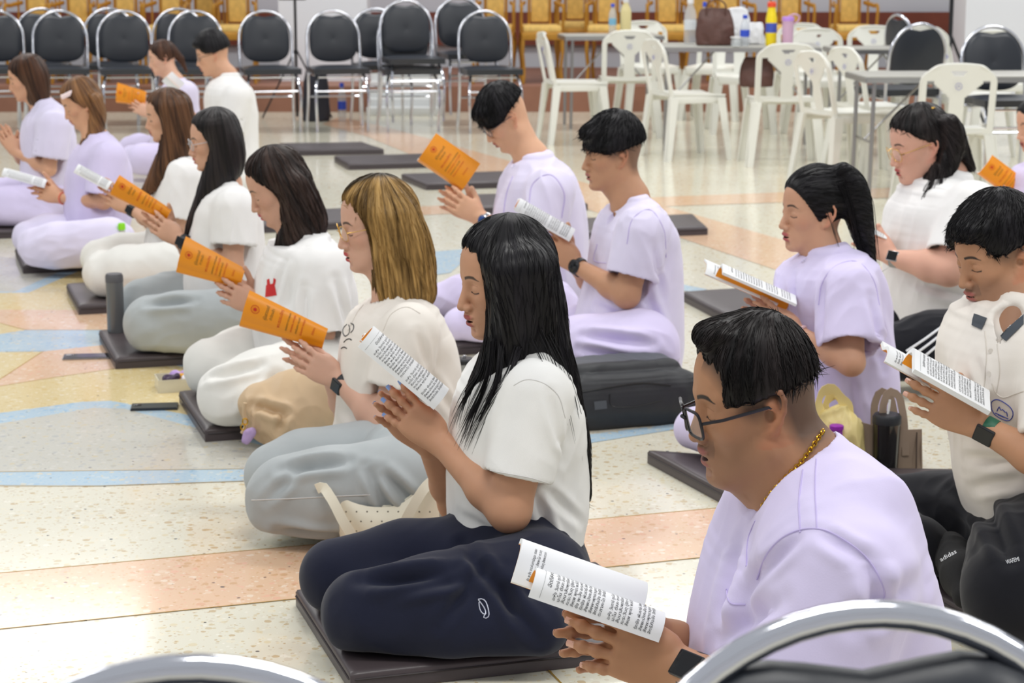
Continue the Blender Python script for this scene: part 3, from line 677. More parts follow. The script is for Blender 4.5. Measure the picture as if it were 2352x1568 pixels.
inlay([(600, 500), (980, 473), (1777, 442), (2500, 412), (2500, 434), (1777, 465), (980, 493), (600, 524)], 3)
inlay([(780, 268), (900, 295), (1180, 372), (1545, 478), (1790, 548), (2400, 716), (2400, 800), (1790, 622), (1560, 545), (1330, 475), (1000, 378), (840, 312), (740, 285)], 3)
inlay([(940, 590), (1000, 577), (1064, 572), (1064, 600), (1035, 626), (940, 640)], 2)
inlay([(1400, 620), (1565, 652), (1625, 664), (1600, 672), (1400, 640)], 2)
def strip(u0, v0, u1, v1, w=.0035):
    a, b2 = gnd(u0, v0, .0018), gnd(u1, v1, .0018); d = nrm(b2 - a); n = np.array([-d[1], d[0], 0]) * w / 2; fl.add([a - n, b2 - n, b2 + n, a + n], [(0, 1, 2, 3)], 1)
for q in ((-300, 1342, 2700, 1070), (-300, 1474, 2700, 1168), (1245, 1522, 1310, 1590), (97, 807, -20, 883), (0, 886, 130, 865), (130, 865, 360, 832), (-20, 1083, 560, 1076), (0, 1115, 230, 1115), (230, 1115, 560, 1104), (60, 757, 400, 757), (0, 741, 60, 757)): strip(*q)
flo = fl.build('floor', [T_cream, brass, T_blue, T_pink, T_yel, T_grey], smooth=False); tag(flo, kind='structure')
wall_m = mat('wall_paint', srgb(206, 208, 216), rough=.6, noise=(.8, .03, 2)); pil_m = mat('pillar_paint', srgb(226, 228, 234), rough=.5); brownstep = mat('stage_front', srgb(150, 104, 84), rough=.55, noise=(4, .12, 3)); redp = mat('red_panel', srgb(122, 58, 40), rough=.6, noise=(6, .1, 2)); marble = mat('white_marble', srgb(226, 228, 228), rough=.3, noise=(3, .05, 3))
def struct(name, c, d, m, kind='structure'):
    b = MB(); b.box(c, d); o = b.build(name, m, smooth=False); tag(o, kind=kind); return o
struct('wall_back', (0, 21.2, 2), (44, .2, 4.2), wall_m)
struct('wall_left', (-21.9, 11, 2), (.2, 27, 4.2), wall_m); struct('wall_right', (21.9, 11, 2), (.2, 27, 4.2), wall_m); struct('wall_front', (0, -2.9, 2), (44, .2, 4.2), wall_m)
struct('trim_1', (0, 21.05, .62), (44, .06, .34), redp)
# raised stage behind the chair row
struct('stage_step', (-8.225, 19.4, .115), (20.55, 2.9, .23), brownstep); struct('stage_step', (3.005, 19.4, .115), (1.9, 2.9, .23), brownstep)
struct('pillar', (-1.75, 18.9, 1.6), (.82, .5, 3.2), pil_m); struct('pillar', (4.55, 18.3, 1.6), (1.0, .6, 3.2), pil_m); struct('pillar', (6.1, 16.4, 1.6), (1.2, .6, 3.2), pil_m)
b = MB()
for i in range(5): b.box((-.95, 17.62 + i * .16, (.07 + i * .065) / 2), (.66, .16, .07 + i * .065), bev=.004)
tag(b.build('stair', marble), 'short flight of white marble steps behind the black chairs', 'stairs')
# ---------------------------------------------------------------- mats
mat_m = mat('mat_vinyl', srgb(74, 66, 68), rough=.36, spec=.45, bump=(60, .15, .002)); seam_m = mat('mat_seam', srgb(48, 40, 42), rough=.5)
UX = np.array([.955, .296, 0]); VX = np.array([-.296, .955, 0])
def cushion_mat(A, U, V, label, t=.042, grp='floor mats'):
    A = np.array([A[0], A[1], 0.]); U = np.array([U[0], U[1], 0.]); V = np.array([V[0], V[1], 0.]); n = 15; bm = []
    root_c = A + U / 2 + V / 2; b = MB(); nu, nv = 18, 16
    def top(s, q):
        e = min(s, 1 - s, q, 1 - q); return .004 + (t - .004) if e > .02 else t - .005
    G = np.zeros((nu, nv, 3)); ss = np.r_[0, .008, np.linspace(.03, .97, nu - 4), .992, 1]; qs = np.r_[0, .008, np.linspace(.03, .97, nv - 4), .992, 1]
    for i, s_ in enumerate(ss):
        for j, q in enumerate(qs):
            e = min(min(s_, 1 - s_) * np.linalg.norm(U), min(q, 1 - q) * np.linalg.norm(V)); k = 1 - math.exp(-e / .006)
            cx = 1 - .012 * (1 - k)
            G[i, j] = root_c + (s_ - .5) * U * cx + (q - .5) * V * cx + np.array([0, 0, t - .009 * (1 - k) + .001 * math.sin(s_ * 9 + q * 7)])
    k = nu * nv; top_ = G.reshape(-1, 3); bot = top_.copy(); bot[:, 2] = .001
    F_ = [(i * nv + j, (i + 1) * nv + j, (i + 1) * nv + j + 1, i * nv + j + 1) for i in range(nu - 1) for j in range(nv - 1)]
    rim = [(i, 0) for i in range(nu)] + [(nu - 1, j) for j in range(1, nv)] + [(i, nv - 1) for i in range(nu - 2, -1, -1)] + [(0, j) for j in range(nv - 2, 0, -1)]
    ed = [(q[0] * nv + q[1], p[0] * nv + p[1], p[0] * nv + p[1] + k, q[0] * nv + q[1] + k) for p, q in zip(rim, rim[1:] + rim[:1])]
    b.add(np.vstack([top_, bot]), F_ + [tuple(x + k for x in f[::-1]) for f in F_] + ed); o = b.build('floor_mat', mat_m, angle=60)
    tag(o, label, 'mat', grp); sb = MB(); cs = [A + U * .004 + V * .004, A + U * .996 + V * .004, A + U * .996 + V * .996, A + U * .004 + V * .996]; P = []
    for p, q in zip(cs, cs[1:] + cs[:1]): P += [p * (1 - w) + q * w + np.array([0, 0, t * .62]) for w in np.linspace(.02, .98, 6)]
    sb.tube(P, .0022, 5, True); pp = sb.build('piping', seam_m); pp.parent = o
    return o
def mat_row(px, label, w=.64, d=.56, rot=0., world=None):
    A = gnd(px[0], px[1], .042) if world is None else np.array(world); r = math.radians(rot); R_ = np.array([[math.cos(r), -math.sin(r), 0], [math.sin(r), math.cos(r), 0], [0, 0, 1]])
    return cushion_mat(A, (R_ @ UX) * w, (R_ @ VX) * d, label)
mat_row((800, 1546), 'dark brown vinyl floor mat under the long-haired woman in navy trousers', w=.72)
mat_row(None, 'dark brown floor mat under the woman with the dark-blond bob', world=(-.49, 4.78, 0), w=.62)
mat_row((468, 985), 'dark brown floor mat under the woman in white trousers beside the tan bag')
mat_row((262, 822), 'dark brown floor mat carrying the tall grey tumbler')
mat_row((178, 700), 'dark brown floor mat under the woman with wavy brown hair')
mat_row((50, 608), 'dark brown floor mat under the woman with the pale hair clip')
mat_row(None, 'dark brown floor mat under the woman at the far left', world=(-2.86, 9.9, 0))
def mat3(a, b_, c, label, lu=None, lv=None):
    A, B_, C_ = gnd(*a, .042), gnd(*b_, .042), gnd(*c, .042); U = B_ - A; V = C_ - A
    if lu: U = nrm(U) * lu
    if lv: V = nrm(V) * lv
    if np.cross(U, V)[2] < 0: U, V = V, U
    return cushion_mat(A, U, V, label)
mat3((1483, 1030), (1690, 1140), (2140, 1080), 'dark floor mat under the woman with the ponytail', .60, .62)
mat3((1990, 1072), (2125, 1072), (2010, 1096), 'dark floor mat with only its corner showing right of the taupe tote', .40, .30)
mat3((640, 328), (818, 325), (690, 347), 'empty brown floor mat farthest back on the cream floor', .62, .56)
mat3((766, 357), (958, 352), (805, 379), 'empty brown floor mat just in front of the farthest one', .66, .56)
mat3((920, 398), (1110, 393), (985, 424), 'empty brown floor mat partly behind the raised orange booklet', .68, .58)
mat3((1040, 447), (1240, 440), (1092, 476), 'brown floor mat behind the bowl-cut man, left edge hidden by his booklet', .66, .58)
mat3((1325, 500), (1530, 492), (1352, 541), 'brown floor mat between the two young men in lilac', .66, .54)
mat3((1565, 668), (1650, 712), (1760, 655), 'empty grey-brown floor mat left of the ponytail woman', .56, .66)
mat3((560, 486), (745, 478), (590, 512), 'brown floor mat behind the woman with shoulder-length dark hair', .64, .56)
mat_row((1050, 790), 'dark floor mat under the bowl-cut man in lilac', w=.64, d=.6)
mat3((2068, 1316), (2225, 1403), (2420, 1270), 'dark brown floor mat under the man in the cream polo shirt', .60, .72)
# ---------------------------------------------------------------- booklets
paper_m = mat('paper', srgb(236, 238, 240), rough=.7, spec=.3); cover_m = mat('orange_cover', srgb(236, 148, 20), rough=.38, spec=.45)
inkm = mat('print_black', srgb(40, 42, 48), rough=.7); inkg = mat('print_green', srgb(70, 74, 30), rough=.7); inkr = mat('print_red', srgb(196, 42, 22), rough=.7); redm = mat('red_spine', srgb(180, 30, 40), rough=.5)
def text_geo(txt, size=1., align='LEFT'):
    c = bpy.data.curves.new('t', 'FONT'); c.body = txt; c.size = size; c.align_x = align; c.resolution_u = 2
    o = bpy.data.objects.new('t', c); COL.objects.link(o); dg = bpy.context.evaluated_depsgraph_get(); me = bpy.data.meshes.new_from_object(o.evaluated_get(dg))
    V = np.array([v.co[:] for v in me.vertices]) if len(me.vertices) else np.zeros((0, 3)); Fc = [list(p.vertices) for p in me.polygons]
    bpy.data.objects.remove(o); bpy.data.curves.remove(c); bpy.data.meshes.remove(me); return V, Fc
CH = ['อะหัง วันทามิ ทูระโต อะหัง วันทามิ', 'นะโม ตัสสะ ภะคะวะโต อะระหะโต', 'สัมมาสัมพุทธัสสะ วิระทะโย', 'คะระวันตุ ปูชิตา มะหัพพะลา', 'สัพเพ พุทธา พะลัปปัตตา ปัจเจกานัญจะ', 'ยัง พะลัง อะระหันตานัญจะ เตเชนะ', 'รักขัง พันธามิ สัพพะโส ภะวะตุ', 'สัพพะมังคะลัง รักขันตุ สัพพะเทวะตา', 'สัพพะพุทธานุภาเวนะ สะทา โสตถี', 'สิทธิกิจจัง สิทธิกัมมัง สิทธิ', 'ตะถาคะโต สิทธิเตโช ชะโย นิจจัง', 'พุทธัง สะระณัง คัจฉามิ ธัมมัง']
_tc = {}
def tg(t, s=1.):
    if (t, s) not in _tc: _tc[(t, s)] = text_geo(t, s)
    return _tc[(t, s)]
class Surf:
    def __init__(s, o, A, B, C, prof, ln, taper=1.0):
        s.tp = taper; s.o, s.A, s.B, s.C, s.ln = o, A, B, C, ln; Q = resamp(np.array([(b, c, 0) for b, c in prof], float), 22)[:, :2]
        s.Q = Q; L = np.r_[0, np.cumsum(np.linalg.norm(np.diff(Q, axis=0), axis=1))]; s.W = L[-1]; s.t = L / L[-1]
    def P(s, u, t, off=0.):
        u = np.asarray(u, float); t = np.asarray(t, float); b = np.interp(t, s.t, s.Q[:, 0]); c = np.interp(t, s.t, s.Q[:, 1])
        dt = .02; b2 = np.interp(np.clip(t + dt, 0, 1), s.t, s.Q[:, 0]) - np.interp(np.clip(t - dt, 0, 1), s.t, s.Q[:, 0]); c2 = np.interp(np.clip(t + dt, 0, 1), s.t, s.Q[:, 1]) - np.interp(np.clip(t - dt, 0, 1), s.t, s.Q[:, 1])
        l = np.hypot(b2, c2) + 1e-9; nb, nc = -c2 / l, b2 / l   # left normal of the profile
        k = 1 + (s.tp - 1) * u; b = b * k + nb * off; c = c * k + nc * off
        return s.o + u[..., None] * s.ln * s.A + b[..., None] * s.B + c[..., None] * s.C
    def grid(s, off, nu=8, nt=22, t1=1.):
        U, Tt = np.meshgrid(np.linspace(0, 1, nu), np.linspace(0, t1, nt), indexing='ij'); return s.P(U, Tt, off)
    def text(s, mb, txt, u, t, size, flip, mi=0, off=.0006, align=0, maxw=None):
        V, Fc = tg(txt); 
        if not len(V): return
        x = V[:, 0] * size; y = V[:, 1] * size
        if maxw and x.max() > maxw: x = x * maxw / x.max()
        if align: x = x - x.max() / 2
        tt = t + (x / s.W if not flip else -x / s.W); uu = u - y / s.ln
        ok = (tt.min() > -.02) and (tt.max() < 1.02)
        P = s.P(np.clip(uu, 0, 1), np.clip(tt, 0, 1), off); mb.add(P, Fc, mi)
def booklet(s0, s1, near, far, cover='in', label='', tilt=0., toward=None, group='chant booklets', nlines=22, tn=.004, tf=.004, up=None, blank=False, hi=True, taper=1.0, ct=1.0, foff=0.):
    s0 = np.asarray(s0, float); s1 = np.asarray(s1, float); A = nrm(s1 - s0); ln = np.linalg.norm(s1 - s0)
    C = np.array([0, -1., 0]) if toward is None else nrm(toward); C = nrm(C - A * (A @ C)); Bv = np.cross(A, C); Bv = Bv if Bv[2] > 0 else -Bv
    if tilt: a = math.radians(tilt); Bv, C = Bv * math.cos(a) + C * math.sin(a), C * math.cos(a) - Bv * math.sin(a)
    root = empty('booklet', (s0 + s1) / 2); tag(root, label, 'book', group)
    N = Surf(s0, A, Bv, C, near, ln, taper); Fs = Surf(s0 - A * foff, A, Bv, C, far, ln, taper)
    sg = 1.0 # pages on the reader side; near: normal sign
    pg = MB(); cv = MB(); tx = MB()
    side = 1 if cover == 'in' else -1   # which side of near profile shows pages (left normal = +)
    # outward side of near profile = direction of the left normal sign found from profile curvature at mid point
    def outs(S):
        m = S.P(.5, .5, .001) - S.P(.5, .5, 0.); return np.sign(m @ (C + Bv * .3))
    on = outs(N)     # +1: left normal faces the camera
    pn = on if cover == 'in' else -on
    pg.sheet(N.grid(pn * (tn / 2 + .0005)), tn); cv.sheet(N.grid(-pn * .0003, t1=ct), .0006)
    of = 1 if (Fs.P(.5, .5, .001) - Fs.P(.5, .5, 0.)) @ (Bv + .2 * C) > 0 else -1
    pf = of if cover == 'in' else of
    pg.sheet(Fs.grid(pf * (tf / 2 + .0005)), tf); cv.sheet(Fs.grid(-pf * .0003), .0006)
    pb = pg.build('page_block', paper_m, root); cb = cv.build('cover', cover_m, root)
    if hi:
        if cover == 'in':
            if not blank:
                off = pn * (tn + .0009)
                N.text(tx, 'อัตถิหิหานะคาถา', .135, .80, .0085, True, 0, off)
                N.text(tx, 'บทสวดมนต์', .06, .36, .0042, True, 0, off)
                for i in range(nlines):
                    u = .185 + i * (.77 / nlines)
                    if i in (11, 17): continue
                    N.text(tx, CH[i % 12], u, .93, .0066, True, 0, off, maxw=N.W * (.80 if i % 3 else .66))
                rule = N.P(np.full(14, .075), np.linspace(.04, .96, 14), off); tx.tube(rule, .00018, 4)
                if far is not None:
                    for i in range(0, nlines, 1): Fs.text(tx, CH[(i + 5) % 12], .12 + i * .038, .08, .006, False, 0, pf * (tf + .0009), maxw=Fs.W * .5) if i < 3 else None
            sub(tx.build('printed_text', inkm, root, smooth=False), pb) if False else attach(tx.build('printed_text', inkm, None, smooth=False), root) if len(tx.v) else None
        else:
            off = on * .0011
            # emblem
            uc, tcn = .13, .5; em = MB()
            for rr, w in ((.012, .0011), (.0095, .0005)):
                a = np.linspace(0, 2 * math.pi, 25); ring_o = N.P(uc + np.cos(a) * rr / ln, tcn + np.sin(a) * rr / N.W, off); ring_i = N.P(uc + np.cos(a) * (rr - w) / ln, tcn + np.sin(a) * (rr - w) / N.W, off)
                em.add(np.vstack([ring_o, ring_i]), [(i, i + 1, i + 26, i + 25) for i in range(24)], 0)
            k = 11; a = np.linspace(0, 2 * math.pi, 2 * k, endpoint=False); rr = np.where(np.arange(2 * k) % 2, .0035, .0078)
            em.add(N.P(uc + np.cos(a) * rr / ln, tcn + np.sin(a) * rr / N.W, off), [list(range(2 * k))], 0)
            N.text(em, 'คู่มือสวดมนต์', .285, .28, .0125, False, 1, off, maxw=N.W * .5); N.text(em, 'ทำวัตรเช้า', .35, .34, .010, False, 1, off, maxw=N.W * .4)
            N.text(em, 'พระธรรมจักร', .455, .16, .0125, False, 0, off, maxw=N.W * .7)
            for i, t_ in enumerate(('พุทธมังคลคาถา บทสวดพุทธคุณ', 'บทถวายพรพระ มหาการุณิโก', 'บทแผ่เมตตา กรวดน้ำ', 'ชัยมังคลคาถา ชินบัญชร')):
                N.text(em, t_, .545 + i * .06, .14, .0078, False, 1 if i % 2 == 0 else 0, off, maxw=N.W * .74)
            N.text(em, 'สำนักงาน', .86, .36, .009, False, 0, off, maxw=N.W * .35)
            attach(em.build('cover_print', [inkr, inkg], None, smooth=False), root)
    return root
def RX(u, v, dy, Y): return at(u, v, Y + dy)
def person(sp):
    Y = sp['Y']; by = sp.get('byaw', 17); L = head_frame(by, 0)[1]; Fw = head_frame(by, 0)[0]; male = sp.get('male', False)
    p0 = at(*sp['pelvis'], Y); root = empty('person', (p0[0], p0[1], sp.get('z0', .045))); tag(root, sp['label'], 'person', sp.get('group', 'people sitting on the floor and chanting'))
    h = sp.get('h', .005); hc = sp.get('hc', max(h, .005)); skin = np.array(srgb(*sp['skin'])[:3]); P3 = lambda q: at(q[0], q[1], Y + (q[2] if len(q) > 2 else 0)); zb = half((0, 0, -1), -sp.get('z0', .045) - .001, .01)
    H = Head(**{**dict(Y=Y), **sp['head'], 'male': male}); H.earz = sp.get('earz', 0.); neck = P3(sp['neck']); nr = sp.get('neck_r', .058 if male else .050)
    B = H.prims(neck, nr); TS = torso_stack(sp['torso'], Y, L, sp['tw'], shrink=.016, k=.03, rd=.3)
    B += [cap(P3((*[(sp['torso'][i][0] + sp['torso'][i][2]) / 2 for _ in (0,)], (sp['torso'][i][1] + sp['torso'][i][3]) / 2, 0)), P3(((sp['torso'][j][0] + sp['torso'][j][2]) / 2, (sp['torso'][j][1] + sp['torso'][j][3]) / 2, 0)), ri, rj, .03) for i, j, ri, rj in ((0, len(sp['torso']) // 2, .085, .085), (len(sp['torso']) // 2, len(sp['torso']) - 1, .085, nr))]; Sh = []; cuts = []; nails = []; acc = []
    for side in ('near', 'far'):
        a = sp.get(side)
        if not a: continue
        S, E_, Wp = P3(a['S']), P3(a['E']), P3(a['W']); r = a.get('r', (.050, .041, .03, .025) if male else (.044, .036, .028, .0215))
        B += arm(S, E_, Wp, r)
        if 'tip' in a:
            tp = P3(a['tip']); F_ = nrm(tp - Wp); hw = a.get('T', (.5, .0, .85)); hs = a.get('hs', 1.02 if male else .92)
            hp, tips = hand(Wp, F_, np.array(hw), side == 'near', hs, a.get('curl', (.12, .12, .15, .2)), a.get('spread', .10), nrm(np.array(a['thumb'])) if 'thumb' in a else None, a.get('tcurl', .2), a.get('tlen', 1.)); B += hp
            nails += [(t, d, n, hs * (.0058 if i < 3 else (.005 if i == 3 else .0068))) for i, (t, d, n) in enumerate(tips)]
        sl = a.get('sleeve', (.0, .55, .078, .066))
        ad, ct = sleeve(S, E_, *sl); Sh.append(ad); cuts.append(ct); acc.append((side, S, E_, Wp))
    legs = []
    for ch in sp.get('legs', []):
        for q0, q1 in zip(ch[:-1], ch[1:]):
            def lp(q):
                if q[2] == 0: return P3(q)
                g = gnd(q[0], q[1], sp.get('z0', .045) + q[3] * .93); yy = min(max(g[1], Y - .48), Y + .38); return at(q[0], q[1], yy)
            a, b = lp(q0), lp(q1); legs.append(cap(a, b, q0[3], q1[3], .028)); 
            if sp.get('legbody', True): B.append(cap(a, b, max(q0[3] - .022, .02), max(q1[3] - .022, .02), .02))
    for q in sp.get('feet', []): # bare feet: heel, ball, toe tip
        a, b, c = [P3(x) for x in q]; B += [cap(a, b, .030, .027, .02), cap(b, c, .024, .012, .02), cap(a + (0, 0, .0), P3(q[0]) + np.array([.02, 0, .02]), .028, .03, .02)]
    kw = sp.get('paint', {})
    def colf(v):
        C = np.tile(skin, (len(v), 1)); C = H.paint(v, C, skin, **kw); 
        if sp.get('fuzz'):
            q = H.L(v); n = sp['fuzz']; m = np.clip((q[:, 2] + .012 + (q[:, 0] + .03) * .15) / .03, 0, 1) * np.clip((.03 - (q[:, 0] * .84 - q[:, 2] * .544) + n[1]) / .02, 0, 1) * (np.abs(q[:, 1]) > .02) * np.clip((.082 - np.abs(q[:, 1])) / .004, 0, 1)
            m = np.maximum(m, np.clip((q[:, 2] + .075) / .035, 0, 1) * np.clip((-.015 - q[:, 0] + q[:, 2] * .3) / .025, 0, 1) * (q[:, 0] > -.15)); C = C * (1 - m[:, None] * n[0]) + np.array([.03, .026, .025]) * m[:, None] * n[0]
        return C
    if sp.get('bump_skin'): pass
    B += [cap(P3(q[0]), P3(q[1]), q[0][3], q[1][3], .02) for q in sp.get('bodyextra', [])]; B.append(zb); lv = sp.get('lv', 1 if h < .0055 else 0); sf = lambda v: (lambda q: (q[:, 0] > .030) & (q[:, 0] < .14) & (np.abs(q[:, 2]) < .115) & (np.abs(q[:, 1]) < .08) & (q[:, 1] > -.045))(H.L(v)); body = sdf_obj('body', B, h, skin_m, root, colf=colf, ref=(sf, lv, [q for q in B if np.linalg.norm(q.c - H.o) < q.R + .17]) if lv else None)
    # shirt
    sh = sp['shirt']; T2 = torso_stack(sp['torso'], Y, L, sp['tw'], k=.03, rd=.32); prims = [T2]
    for q in sh.get('extra', []): prims.append(cap(P3(q[0]), P3(q[1]), q[0][3], q[1][3], .04))
    prims += Sh
    if sh.get('collar'):
        cn = sh['collar']; ca = neck + np.array(cn.get('off', (0, 0, 0))); ax = nrm(H.W(-.022, 0, -.03) - neck); prims.append(cap(ca - ax * .03, ca + ax * cn['h'], nr + cn.get('r', .022), nr + cn.get('r', .022) * .75, .012))
    if 'hemcut' in sh: 
        n_, pt = sh['hemcut']; n_ = nrm(np.array(n_)); prims.append(half(n_, float(P3(pt) @ n_), .008))
    ax = nrm(H.W(-.022, 0, -.03) - neck); nc = sh.get('nr', .012)
    prims.append(cap(neck - ax * .01, neck + ax * .14, nr + nc, nr + nc + .015, .006, '-'))
    for q in sh.get('vneck', []): prims.append(cap(P3(q[0]), P3(q[1]), q[0][3], q[1][3], .004, '-'))
    prims += cuts
    cre = [(c[0][0], c[0][1], c[1][0], c[1][1], c[2], c[3] * 1.3) for c in sh.get('cre', [])]
    shirt = sdf_obj('shirt', prims, sh.get('h', hc), sh['m'], root, disp=folds(sp.get('seed', 1), sh.get('amp', .004), sh.get('fs', 13.), sh.get('st', (1, 1, .4)), cre))
    if legs:
        pt = sp['pants']; pr = list(legs)
        if 'waist' in pt: 
            q = pt['waist']; pr.append(torso_stack(q[0], Y, L, q[1], k=.03))
        pr.append(half((0, 0, -1), -sp.get('z0', .045) + .0, .02)) 
        for q in pt.get('cuts', []): pr.append(cap(P3(q[0]), P3(q[1]), q[0][3], q[1][3], .004, '-'))
        cre = [(c[0][0], c[0][1], c[1][0], c[1][1], c[2], c[3] * 1.6) for c in pt.get('cre', [])]
        pants = sdf_obj('trousers', pr, pt.get('h', hc), pt['m'], root, disp=folds(sp.get('seed', 1) + 3, pt.get('amp', .005), pt.get('fs', 11.), pt.get('st', (.55, 1, 1)), cre))
    # hair
    hr = sp['hair']; hp = cap_hair(H, **hr.get('cap', {}))
    for s in hr.get('sheets', []):
        rows = s['rows']; dy = s.get('dy', 0); hp.append(torso_stack(rows, Y, L, s['W'], dy=dy, k=s.get('k', .03), e=2.2, n=s.get('n', 22)))
    for q in hr.get('add', []): hp.append(H.E(*q))
    for q in hr.get('caps', []): hp.append(H.Cp(*q))
    for q in hr.get('sub', []): hp.append(H.E(*q, op='-'))
    # keep hair off face plane for long styles
    hair = hair_obj('hair', H, hp, hr.get('h', max(h, .004)), HAIR[hr['m']], root, hr.get('amp', .0016), sp.get('seed', 1), hr.get('mode', 'down'), hr.get('apex', (-.03, 0, .12)), hr.get('tint'), hr.get('lay'), hr.get('comb'), hr.get('keep'))
    if nails and sp.get('nails', False):
        for (t, d, n, r) in nails:
            b = MB()
            sd = np.cross(d, n); c = t - n * r * 1.12 + d * r * .15; rows = []
            G = [[c + d * r * 1.25 * x * (1 - .18 * y * y) + sd * r * .82 * y + n * r * .34 * y * y - d * r * .1 for y in np.linspace(-1, 1, 5)] for x in np.linspace(-1, .9, 5)]
            b.sheet(np.array(G), .0008); b.build('fingernail', sp.get('nailm', MATS['nail']), root)
    return dict(root=root, H=H, P3=P3, Y=Y, L=L, F=Fw, acc=acc, shirt=shirt, body=body, hair=hair, neck=neck)
mat('nail', srgb(226, 178, 160), rough=.25); mat('nail_blue', srgb(132, 166, 226), rough=.15)
lilac = cloth('lilac_cloth', srgb(219, 210, 243)); lilac2 = cloth('pale_lilac_cloth', srgb(226, 220, 245)); white_c = cloth('white_cloth', srgb(238, 237, 236)); white_k = cloth('white_knit', srgb(240, 240, 238), bs=(700, .35, .0008)); cream_c = cloth('cream_cloth', srgb(236, 230, 222))
navy = cloth('navy_cloth', srgb(26, 30, 50), noise=(12, .1, 3)); black_c = cloth('black_cloth', srgb(20, 21, 28)); denim = cloth('pale_denim', srgb(176, 182, 184), noise=(5, .16, 5), bs=(900, .5, .0008)); white_p = cloth('white_trouser_cloth', srgb(232, 231, 226))
PE = {}
# front woman with long black hair
PE['I'] = person(dict(nails=True, lv=2, Y=4.18, label='woman with long straight black hair in white polo shirt and navy trousers, reading in front', h=.0032, hc=.0045, skin=(196, 148, 118), seed=4,
    head=dict(nose=(1050, 706), yaw=20, pitch=8, s_=1.03, mouth=.5), neck=(1205, 822), pelvis=(1190, 1400), z0=.045,
    torso=[(1045, 1200, 1316, 1300), (1038, 1130, 1335, 1215), (1032, 1050, 1343, 1100), (1034, 985, 1343, 1000), (1062, 900, 1325, 900), (1115, 835, 1295, 842), (1160, 805, 1255, 802)], tw=[.165, .155, .155, .165, .175, .165, .11],
    near=dict(S=(1232, 905, -.155), E=(1170, 1172, -.20), W=(1012, 1018, -.045), tip=(872, 893, -.015), T=(.66, 0, .75), spread=.12, curl=(.10, .10, .12, .15), thumb=(-.8, .3, .5), hs=.98, r=(.052, .043, .03, .025), sleeve=(0, .70, .073, .073)),
    far=dict(S=(1190, 880, .15), E=(1050, 1155, .21), W=(985, 1020, .035), tip=(872, 915, .02), T=(.66, 0, .75), spread=.08, thumb=(-.8, .1, .4), hs=.96, r=(.05, .041, .03, .025), sleeve=(0, .6, .07, .068)),
    nailm=MATS['nail_blue'], paint=dict(lip=(.36, .09, .08), blush=.3),
    shirt=dict(m=white_k, amp=.0035, nr=.01, cre=[((1225, 1130, -.2), (1290, 1290, -.12), .010, .008), ((1250, 1120, -.18), (1335, 1200, -.05), .010, .006), ((1060, 1180, -.15), (1200, 1270, -.15), .012, .005), ((1265, 900, -.2), (1290, 1060, -.15), .010, .005)]),
    legs=[[(1235, 1340, -.10, .115), (1000, 1385, -.13, .098), (835, 1402, -.15, .083)], [(835, 1420, -.15, .070), (1040, 1440, -.15, .062), (1235, 1440, -.10, .062)], [(1180, 1290, .08, .11), (930, 1300, .10, .095), (772, 1322, .12, .080)], [(770, 1340, .12, .06), (1100, 1400, .06, .06)], [(1230, 1330, .0, .125), (1195, 1290, .02, .12)]],
    pants=dict(m=navy, amp=.003, waist=([(1010, 1330, 1312, 1400), (1015, 1240, 1318, 1330), (1035, 1195, 1318, 1296)], [.17, .165, .155]), cre=[((1040, 1320, -.15), (830, 1335, -.15), .016, .014), ((1060, 1250, -.1), (1240, 1470, -.15), .014, .010), ((1075, 1330, -.15), (900, 1370, -.2), .010, .006), ((1110, 1300, -.15), (1010, 1440, -.2), .012, .006), ((1150, 1300, -.15), (1180, 1420, -.2), .012, .005)]),
    hair=dict(m='hair_black', h=.0036, lay=(1800, .06, .0006, .0012), cap=dict(t=.013, line=.019, top=.004), sheets=[
        dict(rows=[(1112, 1010, 1050, 985), (1150, 930, 1062, 915), (1195, 860, 1088, 850), (1232, 800, 1112, 800), (1262, 700, 1120, 715), (1262, 620, 1112, 620)][::1], W=[.012, .03, .045, .06, .075, .08], dy=-.045),
        dict(rows=[(1348, 1140, 1340, 1140), (1346, 1060, 1326, 1050), (1336, 960, 1300, 950), (1318, 850, 1240, 850), (1304, 760, 1170, 760), (1292, 670, 1140, 680), (1275, 610, 1140, 620)], W=[.02, .05, .07, .085, .09, .09, .085], dy=.0)])))
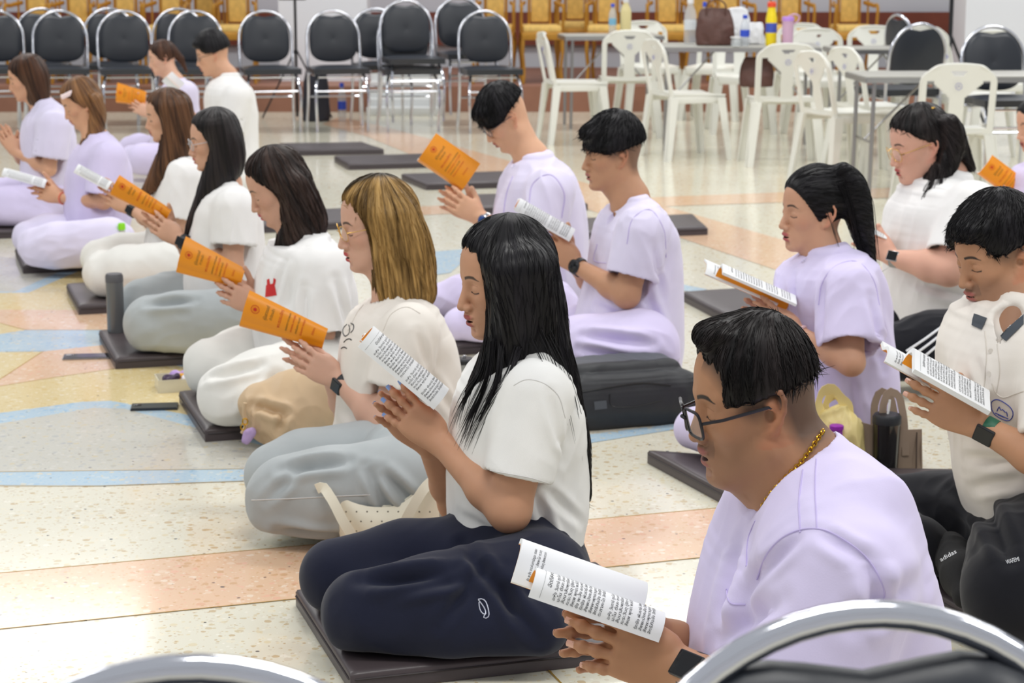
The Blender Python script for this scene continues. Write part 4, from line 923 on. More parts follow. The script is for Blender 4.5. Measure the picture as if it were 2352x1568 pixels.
# front man with glasses
PE['J'] = person(dict(nails=True, lv=2, earz=.006, Y=2.8, label='man with black-rimmed glasses and gold neck chain in lilac shirt', h=.003, hc=.0045, male=True, skin=(182, 134, 102), seed=9,
    head=dict(nose=(1582, 1003), yaw=8, pitch=8, s_=.99, sx=.86, mouth=.9, fat=.006), neck=(1822, 1085), neck_r=.070, pelvis=(1900, 1900), z0=.045,
    torso=[(1560, 1950, 2150, 1950), (1575, 1700, 2160, 1750), (1590, 1520, 2148, 1560), (1622, 1380, 2122, 1380), (1668, 1260, 2072, 1250), (1725, 1180, 1985, 1110), (1765, 1150, 1935, 1040)], tw=[.20, .21, .215, .22, .215, .17, .09],
    near=dict(S=(1945, 1330, -.19), E=(1850, 1655, -.24), W=(1568, 1536, -.055), tip=(1330, 1462, -.015), T=(.27, 0, .96), spread=.15, curl=(.10, .10, .12, .18), thumb=(-.9, .3, .3), hs=1.08, r=(.062, .050, .038, .0285), sleeve=(0, .86, .095, .092)),
    far=dict(S=(1800, 1280, .17), E=(1745, 1560, .24), W=(1545, 1470, .035), tip=(1325, 1470, .02), T=(.27, 0, .96), spread=.13, thumb=(-.92, .0, .22), hs=1.06, r=(.06, .048, .036, .028), sleeve=(0, .72, .085, .085)),
    paint=dict(lip=(.33, .12, .10), blush=.15, stubble=.30, brow=1.2), fuzz=(.75, .012),
    shirt=dict(m=lilac, amp=.0035, nr=.004, extra=[((1868, 1068, .0, .060), (1940, 1200, -.08, .10)), ((1825, 1165, -.055, .045), (1870, 1260, -.12, .09)), ((1800, 1120, .08, .05), (1780, 1230, .13, .09))], vneck=[((1858, 968, -.07, .034), (1726, 1160, -.06, .016)), ((1726, 1160, -.04, .018), (1722, 1188, -.03, .006))], cre=[((1850, 1222, -.24), (1735, 1330, -.24), .010, .006), ((1995, 1290, -.24), (2030, 1420, -.2), .013, .012), ((1880, 1220, -.24), (1990, 1290, -.24), .010, .006), ((1700, 1240, -.15), (1650, 1450, -.12), .014, .010), ((1740, 1300, -.2), (1700, 1460, -.18), .014, .009), ((1960, 1430, -.26), (2120, 1330, -.15), .016, .008), ((1800, 1380, -.26), (1640, 1480, -.2), .014, .008)]),
    hair=dict(m='hair_soft_black', h=.003, amp=.0012, lay=(2600, .028, .0007, .0010), comb=(-.5, 0, .1), keep=[(.0, .08, -.005, .026, .03, .040), (.115, 0, .040, .040, .1, .048)], cap=dict(t=.009, line=.042, top=.005, nape=(-.022, -.20), slope=(.8, -.6), front=.8), apex=(-.05, 0, .10),
        add=[(.050, .0, .116, .034, .046, .013, .02), (.078, .012, .106, .014, .026, .011, .01), (.066, -.02, .110, .018, .022, .012, .01)], sub=[(.118, .0, .056, .044, .14, .052, .008), (.100, .070, .050, .034, .05, .050, .010), (.100, -.070, .050, .034, .05, .050, .010), (.055, .088, -.02, .045, .03, .040, .01), (.055, -.088, -.02, .045, .03, .040, .01)])))
PE['H'] = person(dict(Y=5.2, label='woman with straight dark-blond bob and thin-framed glasses in cream polo shirt', h=.004, skin=(212, 168, 146), seed=14, pelvis=(930, 1200), z0=.045,
    head=dict(nose=(776, 566), yaw=16, pitch=8, s_=.99, mouth=.6, fat=.004), neck=(905, 690), neck_r=.054,
    torso=[(748, 1035, 1045, 1085), (768, 985, 1054, 1020), (775, 930, 1060, 960), (778, 880, 1057, 900), (780, 815, 1048, 840), (795, 750, 1028, 770), (835, 705, 990, 700), (868, 685, 952, 672)], tw=[.17, .17, .165, .17, .175, .185, .15, .09],
    near=dict(S=(940, 765, -.165), E=(895, 978, -.205), W=(778, 872, -.045), tip=(640, 792, -.01), T=(.45, 0, .9), spread=.11, thumb=(-.7, .5, .4), sleeve=(0, .58, .078, .078), r=(.052, .046, .032, .024)),
    far=dict(S=(900, 745, .15), E=(800, 950, .21), W=(755, 855, .04), tip=(640, 780, .03), thumb=(-.7, .2, .5)),
    paint=dict(lip=(.52, .07, .08), blush=.45), shirt=dict(m=cream_c, amp=.004, nr=.006, collar=dict(h=.02, r=.012, off=(.0, 0, .0)), cre=[((925, 860, -.2), (1000, 1060, -.15), .013, .008), ((985, 860, -.2), (1050, 960, -.1), .012, .007), ((780, 930, -.1), (900, 1050, -.16), .016, .007), ((960, 760, -.2), (985, 850, -.2), .01, .005)]),
    legs=[[(960, 1105, -.1, .12), (760, 1130, -.13, .108), (662, 1138, -.14, .098)], [(655, 1165, -.14, .082), (800, 1190, -.14, .068), (960, 1200, -.1, .06)], [(900, 1050, .1, .11), (700, 1072, .12, .092), (640, 1092, .13, .086)], [(632, 1112, .13, .06), (850, 1150, .1, .06)], [(950, 1110, 0, .13), (930, 1070, .02, .12)]],
    pants=dict(m=denim, amp=.006, waist=([(800, 1110, 1040, 1180), (785, 1060, 1045, 1120), (790, 1040, 1045, 1085)], [.17, .165, .16]), cre=[((800, 1060, -.15), (650, 1080, -.15), .014, .014), ((870, 1080, -.18), (980, 1180, -.15), .013, .012), ((840, 1070, -.15), (900, 1180, -.2), .012, .009), ((640, 1215, -.2), (800, 1225, -.2), .012, .012), ((700, 1075, -.2), (610, 1150, -.2), .012, .006)]),
    hair=dict(m='hair_blond', h=.004, lay=(1500, .06, .0008, .0012), cap=dict(t=.014, line=.020, top=.004), sheets=[dict(rows=[(860, 676, 1000, 648), (853, 620, 997, 600), (846, 560, 985, 545), (838, 510, 962, 490)], W=[.088, .092, .094, .088])], amp=.0022,
        tint=lambda q, v: np.where((np.clip((np.abs(q[:, 1]) + (.118 - q[:, 2]) * .9) / .030, 0, 1))[:, None] < 1, np.clip((np.abs(q[:, 1]) + (.118 - q[:, 2]) * .9) / .030, .12, 1)[:, None] * np.array([[1, 1, 1]]), 1.))))
PE['G'] = person(dict(Y=6.25, label='woman with shoulder-length dark hair in loose white long-sleeved top and white trousers', h=.0045, skin=(206, 160, 136), seed=21, pelvis=(700, 900), z0=.045,
    head=dict(nose=(578, 485), yaw=12, pitch=24, s_=.96, mouth=.3), neck=(675, 560),
    torso=[(590, 800, 805, 800), (582, 740, 818, 745), (584, 680, 818, 690), (592, 630, 808, 640), (612, 585, 788, 585), (650, 555, 762, 550), (668, 545, 735, 535)], tw=[.18, .18, .175, .18, .185, .16, .09],
    near=dict(S=(742, 620, -.165), E=(740, 765, -.21), W=(592, 703, -.045), tip=(486, 658, -.01), T=(.4, 0, .9), thumb=(-.7, .5, .4), sleeve=(0, 1.0, .085, .09)),
    far=dict(S=(700, 600, .15), E=(650, 740, .2), W=(590, 690, .05), tip=(500, 640, .03)),
    paint=dict(lip=(.5, .09, .12)), shirt=dict(m=white_c, amp=.0055, nr=.005, extra=[((735, 760, -.2, .07), (640, 725, -.10, .05))], cre=[((700, 660, -.25), (700, 780, -.25), .014, .010), ((770, 640, -.2), (800, 750, -.1), .014, .01), ((660, 590, -.1), (625, 700, -.1), .014, .007)]),
    legs=[[(720, 850, -.1, .12), (600, 885, -.13, .105), (525, 905, -.14, .092)], [(520, 925, -.14, .07), (700, 935, -.1, .06)], [(700, 800, .1, .12), (560, 822, .12, .10), (488, 842, .12, .09)], [(480, 862, .12, .06), (650, 880, .1, .06)], [(720, 830, 0, .13), (715, 790, 0, .13)]],
    pants=dict(m=white_p, amp=.007, cre=[((600, 840, -.15), (470, 870, -.15), .014, .012), ((640, 860, -.2), (560, 960, -.2), .014, .010)]),
    hair=dict(m='hair_espresso', h=.0045, lay=(900, .06, .0009, .0012), cap=dict(t=.013, line=.020, top=.004), sheets=[dict(rows=[(628, 592, 652, 580), (632, 562, 700, 545), (638, 520, 748, 518), (637, 470, 738, 470), (632, 430, 715, 415)], W=[.03, .07, .092, .092, .088])])))
PE['F'] = person(dict(Y=7.3, label='woman with long black hair and clear glasses in white T-shirt and pale jeans', h=.005, skin=(212, 166, 140), seed=24, pelvis=(545, 770), z0=.045,
    head=dict(nose=(433, 354), yaw=14, pitch=8, s_=.90, mouth=.4), neck=(520, 425),
    torso=[(430, 700, 590, 700), (425, 640, 602, 640), (430, 580, 606, 590), (440, 520, 602, 530), (455, 470, 590, 470), (482, 435, 562, 430), (498, 425, 545, 418)], tw=[.17, .17, .165, .17, .175, .15, .09],
    near=dict(S=(540, 480, -.165), E=(535, 612, -.2), W=(415, 552, -.045), tip=(322, 490, -.01), T=(.5, 0, .85), thumb=(-.7, .5, .4), sleeve=(0, .62, .08, .082)), far=dict(S=(510, 470, .15), E=(450, 590, .2), W=(400, 540, .04), tip=(330, 480, .03)),
    paint=dict(lip=(.5, .10, .10)), shirt=dict(m=white_c, amp=.0045, nr=.008),
    legs=[[(560, 735, -.1, .12), (420, 740, -.13, .108), (347, 743, -.14, .098)], [(345, 765, -.14, .07), (550, 775, -.1, .06)], [(530, 680, .1, .11), (400, 685, .12, .095), (328, 694, .12, .09)], [(325, 715, .12, .06), (500, 725, .1, .06)], [(545, 720, 0, .13), (535, 680, 0, .12)]],
    pants=dict(m=denim, amp=.006, cre=[((450, 690, -.15), (340, 700, -.15), .014, .012)]),
    hair=dict(m='hair_soft_black', h=.005, cap=dict(t=.013, line=.020, top=.004), sheets=[dict(rows=[(422, 545, 434, 540), (430, 508, 458, 503), (447, 465, 492, 455), (464, 418, 535, 400), (475, 370, 563, 360), (476, 322, 556, 318), (466, 292, 540, 285)], W=[.02, .04, .06, .085, .092, .092, .088])])))
PE['E'] = person(dict(Y=8.3, label='woman with long wavy brown hair in white T-shirt and white trousers', h=.0055, skin=(214, 168, 140), seed=27, pelvis=(400, 650), z0=.045,
    head=dict(nose=(333, 294), yaw=16, pitch=10, s_=.88, mouth=.4), neck=(405, 355),
    torso=[(330, 620, 455, 620), (335, 560, 460, 560), (345, 500, 463, 500), (360, 440, 466, 440), (382, 395, 455, 385), (398, 365, 440, 360)], tw=[.17, .17, .165, .17, .165, .09],
    near=dict(S=(425, 410, -.165), E=(400, 540, -.2), W=(300, 480, -.045), tip=(232, 440, -.01), T=(.5, 0, .85), thumb=(-.7, .5, .4), sleeve=(0, .7, .082, .082)), far=dict(S=(400, 400, .15), E=(350, 510, .2), W=(295, 470, .04), tip=(240, 430, .03)),
    shirt=dict(m=white_c, amp=.0045), legs=[[(400, 620, -.1, .12), (290, 625, -.13, .105), (242, 628, -.14, .092)], [(245, 645, -.14, .07), (400, 650, -.1, .06)], [(380, 580, .1, .1), (280, 585, .12, .09), (228, 594, .12, .08)], [(228, 610, .12, .06), (380, 620, .1, .06)], [(405, 610, 0, .12), (400, 570, 0, .12)]],
    pants=dict(m=white_p, amp=.006), hair=dict(m='hair_chestnut', h=.005, cap=dict(t=.013, line=.020), sheets=[dict(rows=[(326, 435, 345, 445), (345, 395, 402, 398), (366, 340, 442, 350), (371, 290, 446, 298), (365, 245, 440, 245)], W=[.04, .07, .09, .092, .088])], amp=.003)))
PE['B'] = person(dict(Y=9.3, label='woman with long light-brown hair and pale hair clip in lilac top and trousers', h=.006, skin=(216, 166, 132), seed=31, pelvis=(230, 570), z0=.045,
    head=dict(nose=(149, 273), yaw=20, pitch=24, s_=.92, mouth=.4), neck=(212, 318),
    torso=[(150, 530, 292, 530), (148, 480, 300, 480), (150, 430, 303, 430), (158, 380, 298, 380), (178, 338, 275, 330), (196, 315, 250, 308)], tw=[.17, .17, .165, .17, .165, .09],
    near=dict(S=(250, 365, -.165), E=(238, 462, -.2), W=(140, 455, -.045), tip=(62, 432, -.01), T=(.3, 0, .9), thumb=(-.7, .5, .4), sleeve=(0, .85, .085, .09)), far=dict(S=(220, 360, .15), E=(180, 450, .2), W=(135, 445, .04), tip=(70, 425, .03)),
    shirt=dict(m=lilac, amp=.005), legs=[[(250, 560, -.1, .12), (130, 568, -.13, .105), (90, 566, -.14, .09)], [(92, 580, -.14, .07), (140, 598, -.2, .045)], [(240, 530, .1, .1), (110, 538, .12, .09), (68, 545, .12, .08)], [(70, 560, .12, .06), (220, 570, .1, .06)], [(235, 550, 0, .12), (232, 515, 0, .12)]],
    pants=dict(m=lilac2, amp=.006), hair=dict(m='hair_brown', h=.005, cap=dict(t=.013, line=.021), sheets=[dict(rows=[(172, 372, 182, 366), (182, 340, 215, 335), (198, 300, 238, 300), (204, 260, 243, 262), (200, 228, 235, 225)], W=[.02, .05, .08, .09, .088])])))
PE['A'] = person(dict(Y=10.3, label='woman with short dark-brown bob in lilac top, hands pressed together, at far left', h=.006, skin=(216, 166, 136), seed=33, pelvis=(110, 490), z0=.045,
    head=dict(nose=(20, 207), yaw=14, pitch=14, s_=.92), neck=(92, 245),
    torso=[(48, 460, 172, 460), (48, 410, 176, 410), (50, 360, 176, 360), (48, 310, 172, 310), (62, 262, 150, 258), (78, 240, 122, 232)], tw=[.17, .17, .165, .17, .165, .09],
    near=dict(S=(125, 290, -.165), E=(112, 388, -.2), W=(38, 350, -.045), tip=(6, 300, -.01), T=(.9, 0, .4), thumb=(.2, .3, .9), sleeve=(0, .75, .085, .09)), far=dict(S=(100, 290, .15), E=(60, 370, .2), W=(30, 345, .03), tip=(4, 300, .0), T=(.9, 0, .4)),
    shirt=dict(m=lilac2, amp=.005), legs=[[(120, 465, -.1, .12), (20, 475, -.13, .1), (-30, 475, -.14, .09)], [(-30, 490, -.14, .07), (100, 495, -.1, .06)], [(110, 440, .1, .1), (0, 445, .12, .09)], [(110, 450, 0, .12), (108, 425, 0, .12)]],
    pants=dict(m=lilac, amp=.006), hair=dict(m='hair_dark_brown', h=.005, cap=dict(t=.014, line=.03), sheets=[dict(rows=[(66, 236, 112, 214), (60, 205, 114, 195), (52, 175, 110, 165), (45, 150, 95, 145)], W=[.08, .088, .09, .088])])))
PE['C'] = person(dict(Y=13., label='woman with tied-back brown hair in lilac top beside the black-chrome chairs', h=.007, skin=(222, 176, 150), seed=35, pelvis=(410, 385), z0=.045,
    head=dict(nose=(341, 153), yaw=14, pitch=12, s_=.90), neck=(398, 182),
    torso=[(345, 375, 460, 375), (348, 320, 462, 320), (352, 270, 460, 270), (362, 222, 450, 220), (382, 190, 428, 182)], tw=[.17, .165, .17, .16, .09],
    near=dict(S=(425, 215, -.165), E=(430, 285, -.2), W=(345, 262, -.045), tip=(300, 240, -.01), thumb=(-.7, .5, .4), sleeve=(0, .7, .085, .085)), far=dict(S=(400, 210, .15), E=(370, 270, .2), W=(340, 250, .04), tip=(300, 235, .03)),
    shirt=dict(m=lilac2), legs=[[(420, 372, -.1, .12), (330, 368, -.13, .1), (305, 366, -.14, .09)], [(410, 350, .1, .1), (320, 340, .12, .09), (300, 340, .12, .08)]],
    pants=dict(m=lilac), hair=dict(m='hair_dark_brown', h=.006, cap=dict(t=.012, line=.027, nape=(.030, -.3)), caps=[((-.09, 0, .03), (-.13, 0, -.03), .035, .028), ((-.13, 0, -.03), (-.15, 0, -.13), .025, .012)])))
PE['D'] = person(dict(Y=12.2, label='man with thick black hair and glasses in white T-shirt before the chair row', h=.007, male=True, skin=(216, 168, 138), seed=37, pelvis=(540, 425), z0=.045,
    head=dict(nose=(451, 150), yaw=10, pitch=14, s_=1.0), neck=(520, 180),
    torso=[(480, 420, 592, 420), (478, 370, 593, 370), (474, 310, 592, 310), (472, 250, 588, 250), (476, 205, 572, 195), (500, 180, 548, 165)], tw=[.19, .19, .185, .19, .185, .09],
    near=dict(S=(545, 225, -.18), E=(525, 320, -.22), W=(450, 280, -.045), tip=(400, 250, -.01), thumb=(-.7, .5, .4), sleeve=(0, .8, .088, .088)), far=dict(S=(520, 220, .16), E=(480, 300, .2), W=(440, 275, .04), tip=(400, 245, .03)),
    shirt=dict(m=white_c, amp=.004), legs=[[(540, 415, -.1, .12), (450, 415, -.13, .1)], [(530, 400, .1, .1), (450, 400, .12, .09)]],
    pants=dict(m=white_p), hair=dict(m='hair_black', h=.005, cap=dict(t=.02, line=.03, top=.02, nape=(-.012, -.15)), add=[(.075, 0, .085, .035, .055, .028, .02)], sub=[(.035, -.085, -.01, .045, .028, .035, .01), (.035, .085, -.01, .045, .028, .035, .01)])))
PE['K'] = person(dict(Y=7.6, label='young man with bowl-cut black hair and glasses in lilac shirt, head bowed', h=.005, male=True, skin=(218, 170, 138), seed=41, pelvis=(1240, 740), z0=.045,
    head=dict(nose=(1120, 325), yaw=14, pitch=34, s_=.95), neck=(1218, 370), neck_r=.06,
    torso=[(1120, 720, 1330, 720), (1125, 650, 1344, 650), (1128, 580, 1349, 580), (1132, 510, 1344, 510), (1140, 450, 1330, 445), (1158, 408, 1300, 380), (1190, 380, 1262, 342)], tw=[.18, .18, .175, .18, .185, .17, .10],
    near=dict(S=(1265, 440, -.185), E=(1228, 568, -.22), W=(1105, 500, -.045), tip=(1012, 440, -.02), T=(.5, 0, .85), thumb=(-.3, .6, .6), sleeve=(0, .72, .09, .092)), far=dict(S=(1230, 430, .16), E=(1160, 560, .2), W=(1090, 495, .06), tip=(1015, 450, .04)),
    shirt=dict(m=lilac2, amp=.005, nr=.006, vneck=[((1190, 392, -.05, .02), (1178, 402, -.05, .006))]), legs=[[(1250, 720, -.1, .13), (1120, 740, -.13, .10), (1060, 748, -.14, .07)], [(1230, 680, .1, .11), (1070, 684, .12, .085), (1020, 690, .12, .07)], [(1240, 700, 0, .14), (1238, 660, 0, .14)]],
    feet=[((1100, 745, -.2), (1050, 742, -.2), (1030, 748, -.2))], pants=dict(m=lilac, amp=.006, cuts=[((1075, 742, -.2, .05), (1020, 742, -.22, .06))]),
    hair=dict(m='hair_black', h=.0045, amp=.0012, lay=(1200, .034, .001, .002), comb=(.6, 0, 0), keep=[(.0, .08, -.01, .022, .03, .034)], cap=dict(t=.018, line=.034, top=.012, nape=(-.030, -.25)), add=[(.075, 0, .075, .040, .060, .032, .02), (.04, 0, .03, .075, .088, .03, .02)], sub=[(.05, -.085, -.02, .05, .03, .034, .01), (.05, .085, -.02, .05, .03, .034, .01), (.12, 0, .0, .04, .06, .04, .01)])))
PE['L'] = person(dict(Y=6.6, label='young man with undercut black hair and round black watch in lilac shirt', h=.0045, male=True, skin=(196, 148, 116), seed=43, pelvis=(1450, 850), z0=.045,
    head=dict(nose=(1336, 386), yaw=14, pitch=4, s_=.98), neck=(1445, 470), neck_r=.058,
    torso=[(1310, 850, 1552, 850), (1320, 770, 1564, 780), (1335, 700, 1564, 710), (1352, 640, 1562, 640), (1362, 580, 1555, 580), (1375, 530, 1537, 515), (1405, 490, 1505, 462), (1425, 470, 1480, 440)], tw=[.19, .19, .19, .185, .19, .195, .16, .10],
    near=dict(S=(1475, 535, -.185), E=(1440, 678, -.22), W=(1325, 610, -.045), tip=(1235, 535, -.02), T=(.55, 0, .8), thumb=(-.5, .6, .5), sleeve=(0, .70, .088, .085)), far=dict(S=(1440, 520, .16), E=(1370, 660, .2), W=(1315, 600, .05), tip=(1235, 535, .04)),
    paint=dict(lip=(.42, .15, .13)), shirt=dict(m=lilac2, amp=.0055, nr=.006, cre=[((1480, 665, -.2), (1545, 820, -.12), .014, .010), ((1500, 560, -.2), (1520, 680, -.15), .013, .008), ((1370, 700, -.15), (1480, 760, -.2), .014, .010)], vneck=[((1405, 500, -.05, .02), (1388, 512, -.05, .006))]),
    legs=[[(1470, 800, -.1, .13), (1340, 805, -.13, .11), (1230, 812, -.14, .09)], [(1240, 830, -.14, .07), (1460, 840, -.12, .07)], [(1430, 760, .1, .12), (1260, 770, .12, .09)], [(1450, 790, 0, .15), (1445, 750, 0, .14)]],
    pants=dict(m=lilac, amp=.008, cre=[((1500, 790, -.2), (1340, 770, -.2), .014, .014), ((1480, 830, -.2), (1330, 800, -.25), .012, .012)]),
    hair=dict(m='hair_black', h=.0042, amp=.0012, lay=(1200, .034, .001, .002), comb=(.6, 0, 0), keep=[(.0, .08, -.01, .022, .03, .034)], cap=dict(t=.018, line=.034, top=.014, nape=(-.022, -.22)), add=[(.080, 0, .080, .036, .058, .030, .02), (.03, 0, .035, .075, .088, .03, .02)], sub=[(.05, -.088, -.015, .05, .03, .034, .01), (.05, .088, -.015, .05, .03, .034, .01), (.12, 0, .0, .035, .06, .036, .01)]), fuzz=(.6, .01)))
PE['M'] = person(dict(Y=5.68, label='woman with black hair in a high ponytail in lilac top', h=.004, skin=(204, 156, 128), seed=47, pelvis=(1930, 1120), z0=.045,
    head=dict(nose=(1789, 520), yaw=17, pitch=2, s_=.98, mouth=.45), neck=(1895, 615), neck_r=.048,
    torso=[(1850, 1080, 2050, 1060), (1842, 980, 2052, 960), (1845, 880, 2048, 870), (1825, 790, 2042, 790), (1792, 700, 2035, 700), (1788, 650, 2020, 650), (1812, 608, 1985, 590), (1848, 590, 1942, 562)], tw=[.18, .18, .18, .175, .175, .18, .165, .10],
    near=dict(S=(1950, 670, -.165), E=(1955, 832, -.27), W=(1832, 766, -.17), tip=(1722, 700, -.12), T=(.5, 0, .85), thumb=(-.8, .3, .3), sleeve=(0, .78, .085, .092)), far=dict(S=(1900, 660, .15), E=(1860, 800, .2), W=(1800, 750, -.05), tip=(1700, 690, -.06), curl=(.3, .3, .3, .3)),
    paint=dict(lip=(.45, .11, .11), blush=.35), shirt=dict(m=lilac, amp=.0055, nr=.008, vneck=[((1860, 618, -.03, .03), (1842, 650, -.04, .006))], cre=[((1895, 640, -.2), (1885, 780, -.22), .014, .010), ((2000, 680, -.2), (2030, 850, -.1), .013, .010), ((1950, 860, -.1), (1980, 1050, -.1), .014, .010), ((1820, 620, -.1), (1830, 730, -.12), .012, .008)]),
    legs=[[(1930, 1020, 0, .12), (1760, 1015, 0, .085), (1680, 1010, 0, .06)], [(1900, 1000, 0, .12), (1700, 1000, .10, .085), (1600, 985, .08, .064)], [(1940, 1020, 0, .14), (1940, 990, 0, .14)]],
    pants=dict(m=lilac), hair=dict(m='hair_black', h=.004, amp=.0004, lay=(1200, .05, .0007, .001), cap=dict(t=.012, line=.028, top=.006, nape=(.032, -.38)), sub=[(-.005, -.092, -.03, .024, .024, .036, .01), (-.005, .092, -.03, .024, .024, .036, .01)], mode='back', apex=(.09, 0, .06),
      sheets=[dict(rows=[(2002, 628, 2010, 628), (1976, 580, 2007, 575), (1950, 520, 2004, 510), (1935, 470, 1998, 450), (1928, 420, 1980, 405), (1920, 395, 1950, 380)], W=[.012, .035, .045, .045, .04, .03], dy=-.0)])))
PE['N'] = person(dict(Y=6.9, label='woman with gold-rimmed glasses and wavy half-tied dark hair in white T-shirt and black trousers', h=.0045, skin=(222, 172, 150), seed=51, pelvis=(2190, 830), z0=.045,
    head=dict(nose=(2045, 378), yaw=12, pitch=14, s_=1.06, fat=.008), neck=(2170, 430), neck_r=.062,
    torso=[(2050, 730, 2300, 740), (2040, 660, 2312, 660), (2036, 590, 2312, 580), (2036, 530, 2302, 510), (2055, 478, 2290, 450), (2090, 445, 2258, 408), (2140, 415, 2222, 382)], tw=[.21, .215, .21, .21, .205, .18, .11],
    near=dict(S=(2232, 480, -.19), E=(2180, 618, -.29), W=(2050, 592, -.16), tip=(1990, 550, -.12), T=(.3, 0, .9), thumb=(-.5, .4, .7), sleeve=(0, .82, .098, .095), r=(.06, .056, .04, .028)), far=dict(S=(2190, 470, .17), E=(2110, 600, .2), W=(2040, 580, -.06), tip=(1985, 560, -.08)),
    paint=dict(lip=(.45, .09, .09)), shirt=dict(m=white_c, amp=.0045, nr=.008, cre=[((2100, 650, -.22), (2280, 700, -.2), .014, .008)]),
    legs=[[(2260, 800, -.1, .14), (2140, 802, -.13, .125), (2070, 810, -.14, .10)], [(2230, 740, .1, .12), (2090, 745, .12, .1), (2040, 730, .12, .09)], [(2070, 825, -.14, .07), (2250, 835, -.1, .06)]],
    pants=dict(m=black_c), hair=dict(m='hair_soft_black', h=.0045, lay=(900, .05, .0009, .0014), amp=.0012, cap=dict(t=.013, line=-.012, top=.004, slope=(.62, -.78)), keep=[(.0, .08, -.005, .026, .03, .036), (.09, .05, .0, .05, .06, .04)], sub=[(-.002, -.095, -.012, .024, .024, .036, .01), (-.002, .095, -.012, .024, .024, .036, .01)],
      sheets=[dict(rows=[(2100, 516, 2122, 505), (2104, 470, 2150, 462), (2122, 420, 2175, 412), (2150, 370, 2200, 365), (2160, 310, 2206, 318), (2150, 280, 2190, 280)], W=[.015, .03, .045, .06, .08, .085], dy=-.06), dict(rows=[(2225, 390, 2240, 385), (2190, 345, 2225, 340), (2160, 300, 2205, 295)], W=[.02, .04, .07], dy=-.02)])))
PE['O'] = person(dict(nails=True, Y=4.3, label='young man with thin moustache and green-strapped watch in cream polo shirt and dark trousers', h=.0034, hc=.0045, male=True, skin=(190, 142, 110), seed=57, pelvis=(2360, 1320), z0=.045,
    head=dict(nose=(2203, 657), yaw=20, pitch=17, s_=.98, mouth=.15), neck=(2345, 735), neck_r=.060,
    torso=[(2238, 1150, 2500, 1185), (2208, 1080, 2515, 1080), (2200, 1000, 2520, 1000), (2182, 900, 2520, 900), (2170, 830, 2510, 830), (2185, 765, 2490, 760), (2228, 722, 2450, 700), (2275, 700, 2410, 672)], tw=[.18, .18, .18, .185, .19, .195, .165, .10],
    near=dict(S=(2440, 850, -.185), E=(2430, 1075, -.30), W=(2243, 975, -.20), tip=(2078, 888, -.16), T=(.42, 0, .9), thumb=(-.6, .6, .5), spread=.09, hs=1.02, sleeve=(0, .7, .085, .085)), far=dict(S=(2330, 810, .17), E=(2300, 1000, .10), W=(2262, 938, -.06), tip=(2150, 858, -.10), T=(.2, -.6, .7), hs=1., curl=(.35, .35, .35, .35), thumb=(-.9, -.3, .1)),
    paint=dict(lip=(.40, .13, .11), blush=.1, stubble=.32, brow=1.1), shirt=dict(m=cream_c, amp=.004, nr=.006, collar=dict(h=.028, r=.014), vneck=[((2316, 722, -.10, .034), (2302, 785, -.14, .012))], cre=[((2215, 1050, -.1), (2340, 1060, -.2), .012, .008), ((2230, 1120, -.1), (2350, 1100, -.2), .012, .008), ((2240, 820, -.12), (2270, 900, -.17), .012, .005)]),
    bodyextra=[((2335, 735, -.04, .055), (2318, 800, -.075, .050))], legs=[[(2340, 1190, .08, .13), (2150, 1180, .10, .095), (2020, 1172, .12, .085)], [(2010, 1195, .10, .07), (2110, 1250, .0, .058), (2190, 1285, -.06, .045)], [(2430, 1220, -.12, .14), (2360, 1310, -.24, .125), (2325, 1360, -.28, .105)], [(2330, 1380, -.28, .085), (2450, 1400, -.2, .07)], [(2380, 1240, 0, .14), (2370, 1190, 0, .14)]],
    pants=dict(m=black_c, amp=.004, cre=[((2260, 1150, -.1), (2320, 1290, -.2), .016, .012), ((2180, 1120, .0), (2270, 1200, -.05), .014, .008)]),
    hair=dict(m='hair_black', h=.0038, amp=.0012, lay=(2200, .026, .0008, .0014), comb=(.8, -.2, .15), keep=[(.085, .0, -.012, .06, .10, .050), (.0, .08, -.02, .024, .03, .036)], cap=dict(t=.016, line=.030, top=.012, nape=(-.028, -.22)), add=[(.070, .01, .088, .038, .058, .028, .02), (.05, -.045, .055, .045, .03, .032, .015)], sub=[(.055, -.088, -.03, .05, .03, .036, .01), (.055, .088, -.015, .05, .03, .034, .01)], apex=(-.03, 0, .13)), fuzz=(.5, .01)))
PE['P'] = person(dict(Y=8.5, label='person with dark hair and glasses in lilac top, cut off by the right edge', h=.007, skin=(214, 166, 140), seed=61, pelvis=(2450, 700), z0=.045,
    head=dict(nose=(2335, 318), yaw=14, pitch=12, s_=.95), neck=(2415, 370),
    torso=[(2350, 640, 2500, 640), (2340, 560, 2510, 560), (2330, 480, 2510, 480), (2330, 430, 2495, 430), (2360, 385, 2470, 375), (2390, 370, 2440, 360)], tw=[.17, .17, .17, .175, .165, .09],
    near=dict(S=(2450, 430, -.165), E=(2430, 560, -.2), W=(2350, 490, -.045), tip=(2290, 440, -.01), thumb=(-.7, .5, .4), sleeve=(0, .8, .085, .085)), far=dict(S=(2430, 430, .15), E=(2380, 530, .2), W=(2340, 480, .04), tip=(2290, 440, .03)),
    shirt=dict(m=lilac), legs=[[(2450, 690, -.1, .12), (2350, 700, -.13, .1)], [(2440, 660, .1, .1), (2350, 665, .12, .09)]], pants=dict(m=lilac), hair=dict(m='hair_black', h=.006, cap=dict(t=.013, line=.028))))
AS = lambda Y: lambda q: at(q[0], q[1], Y + (q[2] if len(q) > 2 else 0))
def bk(Y, s0, s1, near, far, **k):
    f = AS(Y); return booklet(f(s0), f(s1), near, far, **k)
ROLL = [(0, 0), (.020, .006), (.036, .020), (.042, .040), (.034, .060), (.012, .072), (-.006, .070)]
BK = {}
TW = (.2, -1, 0)
